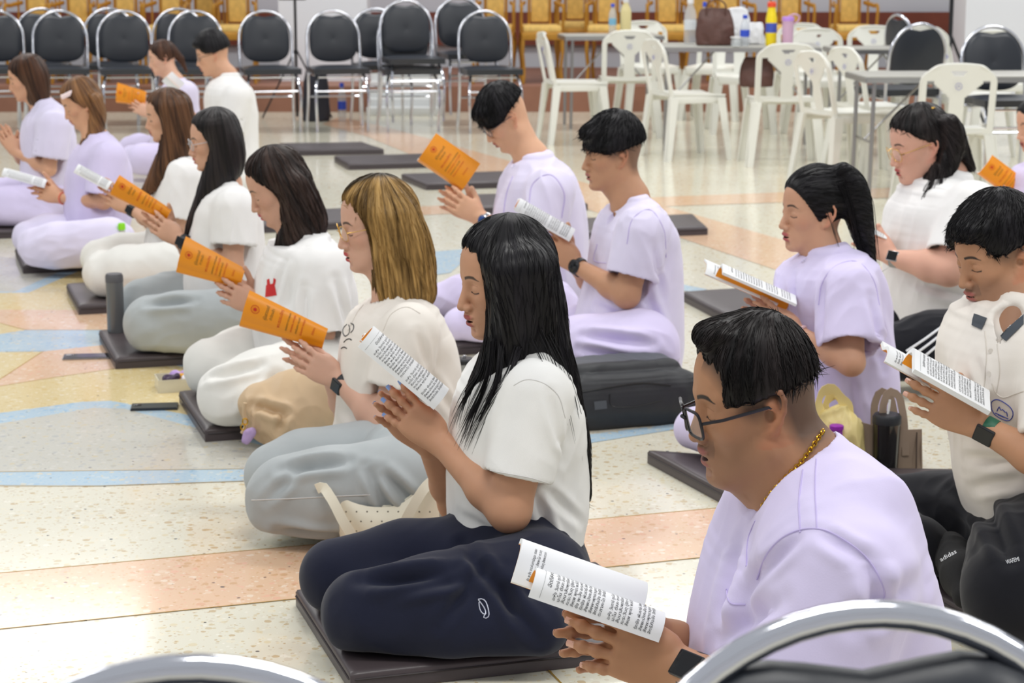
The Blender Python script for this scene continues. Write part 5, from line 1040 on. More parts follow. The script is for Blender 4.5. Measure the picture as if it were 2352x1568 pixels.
BK['I'] = bk(4.18, (826, 783, 0), (997, 925, 0), ROLL, [(0, 0), (.010, -.010), (.015, -.03), (.008, -.05)], label='rolled open booklet held by the long-haired woman in navy trousers', toward=TW)
BK['J'] = bk(2.8, (1208, 1350, 0), (1500, 1452, 0), [(0, 0), (.020, .006), (.034, .022), (.036, .044), (.024, .060), (.004, .064)], [(0, 0), (.02, -.012), (.040, -.03), (.047, -.055), (.041, -.082)], label='open booklet with curled page held by the man with glasses and gold chain', toward=TW, tf=.008, ct=.5, foff=.024)
UPC = [(0, 0), (.020, .010), (.045, .014), (.070, .006), (.082, -.004)]; LOW = [(0, 0), (-.014, -.006), (-.022, -.03), (-.02, -.06)]
BK['H'] = bk(5.2, (553, 734, 0), (742, 792, 0), UPC, LOW, cover='out', taper=.55, label='orange-covered booklet held by the woman with the dark-blond bob', toward=TW)
BK['G'] = bk(6.25, (407, 612, 0), (553, 655, 0), [(0, 0), (.02, .012), (.05, .014), (.082, .004), (.10, -.006)], LOW, cover='out', taper=.55, label='orange-covered booklet held by the woman with shoulder-length dark hair', toward=TW)
BK['F'] = bk(7.3, (257, 436, 0), (384, 502, 0), [(0, 0), (.02, .01), (.045, .010), (.062, .0)], LOW, cover='out', taper=.6, label='orange-covered booklet held by the long-haired woman in clear glasses', toward=TW)
BK['E'] = bk(8.3, (175, 393, 0), (252, 434, 0), [(a * .72, b * .7) for a, b in ROLL], [(0, 0), (.010, -.010), (.02, -.03), (.02, -.06)], label='rolled white booklet held by the woman with wavy brown hair', toward=TW, hi=True, nlines=16)
BK['B'] = bk(9.3, (10, 400, 0), (108, 428, 0), [(a * .66, b * .7) for a, b in ROLL], [(0, 0), (.010, -.010), (.02, -.03), (.02, -.06)], label='white booklet held by the woman with the pale hair clip', toward=TW, nlines=16)
BK['C'] = bk(13., (266, 232, 0), (334, 240, 0), [(0, 0), (.04, .01), (.09, .006), (.12, -.004)], [(0, 0), (-.01, -.02), (.0, -.06)], cover='out', taper=.7, label='orange booklet held by the woman with tied-back brown hair', toward=TW)
BK['D'] = bk(12.2, (372, 186, -.05), (402, 214, -.05), [(0, 0), (.03, .01), (.04, .02), (.04, .035)], [(0, 0), (.03, -.02), (.06, -.04), (.08, -.06)], label='white booklet with reddish picture held by the man in the white T-shirt', toward=TW, hi=False)
BK['K'] = bk(7.6, (962, 364, -.02), (1064, 434, -.02), [(0, 0), (.028, .011), (.065, .013), (.10, .006), (.118, .0)], [(0, 0), (-.006, -.02), (-.0, -.06), (.01, -.10)], cover='out', label='raised orange booklet held by the bowl-cut man with glasses', toward=TW, tilt=-8)
BK['L'] = bk(6.6, (1180, 478, 0), (1306, 549, 0), [(a * .85, b * .8) for a, b in ROLL], [(0, 0), (.018, -.012), (.03, -.03), (.03, -.06)], label='rolled white booklet held by the young man with the round black watch', toward=TW)
BK['M'] = bk(5.68, (1640, 640, -.09), (1806, 712, -.09), [(0, 0), (.030, .006), (.040, .02), (.034, .06), (.022, .10)], [(0, 0), (.012, -.01), (.026, -.04), (.03, -.08), (.032, -.12)], label='open booklet lying flat in the hands of the ponytail woman', toward=TW, tf=.006, tn=.008, ct=.3, foff=.03)
BK['O'] = bk(4.3, (2062, 850, -.14), (2232, 945, -.14), [(0, 0), (.038, .006), (.046, .02), (.030, .06), (.008, .105)], [(0, 0), (.018, -.01), (.026, -.03), (.022, -.06), (.032, -.10)], label='thick open booklet held by the man in the cream polo shirt', toward=TW, tf=.008, tn=.011, ct=.3, foff=.035)
BK['N'] = bk(6.9, (1975, 525, -.1), (2028, 548, -.1), [(0, 0), (.01, .01), (.012, .03), (.0, .05)], [(0, 0), (.01, -.01), (.015, -.03), (.01, -.05)], label='white booklet half hidden in the hands of the gold-glasses woman', toward=TW, nlines=8)
BK['P'] = bk(8.5, (2250, 395, 0), (2340, 462, 0), [(0, 0), (.03, .01), (.06, .012), (.09, .0)], [(0, 0), (-.006, -.02), (.0, -.06)], cover='out', label='orange booklet held by the person at the right edge', toward=TW)
# ---------------------------------------------------------------- worn things and details on clothes
seam_l = mat('lilac_seam', srgb(196, 184, 228), rough=.8); seam_w = mat('white_seam', srgb(214, 213, 212), rough=.8); seam_c = mat('cream_seam', srgb(214, 207, 198), rough=.8)
mat('blue_dial', srgb(40, 70, 130), rough=.15); blue_pr = mat('blue_emblem', srgb(50, 70, 160), rough=.6); grey_cl = mat('charcoal_collar', srgb(70, 76, 84), rough=.8); silver = mat('silver_print', srgb(200, 204, 220), rough=.3, metal=.4)
gold_c = mat('gold_chain', srgb(206, 158, 50), rough=.22, metal=1.); white_p2 = mat('white_print', srgb(232, 234, 238), rough=.6); red_pr = mat('red_print', srgb(206, 40, 44), rough=.6)
def D(k): return PE.get(k)
def wr(p, side='near', back=.022):
    for s, S, E_, Wp in p['acc']:
        if s == side: ax = nrm(E_ - Wp); return Wp + ax * back, ax
if D('J'):
    p = PE['J']; H = p['H']; glasses(H, p['root'], black_frame, rx=.0265, rz=.0205, sq=4.5, drop=.009, fwd=.018, thick=.0024)
    t = caster(p['shirt']); R = p['root']
    seam(t, [(1850, 1042), (1842, 1090), (1835, 1150), (1838, 1222)], .0013, seam_l, R); seam(t, [(1876, 1035), (1872, 1100), (1876, 1215)], .0010, seam_l, R)
    seam(t, [(1738, 1330), (1762, 1270), (1800, 1232), (1850, 1214), (1890, 1216), (1940, 1240), (1985, 1275), (2022, 1330), (2033, 1372), (2010, 1400)], .0012, seam_l, R)
    seam(t, [(1668, 1352), (1676, 1384), (1712, 1388)], .0012, seam_l, R, name='pocket_edge'); seam(t, [(1735, 1195), (1720, 1230), (1714, 1300)], .0010, seam_l, R, name='placket')
    c, ax = wr(p, back=.030); watch(c, ax, np.array([-.25, -.75, .6]), R, 'sq', r=.0305, size=.024, w=.026)
    # neck chain: links round the neck
    tb = caster(p['body']); ch = []; ts = caster(p['shirt'])
    for u, v in dense([tuple(q) for q in resamp(np.array([(1889, 990, 0), (1868, 1022, 0), (1838, 1062, 0), (1803, 1098, 0), (1775, 1130, 0), (1757, 1155, 0), (1748, 1176, 0)], float), 30)[:, :2]], 8.5):
        a = on_surf(tb, u, v, .003); 
        if a is not None: ch.append(a)
    b = MB()
    for i in range(len(ch) - 1):
        a, q = ch[i], ch[i + 1]; d = nrm(q - a); n = nrm(np.cross(d, [0, 1, 0])) if i % 2 else np.array([0, -1., 0]); w = nrm(np.cross(d, n)); c = (a + q) / 2; l = np.linalg.norm(q - a) * .68
        b.tube([c + d * l * math.cos(x) + w * .0030 * math.sin(x) for x in np.linspace(0, 2 * math.pi, 10, endpoint=False)], .00115, 5, True)
    if len(ch) > 2: b.build('neck_chain', gold_c, R)
if D('I'):
    p = PE['I']; R = p['root']; t = caster(p['shirt'])
    seam(t, [(1126, 1080), (1170, 1088), (1222, 1098), (1262, 1110)], .0012, seam_w, R, name='sleeve_seam'); seam(t, [(1180, 885), (1205, 872), (1245, 878), (1280, 905), (1298, 960)], .0012, seam_w, R); seam(t, [(1160, 830), (1150, 860), (1140, 890)], .001, seam_w, R)
    W = p['P3']; g = [[W((1128, 780, -.09)), W((1120, 860, -.12)), W((1085, 950, -.13)), W((1058, 1020, -.11))], [W((1150, 800, -.10)), W((1140, 880, -.14)), W((1105, 960, -.14)), W((1078, 1022, -.12))], [W((1190, 800, -.11)), W((1170, 860, -.16)), W((1130, 930, -.15)), W((1098, 990, -.13))], [W((1120, 780, -.06)), W((1095, 870, -.10)), W((1060, 930, -.10)), W((1040, 985, -.10))]]
    wisps(p['H'], g, 26, .0042, .0009, 'hair_black', R, 3)
    g = [[W((1240, 770, -.10)), W((1275, 850, -.16)), W((1300, 930, -.16)), W((1318, 1010, -.13))], [W((1255, 770, -.09)), W((1300, 860, -.13)), W((1328, 960, -.10)), W((1338, 1060, -.06))], [W((1285, 760, -.04)), W((1325, 880, -.05)), W((1342, 1000, -.03)), W((1344, 1130, -.02))], [W((1225, 780, -.11)), W((1250, 840, -.165)), W((1265, 900, -.18)), W((1278, 960, -.175))]]
    wisps(p['H'], g, 7, .006, .0007, 'hair_black', R, 5, 'loose_strands')
    tp = caster([c for c in R.children if c.name.startswith('trousers')][0]); 
    P = [(1098, 1376), (1106, 1373), (1116, 1380), (1122, 1398), (1124, 1416), (1116, 1422), (1108, 1418), (1112, 1412), (1118, 1410), (1112, 1394), (1104, 1384)]
    seam(tp, P + P[:1], .0013, silver, R, 'printed_badge', smooth=False); seam(tp, [(1100, 1382), (1101, 1398), (1109, 1411), (1116, 1410)], .0013, silver, R, 'printed_badge', smooth=False)
if D('H'):
    p = PE['H']; R = p['root']; glasses(p['H'], R, gold_wire, rx=.0245, rz=.0205, r=.0009, sq=2.6, fwd=.006); t = caster(p['shirt'])
    seam(t, [(880, 760), (900, 720), (935, 705), (965, 720)], .0013, seam_c, R); seam(t, [(835, 700), (822, 716), (812, 735), (800, 760)], .0016, seam_c, R, 'placket')
    for P in ([(797, 745), (790, 752), (788, 764), (793, 772), (800, 768), (804, 756), (801, 746)], [(806, 742), (812, 746), (812, 756), (806, 764)], [(790, 786), (796, 780), (803, 778), (808, 781)], [(784, 800), (790, 797), (797, 800)]): seam(t, P, .0016, inkm, R, 'printed_drawing')
    c, ax = wr(p, back=.026); watch(c, ax, np.array([-.55, -.75, -.1]), R, 'sq', r=.0275, size=.020, w=.022)
    tp = caster([c for c in R.children if c.name.startswith('trousers')][0]); seam(tp, [(578, 1148), (640, 1146), (760, 1140), (850, 1136)], .0013, seam_w, R, 'side_seam')
if D('G'):
    p = PE['G']; t = caster(p['shirt']); R = p['root']
    for q in ([(612, 655), (630, 650), (636, 678), (610, 682)], [(614, 642), (619, 640), (621, 656), (614, 657)], [(629, 638), (634, 642), (632, 654), (627, 652)]): patch(t, q, red_pr, R, 'printed_patch')
    for s, S, E_, Wp in p['acc']:
        if s == 'near':
            b = MB(); 
    c, ax = wr(p, back=-.075)
if D('F'):
    p = PE['F']; R = p['root']; glasses(p['H'], R, mat('clear_frame', srgb(200, 206, 214), rough=.15, metal=.3), rx=.025, rz=.022, r=.0012, sq=2.4, fwd=.006); c, ax = wr(p, back=.02); watch(c, ax, np.array([-.4, -.8, .2]), R, 'sq', r=.027, size=.019, w=.024)
if D('E'):
    p = PE['E']; c, ax = wr(p, back=.015); watch(c, ax, np.array([-.4, -.8, .2]), p['root'], 'sq', r=.026, size=.018, w=.03)
if D('B'):
    p = PE['B']; c, ax = wr(p, back=.015); b = MB(); u = nrm(np.cross(ax, [0, 1, 0])); w = np.cross(ax, u); b.tube([c + .028 * (u * math.cos(a) + w * math.sin(a)) for a in np.linspace(0, 2 * math.pi, 24, endpoint=False)], .003, 6, True); b.build('bracelet', mat('coral_string', srgb(226, 110, 84), rough=.6), p['root'])
    b = MB(); q = p['H']; b.box(q.W(.045, .068, .078), (.085, .010, .022), q.M, bev=.004); b.build('hair_clip', mat('pink_clip', srgb(246, 226, 226), rough=.25), p['root'])
if D('D'): glasses(PE['D']['H'], PE['D']['root'], black_frame, rx=.024, rz=.019, r=.0012)
if D('K'):
    p = PE['K']; R = p['root']; glasses(p['H'], R, mat('grey_frame', srgb(70, 72, 80), rough=.25), rx=.025, rz=.020, r=.0014, sq=3, fwd=.004); c, ax = wr(p, back=.03); watch(c, ax, np.array([-.3, -.9, .1]), R, 'round', r=.029, size=.021, w=.018, strap=steel, facem=steel)
    t = caster(p['shirt']); seam(t, [(1178, 405), (1165, 440), (1158, 480), (1156, 520)], .003, seam_l, R, 'placket'); seam(t, [(1215, 470), (1225, 420), (1262, 400), (1295, 440), (1290, 500)], .0025, seam_l, R)
if D('L'):
    p = PE['L']; R = p['root']; c, ax = wr(p, back=.012); watch(c, ax, np.array([-.35, -.9, .05]), R, 'round', r=.0295, size=.023, w=.02); t = caster(p['shirt'])
    seam(t, [(1397, 628), (1430, 640), (1474, 660)], .0016, seam_l, R, 'sleeve_seam'); seam(t, [(1440, 560), (1455, 500), (1490, 480), (1522, 520), (1530, 590)], .0018, seam_l, R); seam(t, [(1372, 560), (1366, 600), (1392, 604)], .0016, seam_l, R, 'pocket_edge')
if D('M'):
    p = PE['M']; R = p['root']; t = caster(p['shirt']); H = p['H']
    seam(t, [(1905, 800), (1950, 806), (2002, 808)], .0014, seam_l, R, 'sleeve_seam'); seam(t, [(1880, 700), (1888, 650), (1920, 610), (1968, 600), (2005, 640), (2020, 700)], .0016, seam_l, R)
    b = []; c = H.W(-.062, 0, .098); 
    for k in range(11):
        a = k * 2 * math.pi / 11; q = c + (math.cos(a) * H.M[1] + math.sin(a) * nrm(H.M[0] * .6 + H.M[2] * .8)) * .022; b.append(ell(q, (.013, .013, .013), None, .008))
    hair_obj('scrunchie', H, b, .0035, mat('black_satin', srgb(20, 20, 24), rough=.35), R)
    W = p['P3']; wisps(H, [[W((1940, 400, 0)), W((1972, 460, -.01)), W((1990, 540, 0)), W((2004, 632, 0))], [W((1935, 420, -.03)), W((1955, 480, -.04)), W((1975, 560, -.03)), W((1992, 622, -.01))], [W((1950, 395, .01)), W((1990, 450, 0)), W((2002, 530, 0)), W((2008, 628, 0))]], 26, .007, .0009, 'hair_black', R, 5)
    wisps(H, [[W((1895, 470, -.08)), W((1912, 520, -.085)), W((1925, 560, -.08)), W((1932, 585, -.08))]], 5, .003, .0005, 'hair_black', R, 9, 'loose_strands')
    c, ax = wr(p, back=.01); b = MB(); u = nrm(np.cross(ax, [0, 1, 0])); w = np.cross(ax, u); b.tube([c + .026 * (u * math.cos(a) + w * math.sin(a)) for a in np.linspace(0, 2 * math.pi, 24, endpoint=False)], .005, 6, True); b.build('bracelet', mat('blush_strap', srgb(232, 196, 196), rough=.5), R)
if D('N'):
    p = PE['N']; R = p['root']; H = p['H']; glasses(H, R, gold_wire, rx=.025, rz=.022, r=.0011, sq=2.4, drop=.006, fwd=.006); c, ax = wr(p, back=.012); watch(c, ax, np.array([-.2, -.9, .35]), R, 'sq', r=.030, size=.021, w=.026, strap=mat('grey_strap', srgb(150, 152, 150), rough=.5), facem=mat('silver_case', srgb(190, 192, 196), rough=.2, metal=.9))
    tp = caster([c for c in R.children if c.name.startswith('trousers')][0])
    for k in range(3): seam(tp, [(2082 + k * 17, 806 + k * 9), (2122 + k * 14, 780 + k * 8), (2172 + k * 10, 744 + k * 7)], .0045, white_p2, R, 'white_stripe', smooth=False)
    W = p['P3']; wisps(H, [[W((2150, 380, -.10)), W((2140, 420, -.13)), W((2120, 460, -.13)), W((2106, 512, -.12))], [W((2165, 390, -.10)), W((2155, 430, -.14)), W((2135, 470, -.13)), W((2118, 505, -.12))]], 22, .007, .001, 'hair_soft_black', R, 6, wave=.006)
    b = MB(); b.lathe(H.W(-.05, .045, .112), [(.006, 0), (.010, .006), (.004, .010)], 10, H.M[2]); b.build('hair_pin', gold_wire, R)
if D('O'):
    p = PE['O']; R = p['root']; H = p['H']; t = caster(p['shirt'])
    patch(t, [(2238, 722), (2268, 732), (2256, 758), (2234, 748)], grey_cl, R, 'collar_panel', .003); patch(t, [(2352, 724), (2352, 745), (2312, 784), (2296, 772)], grey_cl, R, 'collar_panel', .003)
    seam(t, [(2262, 760), (2266, 810), (2262, 870), (2258, 905)], .0016, seam_c, R, 'placket'); seam(t, [(2290, 790), (2296, 850), (2288, 905)], .0014, seam_c, R, 'placket')
    seam(t, [(2278, 880), (2290, 905), (2300, 912), (2330, 905), (2352, 898)], .0014, seam_c, R, 'pocket_edge')
    for u, v in ((2276, 806), (2272, 858)): 
        q = on_surf(t, u, v, .001)
        if q is not None: b = MB(); b.lathe(q, [(.0055, 0), (.0055, .0015)], 14, (-.3, -.95, .1)); b.build('button', seam_c, R)
    for P in ([(2278, 940), (2276, 922), (2288, 916), (2300, 920), (2318, 932), (2328, 945), (2326, 960), (2318, 968), (2300, 962), (2284, 952), (2278, 940)], [(2290, 944), (2296, 930), (2298, 946), (2304, 936), (2308, 950), (2312, 942), (2314, 956)], [(2286, 948), (2300, 954), (2316, 962)], [(2292, 952), (2306, 958)]): seam(t, P, .0011, blue_pr, R, 'printed_emblem', smooth=False)
    c, ax = wr(p, back=.030); watch(c, ax, np.array([-.25, -.9, -.25]), R, 'sq', r=.029, size=.0215, w=.024, strap=mat('green_strap', srgb(24, 92, 66), rough=.5), facem=dark_strap)
    tp = caster([c for c in R.children if c.name.startswith('trousers')][0]); b = MB()
    # socks
    f1 = [p['P3'](q) for q in ((2200, 1290, -.10), (2150, 1285, -.08), (2110, 1282, -.06))]
    W = p['P3']; pr = [cap(W((2180, 1262, -.02)), W((2215, 1325, -.16)), .042, .040, .03), cap(W((2215, 1325, -.16)), W((2222, 1368, -.22)), .040, .032, .03), cap(W((2215, 1320, -.14)), W((2240, 1345, -.12)), .036, .036, .03)]
    sk = sdf_obj('sock', pr, .005, mat('black_knit', srgb(24, 24, 26), rough=.9, bump=(500, .4, .001)), R, disp=folds(3, .003, 16)); ts = caster(sk); 
    V, Fc = text_geo('adidas', 1.)
    def on_text(tc, txt, a, b_, hgt, m, name):
        V, Fc = text_geo(txt, 1.); w = V[:, 0].max(); d = np.array(b_, float) - a; L_ = np.hypot(*d); e = d / L_; nn_ = np.array([e[1], -e[0]]); P = []
        for x, y, _ in V:
            q = np.array(a) + e * (x / w * L_) + nn_ * (y * hgt); h_ = on_surf(tc, q[0], q[1], .001); 
            if h_ is None: return
            P.append(h_)
        mb = MB(); mb.add(P, Fc); mb.build(name, m, R, smooth=False)
    on_text(ts, 'adidas', (2162, 1290), (2198, 1270), 14, white_p2, 'printed_word'); on_text(tp, 'WAFEMI', (2312, 1296), (2342, 1288), 14, white_p2, 'printed_word')
# ---------------------------------------------------------------- furniture at the back
chrome = mat('chrome', srgb(222, 224, 232), rough=.12, metal=1.); blk_v = mat('black_vinyl', srgb(44, 48, 56), rough=.38, spec=.5, noise=(3, .08, 2)); rubber = mat('rubber_tip', srgb(40, 40, 42), rough=.7)
def banquet_chair(lb='x'):
    r = empty('banquet_chair', (0, 0, 0)); w = .215; zt = .94
    # faces -Y; back at y=+.19
    P = [(-w - .01, .26, 0), (-w, .215, .25), (-w, .20, .46)]; yb = lambda z: .20 + (z - .46) * .14
    for a in np.linspace(0, math.pi, 25): P.append((-w * math.cos(a), yb(.72 + (zt - .72) * math.sin(a)), .72 + (zt - .72) * math.sin(a)))
    P += [(w, .20, .46), (w, .215, .25), (w + .01, .26, 0)]
    b = MB(); b.tube(resamp(P, 96), .0115, 14); b.build('back_frame', chrome, r, world=False)
    for s in (-1, 1):
        b = MB(); b.tube(resamp([(s * .205, -.235, 0), (s * .20, -.20, .40), (s * .19, -.17, .435), (s * .19, .1, .435), (s * .2, .19, .44)], 24), .011, 8); b.build('leg', chrome, r, world=False)
    for q0, q1, r0 in (((-.2, -.205, .32), (.2, -.205, .32), .007), ((-.2, .2, .25), (.2, .2, .25), .007), ((-.19, -.15, .43), (.19, -.15, .43), .008)): b = MB(); b.tube([q0, q1], r0, 8); b.build('stretcher', chrome, r, world=False)
    # seat
    G = np.array([[(x * .225 * (1 - .06 * (y > .5)), -.235 + y * .43, .475 + .018 * (1 - x**4) * (1 - (2 * y - 1)**4)) for y in np.linspace(0, 1, 12)] for x in np.linspace(-1, 1, 12)])
    b = MB(); b.sheet(G, .045); b.build('seat', blk_v, r, world=False, angle=70)
    # back cushion
    n = 48; ring = []
    V = []; F_ = []; lay = [(.0, -.012), (.85, -.03), (1, -.012), (1, .012), (.8, .022), (0, .022)]
    for (k, o) in lay:
        for a in np.linspace(0, 2 * math.pi, n, endpoint=False):
            c, s_ = math.cos(a), math.sin(a); x = .196 * np.sign(c) * abs(c)**.70 * k; z0 = .715 + (.205 if s_ > 0 else .185) * np.sign(s_) * abs(s_)**(.95 if s_ > 0 else .55) * k
            if s_ > 0: z0 -= .026 * math.exp(-(x / .07)**2) * k
            V.append((x, yb(z0) + o, z0))
    F_ = [(i * n + j, i * n + (j + 1) % n, (i + 1) * n + (j + 1) % n, (i + 1) * n + j) for i in range(len(lay) - 1) for j in range(n)]
    b = MB(); b.add(V, F_); b.build('backrest', blk_v, r, world=False, angle=60)
    return r
def chair_at(src, first, pos, rz, label, group):
    o = src if first else copy_tree(src); place(o, pos, rz); tag(o, label, 'chair', group); return o
BC = banquet_chair(); GB = 'black and chrome banquet chairs'
def gY(u, Y): return ((u - 1176) / F_PX * (Y * CT + CAM_H * ST), Y, 0)
rows = [(-8, 16.25, 0, 'black banquet chair cut by the left edge of the photo'), (138, 16.2, 0, 'black banquet chair in the front row above the woman with the pale hair clip'), (290, 16.2, 0, 'black banquet chair in the front row directly left of the brown-haired woman in lilac'), (450, 16.2, 0, 'black banquet chair right behind the man in the white T-shirt'),
        (615, 16.2, 0, 'black banquet chair in the front row just right of the man in the white T-shirt'), (770, 16.25, 0, 'black banquet chair left of the doubled-up stack, with lens-shaped handle gap'), (932, 16.2, 0, 'lower black banquet chair of the stacked pair in the front row'), (940, 16.16, .085, 'upper black banquet chair of the stacked pair, rising above the row'),
        (1118, 16.15, 0, 'rightmost black banquet chair of the front row, beside the gold armchairs'), (98, 16.8, 0, 'black banquet chair in second row, half hidden at the left'), (252, 16.8, 0, 'black banquet chair in second row, second from the left'), (412, 16.8, 0, 'black banquet chair in second row behind the glasses-wearing man in white'), (870, 16.8, 0, 'black banquet chair behind the stacked pair, its left side showing'), (1066, 16.8, .09, 'raised black banquet chair behind the rightmost front-row chair')]
for i, (u, Y, z, lb) in enumerate(rows):
    x, y, _ = gY(u + 8, Y); chair_at(BC, i == 0, (x, y, z), math.radians(14 + random.uniform(-3, 3)), lb, GB)
for u, Y, z, rz, lb in ((2056, 13.85, .0, 200, 'black banquet chair standing by the folding table, round back toward us'), (2120, 15.6, .0, 110, 'black banquet chair turned sideways behind the round-backed one'), (2300, 12.9, .0, 8, 'black banquet chair at the right edge by the folding table')):
    x, y, _ = gY(u, Y); chair_at(BC, False, (x, y, z), math.radians(rz), lb, GB)
# near chairs in the foreground
x, y, _ = gY(2010, 1.45); chair_at(BC, False, ((2105 - 1176) / F_PX * (1.45 * CT + .5 * ST), 1.45 - .26, 0), math.radians(8), 'chrome-rimmed black chair back, out of focus at the bottom right', 'blurred chairs nearest the camera')
chair_at(BC, False, ((480 - 1176) / F_PX * (1.32 * CT + .5 * ST), 1.33 - .26, 0.0), math.radians(4), 'chrome-rimmed chair back, only its top arc showing at the bottom left', 'blurred chairs nearest the camera')
# white plastic chairs
pl = mat('white_plastic', srgb(232, 232, 224), rough=.34, spec=.5); logo_m = mat('blue_print', srgb(120, 120, 190), rough=.5)
def plastic_chair():
    r = empty('plastic_chair', (0, 0, 0)); yb = lambda z: .17 + (z - .43) * .20
    # seat
    G = np.array([[(x * (.215 - .02 * y), -.21 + y * .40, .435 + .012 * x * x + .006 * y) for y in np.linspace(0, 1, 10)] for x in np.linspace(-1, 1, 10)]); b = MB(); b.sheet(G, .012)
    for s in (-1, 1): b.box((s * .2, 0, .415), (.012, .40, .05), bev=.003)
    b.box((0, -.205, .415), (.40, .012, .05), bev=.003); b.build('seat', pl, r, world=False, angle=50)
    for sx in (-1, 1):
        for sy in (-1, 1):
            b = MB(); V = []; 
            for z, k in ((.43, 1.), (.2, .8), (0, .66)):
                cx = sx * (.195 + (.43 - z) * .10); cy = sy * .185 + (.43 - z) * sy * .12; w = .032 * k
                V += [(cx - w, cy - .012 * sy, z), (cx + w, cy - .012 * sy, z), (cx + w, cy + .012 * sy, z), (cx - w, cy + .012 * sy, z)]
                V[-4:] = [(a, b_, c) for a, b_, c in V[-4:]]
            b.add(V, [(i * 4 + j, i * 4 + (j + 1) % 4, i * 4 + 4 + (j + 1) % 4, i * 4 + 4 + j) for i in range(2) for j in range(4)] + [(8, 9, 10, 11), (3, 2, 1, 0)])
            V2 = [];  # side web
            for z, k in ((.43, 1.), (0, .55)):
                cx = sx * (.225 + (.43 - z) * .10); cy = sy * .175 + (.43 - z) * sy * .12; w = .03 * k
                V2 += [(cx - .004, cy - w, z), (cx + .004, cy - w, z), (cx + .004, cy + w, z), (cx - .004, cy + w, z)]
            b.add(V2, [(j, (j + 1) % 4, 4 + (j + 1) % 4, 4 + j) for j in range(4)] + [(4, 5, 6, 7), (3, 2, 1, 0)])
            b.build('leg', pl, r, world=False, angle=50)
    # back: outline with two windows, built as thick sheet cells
    nx, nz = 41, 44; X = np.linspace(-1, 1, nx); Z = np.linspace(.43, .82, nz); b = MB(); ok = np.zeros((nx - 1, nz - 1), bool)
    def halfw(z):
        k = (z - .43) / .39; w = .205 + .0 * k; return w * (1 - max(0, (k - .72) / .28)**2.6 * .42)
    V = []; 
    for i in range(nx):
        for j in range(nz): hw = halfw(Z[j]); x = X[i] * hw; V.append((x, yb(Z[j]) - .035 * (1 - (x / .205)**2) * .6 + .02, Z[j] - max(0, (Z[j] - .74)) * .35 * (x / .2)**2))
    for i in range(nx - 1):
        for j in range(nz - 1):
            x = (X[i] + X[i + 1]) / 2 * halfw(Z[j]); z = (Z[j] + Z[j + 1]) / 2; ax = abs(x); hole = False
            if .47 < z < .725 and .045 + max(0, z - .64) * 1.1 < ax < halfw(z) - .035: hole = True
            if .755 < z < .785 and ax < .055 - abs(z - .785) * .9: hole = True
            ok[i, j] = not hole
    th = .0045; Vn = np.array(V); A = Vn + [0, -th, 0]; Bk = Vn + [0, th, 0]; k = nx * nz; F_ = []
    idx = lambda i, j: i * nz + j
    for i in range(nx - 1):
        for j in range(nz - 1):
            if not ok[i, j]: continue
            q = (idx(i, j), idx(i + 1, j), idx(i + 1, j + 1), idx(i, j + 1)); F_.append(q); F_.append(tuple(a + k for a in q[::-1]))
            for (di, dj, a, c) in ((-1, 0, 3, 0), (1, 0, 1, 2), (0, -1, 0, 1), (0, 1, 2, 3)):
                ii, jj = i + di, j + dj
                if ii < 0 or jj < 0 or ii >= nx - 1 or jj >= nz - 1 or not ok[ii, jj]: F_.append((q[c], q[a], q[a] + k, q[c] + k))
    b.add(np.vstack([A, Bk]), F_)
    rim = [(-halfw(z) , yb(z) + .008, z - max(0, (z - .74)) * .35 * (halfw(z) / .2)**2) for z in np.linspace(.40, .82, 14)]; rim += [(x, yb(.82) + .008 - .02 * (1 - (x / .2)**2), .82 - .028 * (x / .2)**2) for x in np.linspace(-halfw(.82), halfw(.82), 9)][1:-1]; rim += [(-x, y, z) for x, y, z in rim[:14][::-1]]
    b.tube(resamp(rim, 60), .0085, 6); b.build('backrest', pl, r, world=False, angle=50)
    lg = MB(); a_ = np.linspace(0, 2 * math.pi, 20, endpoint=False)
    for s in (.015, -.035): ring = [(math.cos(t) * .018, yb(.70) + s + .006, .70 + math.sin(t) * .018) for t in a_]; lg.tube(ring, .0014, 4, True); lg.tube([(-.008, yb(.7) + s + .006, .693), (0, yb(.7) + s + .006, .71), (.008, yb(.7) + s + .006, .693)], .0018, 4)
    lg.build('printed_badge', logo_m, r, world=False); return r
PC = plastic_chair(); GW = 'white plastic chairs'
ws = [(1318, 15.2, 100, 'white plastic chair in side view beside the gold armchairs, leftmost of the white chairs'), (1440, 15.7, 180, 'white plastic chair with its slotted back to us, nearest the left table'), (1572, 14.0, 108, 'white plastic chair facing right between the left table and the brown handbag'), (1793, 13.55, 180, 'white plastic chair seen from behind below the purple tumbler'), (1935, 12.4, 112, 'white plastic chair facing right, front one of the overlapping pair'), (2006, 12.9, 112, 'white plastic chair facing right, rear one of the overlapping pair'), (2168, 11.2, 180, 'nearest white plastic chair seen from behind above the glasses-wearing woman'),
      (1490, 17.3, 10, 'white plastic chair behind the left table, only its top showing'), (1640, 17.2, -20, 'white plastic chair behind the brown handbag, top left of it'), (1850, 16.7, 5, 'white plastic chair standing farthest back to the right of the purple tumbler'), (1885, 15.6, 5, 'white plastic chair in front of the farthest one, with printed badge'), (2000, 16.2, -10, 'white plastic chair right of the tumbler, partly behind black chair'), (2125, 16.0, 0, 'white plastic chair behind the sideways black chair'), (2290, 15.2, 0, 'white plastic chair at the back right by the wall'), (2228, 13.9, 60, 'white plastic chair angled behind the nearest one'), (1700, 16.0, 0, 'white plastic chair mostly hidden by the brown handbag')]
for i, (u, Y, rz, lb) in enumerate(ws):
    x, y, _ = gY(u, Y); chair_at(PC, i == 0, (x, y, 0), math.radians(rz), lb, GW)
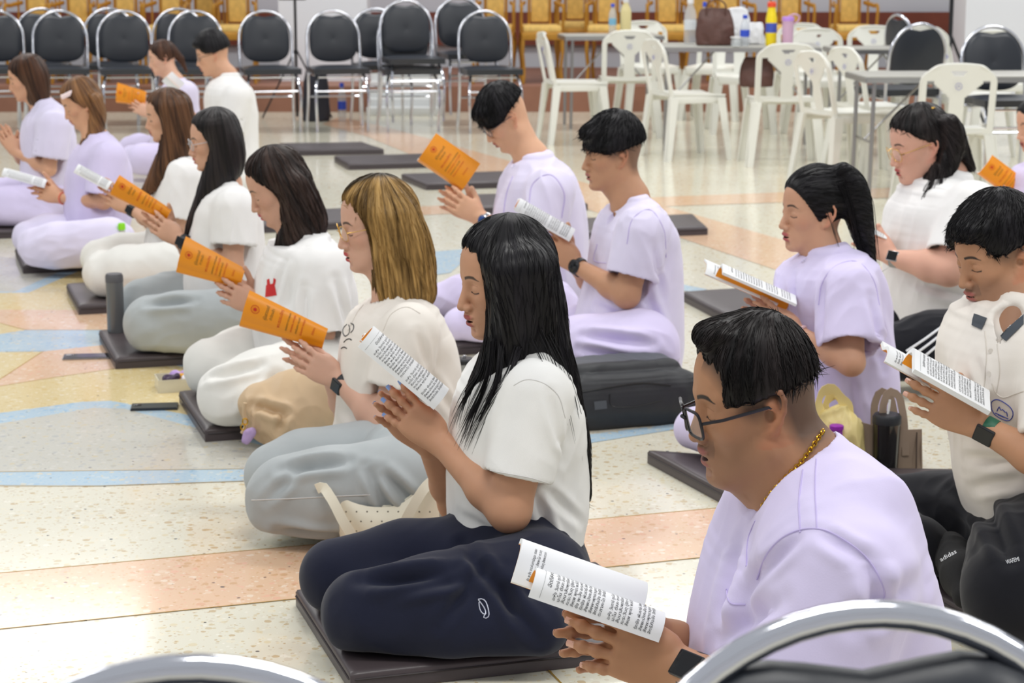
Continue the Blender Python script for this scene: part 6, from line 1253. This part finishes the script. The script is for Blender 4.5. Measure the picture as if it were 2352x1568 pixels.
# gold armchairs
gold_w = mat('gilt_wood', srgb(186, 134, 48), rough=.38, metal=.25, noise=(14, .15, 3)); gold_f = mat('gold_brocade', srgb(222, 184, 104), rough=.7, noise=(26, .18, 5))
def gold_chair():
    r = empty('gilt_armchair', (0, 0, 0)); b = MB()
    for s in (-1, 1): b.box((s * .14, .22, .82), (.035, .035, .86), bev=.004)
    b.box((0, .22, 1.24), (.32, .035, .06), bev=.006); b.box((0, .22, .50), (.32, .035, .04), bev=.004); b.build('back_frame', gold_w, r, world=False)
    b = MB(); b.box((0, .20, .87), (.235, .05, .66), bev=.02); b.build('backrest', gold_f, r, world=False)
    b = MB(); b.box((0, -.02, .43), (.54, .48, .07), bev=.008); b.build('seat_frame', gold_w, r, world=False); b = MB(); b.box((0, -.02, .49), (.50, .46, .07), bev=.025); b.build('seat', gold_f, r, world=False)
    for sx in (-1, 1):
        for y in (-.23, .2):
            b = MB(); b.tube(resamp([(sx * .25, y, .42), (sx * .26, y - .01, .3), (sx * .24, y, .12), (sx * .255, y - .015, 0)], 12), [.026] * 4 + [.02] * 5 + [.024] * 3, 8); b.build('leg', gold_w, r, world=False)
        b = MB(); b.tube(resamp([(sx * .26, -.16, .43), (sx * .275, -.17, .58), (sx * .27, -.2, .68), (sx * .265, .0, .70), (sx * .2, .21, .72)], 24), .02, 8); b.tube([(sx * .25, .2, .43), (sx * .25, .21, 1.15)], .014, 8); b.build('armrest', gold_w, r, world=False)
    return r
GC = gold_chair(); first = True
desc = ['far left corner', 'second from the left', 'behind the second black chair', 'behind the third black chair', 'above the ponytailed woman in lilac', 'above the man in the white T-shirt', 'left of the pale pillar', 'just right of the raised black chair', 'above the leftmost white plastic chair', 'above the clear bottle on the left table', 'above the cream bottle', 'left of the brown handbag', 'above the brown handbag', 'above the yellow bottle', 'right of the purple tumbler', 'rightmost, next to the right pillar']
for i, (u, Y) in enumerate(((-35, 18.5), (82, 18.5), (180, 18.5), (290, 18.5), (392, 18.5), (470, 19.3), (548, 18.5), (1135, 18.5), (1242, 18.5), (1320, 19.3), (1392, 18.5), (1530, 18.5), (1605, 19.3), (1675, 18.5), (1812, 18.5), (1952, 18.5))):
    x, y, _ = gY(u, Y); chair_at(GC, first, (x, y, .23), math.radians(random.uniform(-4, 4)), 'gilt armchair with gold brocade back, ' + desc[i], 'gilt armchairs in the back row').scale = (.70, 1, 1); first = False
# folding tables
ttop = mat('table_laminate', srgb(176, 174, 166), rough=.4, noise=(3, .06, 3)); sst = mat('satin_steel', srgb(168, 168, 170), rough=.3, metal=1.)
def table(u, Y, w, d, h, rz, label):
    x, y, _ = gY(u, Y); r = empty('folding_table', (x, y, 0), math.radians(rz)); b = MB(); b.box((0, 0, h), (w, d, .022), bev=.004); b.build('tabletop', ttop, r, world=False)
    b = MB(); 
    for s in (-1, 1): b.box((0, s * d / 2, h - .012), (w, .012, .03)); b.box((s * w / 2, 0, h - .012), (.012, d, .03))
    b.build('edge_rail', sst, r, world=False)
    for sx in (-1, 1):
        for sy in (-1, 1): b = MB(); b.tube([(sx * (w / 2 - .06), sy * (d / 2 - .05), h), (sx * (w / 2 - .05), sy * (d / 2 - .05), 0)], .0125, 8); b.build('leg', sst, r, world=False)
        b = MB(); b.tube([(sx * (w / 2 - .06), -(d / 2 - .05), .32), (sx * (w / 2 - .06), (d / 2 - .05), .32)], .008, 6); b.tube([(sx * (w / 2 - .06), 0, .32), (sx * (w / 2 - .42), 0, h - .02)], .007, 6); b.build('brace', sst, r, world=False)
    tag(r, label, 'table', 'folding tables'); return r
table(1400, 16.5, .8, .5, .74, 6, 'grey-topped folding table at the left carrying the cream bottle')
table(1690, 14.7, 1.15, .65, .74, -4, 'folding table with steel legs carrying the brown handbag and bottles')
table(2020, 14.75, .8, .5, .72, 0, 'small folding table behind the overlapping white chairs')
table(2240, 11.95, 1.5, .55, .70, 3, 'folding table at the right edge in front of the black chair')
# things on and around the tables
def col(name, c, **k): return MATS.get(name) or mat(name, srgb(*c), **k)
def clearm(name, c, a=.35): return MATS.get(name) or mat(name, srgb(*c), rough=.08, alpha=a)
def onY(u, v, Y): return at(u, v, Y)
def bottle(u, vb, vt, Y, r, m, capm, label, body=None, grp='bottles on the folding tables', capr=.45, lab=None, z=None):
    a = at(u, vb, Y); t = at(u, vt, Y); 
    if z is not None: a[2] = z; 
    h = t[2] - a[2]; root = empty('bottle', a); b = MB(); b.lathe(a, [(r * .9, 0), (r, .01 * h / .2), (r, h * .62), (r * .85, h * .72), (r * capr, h * .86), (r * capr, h * .9)], 18); b.build('body', m, root)
    b = MB(); b.lathe(a + [0, 0, h * .88], [(r * capr * 1.15, 0), (r * capr * 1.15, h * .1), (r * capr * .9, h * .12)], 14); b.build('cap', capm, root)
    if lab: b = MB(); b.lathe(a + [0, 0, h * .3], [(r * 1.01, 0), (r * 1.01, h * .22)], 18); b.build('label_band', lab, root)
    tag(root, label, 'bottle', grp); return root
clr = clearm('clear_pet', (225, 232, 236), .38); bluecap = col('blue_cap', (50, 80, 200), rough=.4); wht = col('gloss_white', (236, 236, 236), rough=.3)
bottle(1407, 62, 8, 16.45, .032, clr, bluecap, 'clear water bottle with blue label on the left table', lab=col('sky_label', (130, 190, 220)), z=.753)
bottle(1437, 60, -4, 16.45, .045, col('cream_drink', (232, 218, 160), rough=.4), wht, 'cream-coloured bottle on the left table', z=.753)
bottle(1585, 70, -4, 14.9, .045, clr, wht, 'tall clear bottle left of the brown handbag', lab=col('pale_label', (226, 232, 236)), z=.753)
bottle(1710, 118, 34, 14.45, .034, clr, bluecap, 'clear water bottle with blue band in front of the white carrier bags', lab=bluecap, z=.753)
bottle(1618, 40, 4, 14.9, .028, clr, bluecap, 'clear bottle with blue cap poking out behind the brown handbag', z=.753)
bottle(1771, 85, 4, 14.5, .040, col('yellow_plastic', (250, 224, 30), rough=.35), col('red_orange_cap', (240, 84, 50), rough=.35), 'yellow bottle with blue collar and red cap', lab=col('blue_patch', (70, 90, 190)), z=.753, capr=.7)
bottle(1690, 122, 84, 14.4, .036, clr, wht, 'short clear plastic cup beside the handbag', z=.753, capr=1.)
def tumbler(u, vb, vt, Y, r, m, lidm, label, z=None, handle=False, straw=None, loop=False, cat='tumbler', taper=.9):
    a = at(u, vb, Y); t = at(u, vt, Y)
    if z is not None: a[2] = z
    h = t[2] - a[2]; root = empty('tumbler', a); b = MB(); b.lathe(a, [(r * taper * .96, 0), (r * taper, .004), (r, h * .86), (r * .97, h * .865)], 26); b.build('body', m, root)
    b = MB(); b.lathe(a + [0, 0, h * .86], [(r * 1.03, 0), (r * 1.03, h * .10), (r * .9, h * .14), (r * .55, h * .14)], 26); b.build('lid', lidm, root)
    if handle: b = MB(); b.tube(resamp([a + [r, 0, h * .75], a + [r * 1.7, 0, h * .85], a + [r * 1.9, 0, h * 1.0], a + [r * 1.2, 0, h * 1.08], a + [0, 0, h * 1.0]], 16), .006, 8); b.build('handle', m, root)
    if straw: b = MB(); b.tube(resamp([a + [0, 0, h * .9]] + [a + np.array(q) for q in straw], 12), .0032, 8); b.build('straw', steel if loop else wht, root)
    tag(root, label, cat, None); return root
tumbler(1809, 90, 38, 14.4, .042, clearm('pink_clear', (226, 186, 216), .8), col('purple_lid', (190, 140, 226), rough=.4), 'pink and purple tumbler with handle on the table', z=.753, handle=True)
# brown handbag on the table, white carrier bags
brn = mat('brown_leather', srgb(92, 60, 52), rough=.5, noise=(20, .15, 3)); cbag = mat('carrier_plastic', srgb(232, 234, 238), rough=.35)
def soft_bag(name, c, w, d, h, m, label, cat='bag', seed=1, top=.8, lean=0., h_=.006, amp=.006, rz=0.):
    root = empty(name, c); c = np.array(c, float); L = np.array([math.cos(rz), math.sin(rz), 0.])
    pr = [stack([c + [0, 0, .01], c + [0, 0, h * .3], c + [lean * .5, 0, h * .7], c + [lean, 0, h]], L, [w / 2, w / 2 * 1.03, w / 2 * .95, w / 2 * top], [d / 2, d / 2, d / 2 * .75, d / 2 * .25], k=.01, e=3.2), half((0, 0, -1), -(c[2] + .001))]
    o = sdf_obj('body', pr, h_, m, root, disp=folds(seed, amp, 16, (1, 1, .6))); tag(root, label, cat); return root, L
p = at(1648, 110, 14.4); bagr, _ = soft_bag('handbag', (p[0], 14.6, .753), .27, .14, .25, brn, 'brown leather handbag standing on the folding table', h_=.008)
b = MB(); c = np.array(bagr.location); b.tube(resamp([c + [-.07, -.03, .2], c + [-.06, -.05, .3], c + [.0, -.05, .33], c + [.06, -.05, .3], c + [.07, -.03, .2]], 20), .006, 8); b.build('handle', brn, bagr)
p = at(1690, 60, 14.8); soft_bag('carrier_bag', (p[0], 14.85, .753), .22, .14, .24, cbag, 'white plastic carrier bag behind the brown handbag', h_=.008, amp=.012, seed=4)
p = at(1740, 80, 14.6); soft_bag('carrier_bag', (p[0], 14.75, .753), .12, .10, .15, cbag, 'small white and black paper bag next to the yellow bottle', h_=.008, amp=.008, seed=8)
p = at(1745, 195, 14.3); soft_bag('handbag', (p[0], 14.5, .46), .24, .12, .2, brn, 'brown bag hanging low behind the white chair back', h_=.008, seed=6)
p = gnd(745, 262); soft_bag('shoulder_bag', (p[0], 17.0, 0.001), .22, .14, .42, mat('charcoal_nylon', srgb(44, 44, 56), rough=.6), 'dark nylon bag standing behind the fifth black chair', h_=.01, seed=11)
bottle(786, 262, 190, 17.0, .036, clr, bluecap, 'clear water bottle with blue label standing on the floor behind the chairs', lab=bluecap, z=.001)
# fan
grey_pl = mat('grey_plastic', srgb(196, 198, 198), rough=.4)
fp = at(2188, -40, 16.6); root = empty('pedestal_fan', (fp[0], 16.6, 0)); fc = np.array([fp[0], 16.6, 1.30])
b = MB(); b.tube([(fc[0], 16.6, .35), (fc[0], 16.6, 1.2)], .018, 10); b.build('pole', dark_strap, root)
for k in range(3):
    a = k * 2.094 + .3; b = MB(); b.tube([(fc[0], 16.6, .75), (fc[0] + .35 * math.cos(a), 16.6 + .35 * math.sin(a), .01)], .012, 8); b.build('leg', dark_strap, root)
b = MB(); b.lathe(fc + [0, .02, 0], [(.05, 0), (.08, .03), (.08, .12), (.05, .16)], 20, (0, 1, 0)); b.box(fc + [0, .1, -.1], (.05, .06, .12), bev=.01); b.build('motor', grey_pl, root)
b = MB()
for rr, yy in ((.27, 0), (.27, .03), (.18, -.05), (.09, -.07)): b.tube([fc + [rr * math.cos(a), yy, rr * math.sin(a)] for a in np.linspace(0, 2 * math.pi, 32, endpoint=False)], .003, 5, True)
for a in np.linspace(0, 2 * math.pi, 28, endpoint=False): b.tube([fc + [.03 * math.cos(a), -.075, .03 * math.sin(a)], fc + [.16 * math.cos(a), -.055, .16 * math.sin(a)], fc + [.27 * math.cos(a), 0, .27 * math.sin(a)]], .0014, 4)
b.build('cage', steel, root); b = MB()
for k in range(4):
    a0 = k * math.pi / 2; G = np.array([[fc + [r_ * math.cos(a0 + t), -.01 + .03 * (t - .35), r_ * math.sin(a0 + t)] for t in np.linspace(0, .9, 6)] for r_ in np.linspace(.03, .24, 6)]); b.sheet(G, .003)
b.build('blade', clearm('fan_blade', (200, 206, 214), .6), root); tag(root, 'pedestal fan with wire cage and black tripod by the right wall', 'fan')
# small black device with a blue light on a thin stand
root = empty('speaker_stand', (at(672, 5, 17.2)[0], 17.2, 0)); x0 = root.location[0]
b = MB(); b.box((x0, 17.2, 1.06), (.23, .10, .10), bev=.01); b.build('cabinet', dark_strap, root); b = MB(); b.tube([(x0 + .02, 17.2, .02), (x0 + .02, 17.2, 1.02)], .012, 8); b.build('pole', dark_strap, root)
b = MB(); b.lathe((x0 + .02, 17.148, 1.035), [(.010, 0), (.010, .004)], 12, (0, -1, 0)); b.build('indicator_light', mat('blue_led', srgb(60, 70, 255), emit=(srgb(70, 80, 255), 6.)), root)
for s in (-1, 1): b = MB(); b.tube([(x0 + .02, 17.2, .6), (x0 + .02 + s * .3, 17.2, .01)], .008, 6); b.build('leg', dark_strap, root)
tag(root, 'small black speaker with blue light on a thin stand behind the chairs', 'speaker')
# ---------------------------------------------------------------- things on the floor
def boxmesh(name, mats, par): pass
# black laptop bag lying in front of the young man with the round watch
blk_n = mat('black_nylon', srgb(38, 40, 44), rough=.55, noise=(30, .08, 3), bump=(500, .3, .0006)); gry_n = mat('slate_flap', srgb(78, 82, 88), rough=.6, bump=(600, .2, .0005))
A = gnd(1345, 985); B_ = gnd(1552, 968); c = (A + B_) / 2; U = nrm(B_ - A); Vv = np.array([-U[1], U[0], 0]); root = empty('backpack', c)
c = c + Vv * .12; W_ = .275
def loc(a, b_, z): return c + U * a + Vv * b_ + np.array([0, 0, z])
pr = [stack([loc(0, 0, .02), loc(0, 0, .06), loc(0, .0, .10), loc(0, .01, .135)], U, [.25, .262, .255, .20], [.155, .165, .155, .11], k=.01, e=4., rd=.3), half((0, 0, -1), -.002)]
sdf_obj('body', pr, .005, blk_n, root, disp=folds(3, .004, 12, (1, 1, .5)))
pr = [stack([loc(-.0, .03, .118), loc(-.0, .03, .152)], U, [.235, .20], [.125, .09], k=.01, e=3.5, rd=.3), cap(loc(-.18, -.10, .11), loc(.16, -.11, .105), .030, .026, .03)]
sdf_obj('flap', pr, .005, gry_n, root, disp=folds(5, .003, 12))
t = caster([o for o in root.children if o.name.startswith('body')][0])
seam(t, [(1335, 900), (1400, 890), (1480, 880), (1540, 885)], .003, mat('zip_black', srgb(18, 18, 20), rough=.4), root, 'zipper'); seam(t, [(1400, 905), (1402, 930), (1440, 935), (1520, 920)], .002, MATS['zip_black'], root, 'pocket_edge')
patch(t, [(1364, 922), (1392, 919), (1394, 938), (1366, 941)], gry_n, root, 'label_patch', .002)
tag(root, 'black and slate laptop backpack lying flat in front of the young man in lilac', 'bag')
# tan soft bag between the two women
tan_m = mat('tan_leather', srgb(206, 178, 142), rough=.5, noise=(7, .06, 3)); root = empty('shoulder_bag', gnd(680, 985)); F5 = lambda u, v, Y: at(u, v, Y)
pr = [cap(F5(600, 925, 5.72), F5(740, 905, 5.72), .058, .075, .05), cap(F5(640, 965, 5.66), F5(760, 950, 5.70), .062, .062, .05), cap(F5(590, 935, 5.70), F5(618, 985, 5.66), .045, .035, .04), cap(F5(660, 890, 5.74), F5(765, 880, 5.76), .040, .046, .05), half((0, 0, -1), -.002)]
bb = sdf_obj('body', pr, .005, tan_m, root, disp=folds(12, .010, 15, (1, 1, 1), [(580, 930, 660, 950, .012, .02), (655, 945, 640, 990, .010, .014)])); 
b = MB(); b.tube(resamp([F5(563, 925, 5.62), F5(560, 950, 5.62), F5(566, 975, 5.62), F5(556, 995, 5.62)], 10), .006, 8); b.build('strap', tan_m, root)
b = MB(); b.tube([F5(563 + 6 * math.cos(a), 968 + 7 * math.sin(a), 5.58) for a in np.linspace(0, 6.28, 12, endpoint=False)], .0025, 6, True); b.tube([F5(558 + 5 * math.cos(a), 980 + 7 * math.sin(a), 5.575) for a in np.linspace(0, 6.28, 12, endpoint=False)], .002, 6, True); b.build('gold_clasp', gold_c, root)
pr = [ell(F5(572, 998, 5.60), (.016, .014, .017), None, .01), ell(F5(566, 1010, 5.60), (.013, .013, .013), None, .01), ell(F5(580, 990, 5.60), (.010, .01, .012), None, .01)]; sdf_obj('purple_charm', pr, .003, mat('purple_fluff', srgb(186, 160, 206), rough=.9), root, disp=folds(2, .003, 60))
tag(root, 'slouchy tan leather bag with gold clasp and purple charm on the floor', 'bag')
# cream bag
crm = mat('cream_leather', srgb(232, 226, 206), rough=.42, noise=(5, .03, 2)); root = empty('handbag', gnd(900, 1260)); Yb = 4.62
G = []
top = resamp(np.array([(762, 1128, 0), (800, 1150, 0), (860, 1165, 0), (915, 1160, 0), (965, 1125, 0), (1000, 1100, 0)], float), 16)[:, :2]
bot = resamp(np.array([(788, 1260, 0), (830, 1275, 0), (880, 1280, 0), (930, 1280, 0), (980, 1275, 0), (1015, 1265, 0)], float), 16)[:, :2]
for side in (-1, 1):
    G = []
    for i in range(16):
        col_ = []
        for j in range(12):
            w = j / 11; u = top[i][0] * (1 - w) + bot[i][0] * w; v = top[i][1] * (1 - w) + bot[i][1] * w; e = math.sin(math.pi * (i / 15)) ** .5 if 0 < i < 15 else 0
            col_.append(at(u, v, Yb + side * .055 * e * math.sin(math.pi * (.08 + .72 * w)) ** .8 + .0))
        G.append(col_)
    b = MB(); b.sheet(np.array(G), .004); o = b.build('side_panel', crm, root, angle=70)
    if side == -1: tcb = caster(o)
rim = [at(a, b_ - 1, Yb - .004) for a, b_ in top]; b = MB(); b.tube(rim, .0045, 8); b.build('piping', crm, root)
for k, pts in enumerate(([(728, 1122, -.02), (740, 1118, -.03), (758, 1140, -.05), (790, 1200, -.08), (820, 1245, -.085)], [(1012, 1096, 0), (985, 1110, -.04), (950, 1160, -.075), (925, 1210, -.085), (915, 1250, -.085)])):
    Q = [at(u, v, Yb + d) for u, v, d in pts]; Q = resamp(Q, 16); n_ = np.array([.1, -1, .2]); G = [[q + s * nrm(np.cross(np.gradient(Q, axis=0)[i], n_)) * .012 for s in (-1, -.5, 0, .5, 1)] for i, q in enumerate(Q)]; b = MB(); b.sheet(np.array(G), .005); b.build('strap', crm, root, angle=70)
rnd = random.Random(4); b = MB(); k = 0
for i in range(4):
    for j in range(9):
        q = on_surf(tcb, 795 + j * 24 + (i % 2) * 10, 1175 + i * 22, .0006)
        if q is not None: b.lathe(q, [(.0022, 0), (.0020, .0006)], 8, (0, -1, 0.1)); k += 1
if k: o = b.build('stud', mat('stud_grey', srgb(150, 146, 136), rough=.4, metal=.5), root); o['kind'] = 'stuff'
tag(root, 'cream perforated leather handbag standing behind the navy trousers', 'bag')
# yellow carrier bag with bottle, taupe tote, black cup
yb_ = mat('yellow_carrier', srgb(240, 220, 150), rough=.4, alpha=.88); g0 = gnd(1935, 1098); Yt = g0[1] + .02; root = empty('carrier_bag', (g0[0], Yt, 0))
R3 = lambda u, v, d=0: at(u, v, Yt + d)
pr = [stack([R3(1938, 1085), R3(1935, 1030), R3(1925, 975), R3(1915, 945)], (1, 0, 0), [.058, .062, .06, .045], [.05, .05, .04, .02], k=.01, e=2.6), half((0, 0, -1), -.045)]
sdf_obj('body', pr, .004, yb_, root, disp=folds(7, .007, 20, (1, 1, .6)))
for k, pts in enumerate(([(1885, 960, 0), (1880, 925, 0), (1893, 898, 0), (1912, 893, 0), (1935, 915, 0), (1955, 955, 0)], [(1900, 965, .04), (1898, 925, .05), (1915, 905, .05), (1940, 935, .04), (1950, 965, .03)])):
    Q = resamp([R3(*q) for q in pts], 18); T_ = np.gradient(Q, axis=0); G = [[q + s * nrm(np.cross(T_[i], [0.1, -1, 0])) * (.013 + .004 * math.sin(i)) + np.array([0, s * .004, 0]) for s in (-1, -.5, 0, .5, 1)] for i, q in enumerate(Q)]; b = MB(); b.sheet(np.array(G), .0015); b.build('handle', yb_, root, angle=70)
tag(root, 'pale yellow plastic carrier bag with looped handles', 'bag')
bottle(1919, 1060, 975, Yt - .058, .020, clearm('purple_drink', (150, 60, 170), .9), mat('violet_cap', srgb(150, 40, 170), rough=.4), 'small bottle with violet cap leaning on the yellow carrier bag', grp=None, capr=.85)
tau = mat('taupe_leather', srgb(158, 138, 120), rough=.5, noise=(8, .04, 3)); dk_t = mat('taupe_edge', srgb(96, 80, 70), rough=.5); g0 = gnd(2045, 1103, .0); Yt = g0[1] + .03; root = empty('tote_bag', (g0[0], Yt, 0)); R3 = lambda u, v, d=0: at(u, v, Yt + d)
for d0, nm in ((0, 'front_panel'), (.10, 'rear_panel')):
    P = [(1975, 968), (2116, 985), (2118, 1104), (1985, 1104)]; G = [[R3(P[0][0] * (1 - a) * (1 - b_) + P[1][0] * a * (1 - b_) + P[2][0] * a * b_ + P[3][0] * (1 - a) * b_, P[0][1] * (1 - a) * (1 - b_) + P[1][1] * a * (1 - b_) + P[2][1] * a * b_ + P[3][1] * (1 - a) * b_ + (8 * math.sin(math.pi * a) * (1 - b_)), d0 + .006 * math.sin(6 * a + 4 * b_)) for b_ in np.linspace(0, 1, 10)] for a in np.linspace(0, 1, 12)]; b = MB(); b.sheet(np.array(G), .004); b.build(nm, tau, root, angle=70)
for u0, u1, v0, v1 in ((2116, 2118, 985, 1104), (1975, 1985, 968, 1104)):
    G = [[R3(u0 * (1 - a) + u1 * a - (6 * math.sin(math.pi * b_) if u0 > 2000 else -6 * math.sin(math.pi * b_)), v0 * (1 - a) + v1 * a, .10 * b_) for b_ in np.linspace(0, 1, 6)] for a in np.linspace(0, 1, 8)]; b = MB(); b.sheet(np.array(G), .004); b.build('gusset', tau, root, angle=70)
for d0, dx in ((-.004, 0), (.104, -20)):
    Q = resamp([R3(u + dx, v, d0) for u, v in ((2030, 1040), (2028, 960), (2030, 925), (2045, 898), (2060, 905), (2072, 940), (2078, 1000), (2080, 1045))], 26); T_ = np.gradient(Q, axis=0); G = [[q + s * nrm(np.cross(T_[i], [0.05, -1, 0])) * .010 for s in (-1, 0, 1)] for i, q in enumerate(Q)]; b = MB(); b.sheet(np.array(G), .005); b.build('handle', tau, root, angle=70)
b = MB(); b.tube([R3(2106, 992, -.004), R3(2104, 1103, -.004)], .0022, 6); b.build('piping', dk_t, root); tag(root, 'taupe leather tote bag with two upright handles', 'bag')
a = gnd(2032, 1100); tumbler(2032, 1101, 950, a[1] - .0, .0385, mat('black_gloss', srgb(16, 15, 16), rough=.16, coat=.5), dark_strap, 'tall black cup with white straw in front of the taupe tote', z=.0, straw=[(0, 0, .17), (.004, 0, .20), (.006, 0, .225)], cat='cup')
# tumblers and bottles by the left row
tum_m = mat('tumbler_grey', srgb(112, 114, 116), rough=.35, metal=.3)
a = gnd(266, 762, .042); tumbler(267, 762, 628, a[1], .032, tum_m, mat('tumbler_lid', srgb(92, 92, 96), rough=.5), 'tall grey tumbler standing on the mat beside the pale jeans', z=.042, taper=1.)
a = gnd(1068, 905); tumbler(1066, 905, 822, a[1], .034, mat('smoke_steel', srgb(150, 152, 154), rough=.3, metal=.6), dark_strap, 'grey metal tumbler with looped steel straw behind the black-haired woman', z=.0, straw=[(0, 0, .10), (-.004, 0, .125), (.004, 0, .13), (.002, 0, .118)], loop=True)
lime = mat('lime_cap', srgb(140, 220, 30), rough=.4); clr2 = clearm('clear_tea', (230, 228, 214), .45)
bottle(258, 700, 607, gnd(240, 690, 0)[1] + .1, .030, clr, lime, 'clear bottle with lime cap behind the grey tumbler', grp='drink bottles on the floor', z=.042, lab=bluecap)
bottle(282, 590, 512, 8.75, .032, clr2, lime, 'clear bottle with lime cap next to the pink packet', grp='drink bottles on the floor', z=.0)
p = at(312, 540, 8.8); soft_bag('tissue_packet', (p[0], 8.85, .0), .13, .09, .10, mat('pink_film', srgb(246, 176, 206), rough=.3), 'pink tissue packet on the floor behind the white trousers', cat='packet', h_=.006, seed=9)
p = at(95, 490, 9.0); soft_bag('cloth_bag', (p[0], 9.35, .0), .17, .12, .17, mat('ecru_canvas', srgb(214, 206, 176), rough=.85), 'ecru canvas bag between the two women in lilac at the left', h_=.007, seed=13)
# phones
ph = mat('phone_black', srgb(36, 38, 46), rough=.18); phs = mat('phone_edge', srgb(150, 150, 156), rough=.25, metal=.8)
def phone(p0, p1, d, label, edge):
    A = gnd(*p0, .0); B_ = gnd(*p1, .0); U = B_ - A; l = np.linalg.norm(U); U = U / l; V_ = np.array([-U[1], U[0], 0]); c = (A + B_) / 2 + V_ * d / 2; M_ = np.array([U, V_, [0, 0, 1]]); root = empty('mobile_phone', c)
    b = MB(); b.box(c + [0, 0, .0045], (l, d, .0085), M_, bev=.003); b.build('body', edge, root); b = MB(); b.box(c + [0, 0, .0092], (l * .96, d * .93, .0008), M_); b.build('screen', screen_m, root); b = MB(); b.box(c - U * l * .36 + V_ * d * .2 + [0, 0, .0102], (l * .16, d * .34, .0016), M_, bev=.0006); b.build('camera_bump', edge, root); tag(root, label, 'phone', 'phones on the floor')
phone((143, 828), (252, 825), .075, 'phone with bright metal edge lying on the floor beside the grey tumbler mat', phs); phone((299, 945), (408, 942), .078, 'dark phone lying alone on the blue and yellow floor inlay', ph)
# clear snack box
A = gnd(376, 905); root = empty('snack_box', A); M_ = np.array([UX, VX, [0, 0, 1]]); c = A + np.array([.03, .08, 0]); b = MB()
for dx, dy, sx, sy in ((0, -.055, .13, .003), (0, .055, .13, .003), (-.065, 0, .003, .11), (.065, 0, .003, .11)): b.box(c + M_[0] * dx + M_[1] * dy + [0, 0, .022], (sx, sy, .044), M_)
b.box(c + [0, 0, .002], (.13, .11, .004), M_); b.build('tray', clearm('frosted_box', (236, 232, 214), .75), root); tag(root, 'small clear plastic snack box by the white trousers', 'box')
for k, (dx, dy, cc, nm) in enumerate(((-.03, -.015, (60, 40, 70), 'dark'), (.02, .0, (220, 160, 40), 'golden'), (-.0, .025, (190, 160, 220), 'violet'), (.035, -.025, (236, 232, 240), 'white'))):
    q = c + M_[0] * dx + M_[1] * dy + [0, 0, .036]; o = sdf_obj('wrapped_sweet', [ell(q, (.022, .016, .022 if k == 2 else .016), None, .01), cap(q, q + [.03, .005, .012], .006, .010, .01)], .004, mat('wrapper_' + nm, srgb(*cc), rough=.3), None, disp=folds(k, .003, 60)); tag(o, nm + ' wrapped sweet in the clear snack box', 'sweet', 'sweets in the snack box')
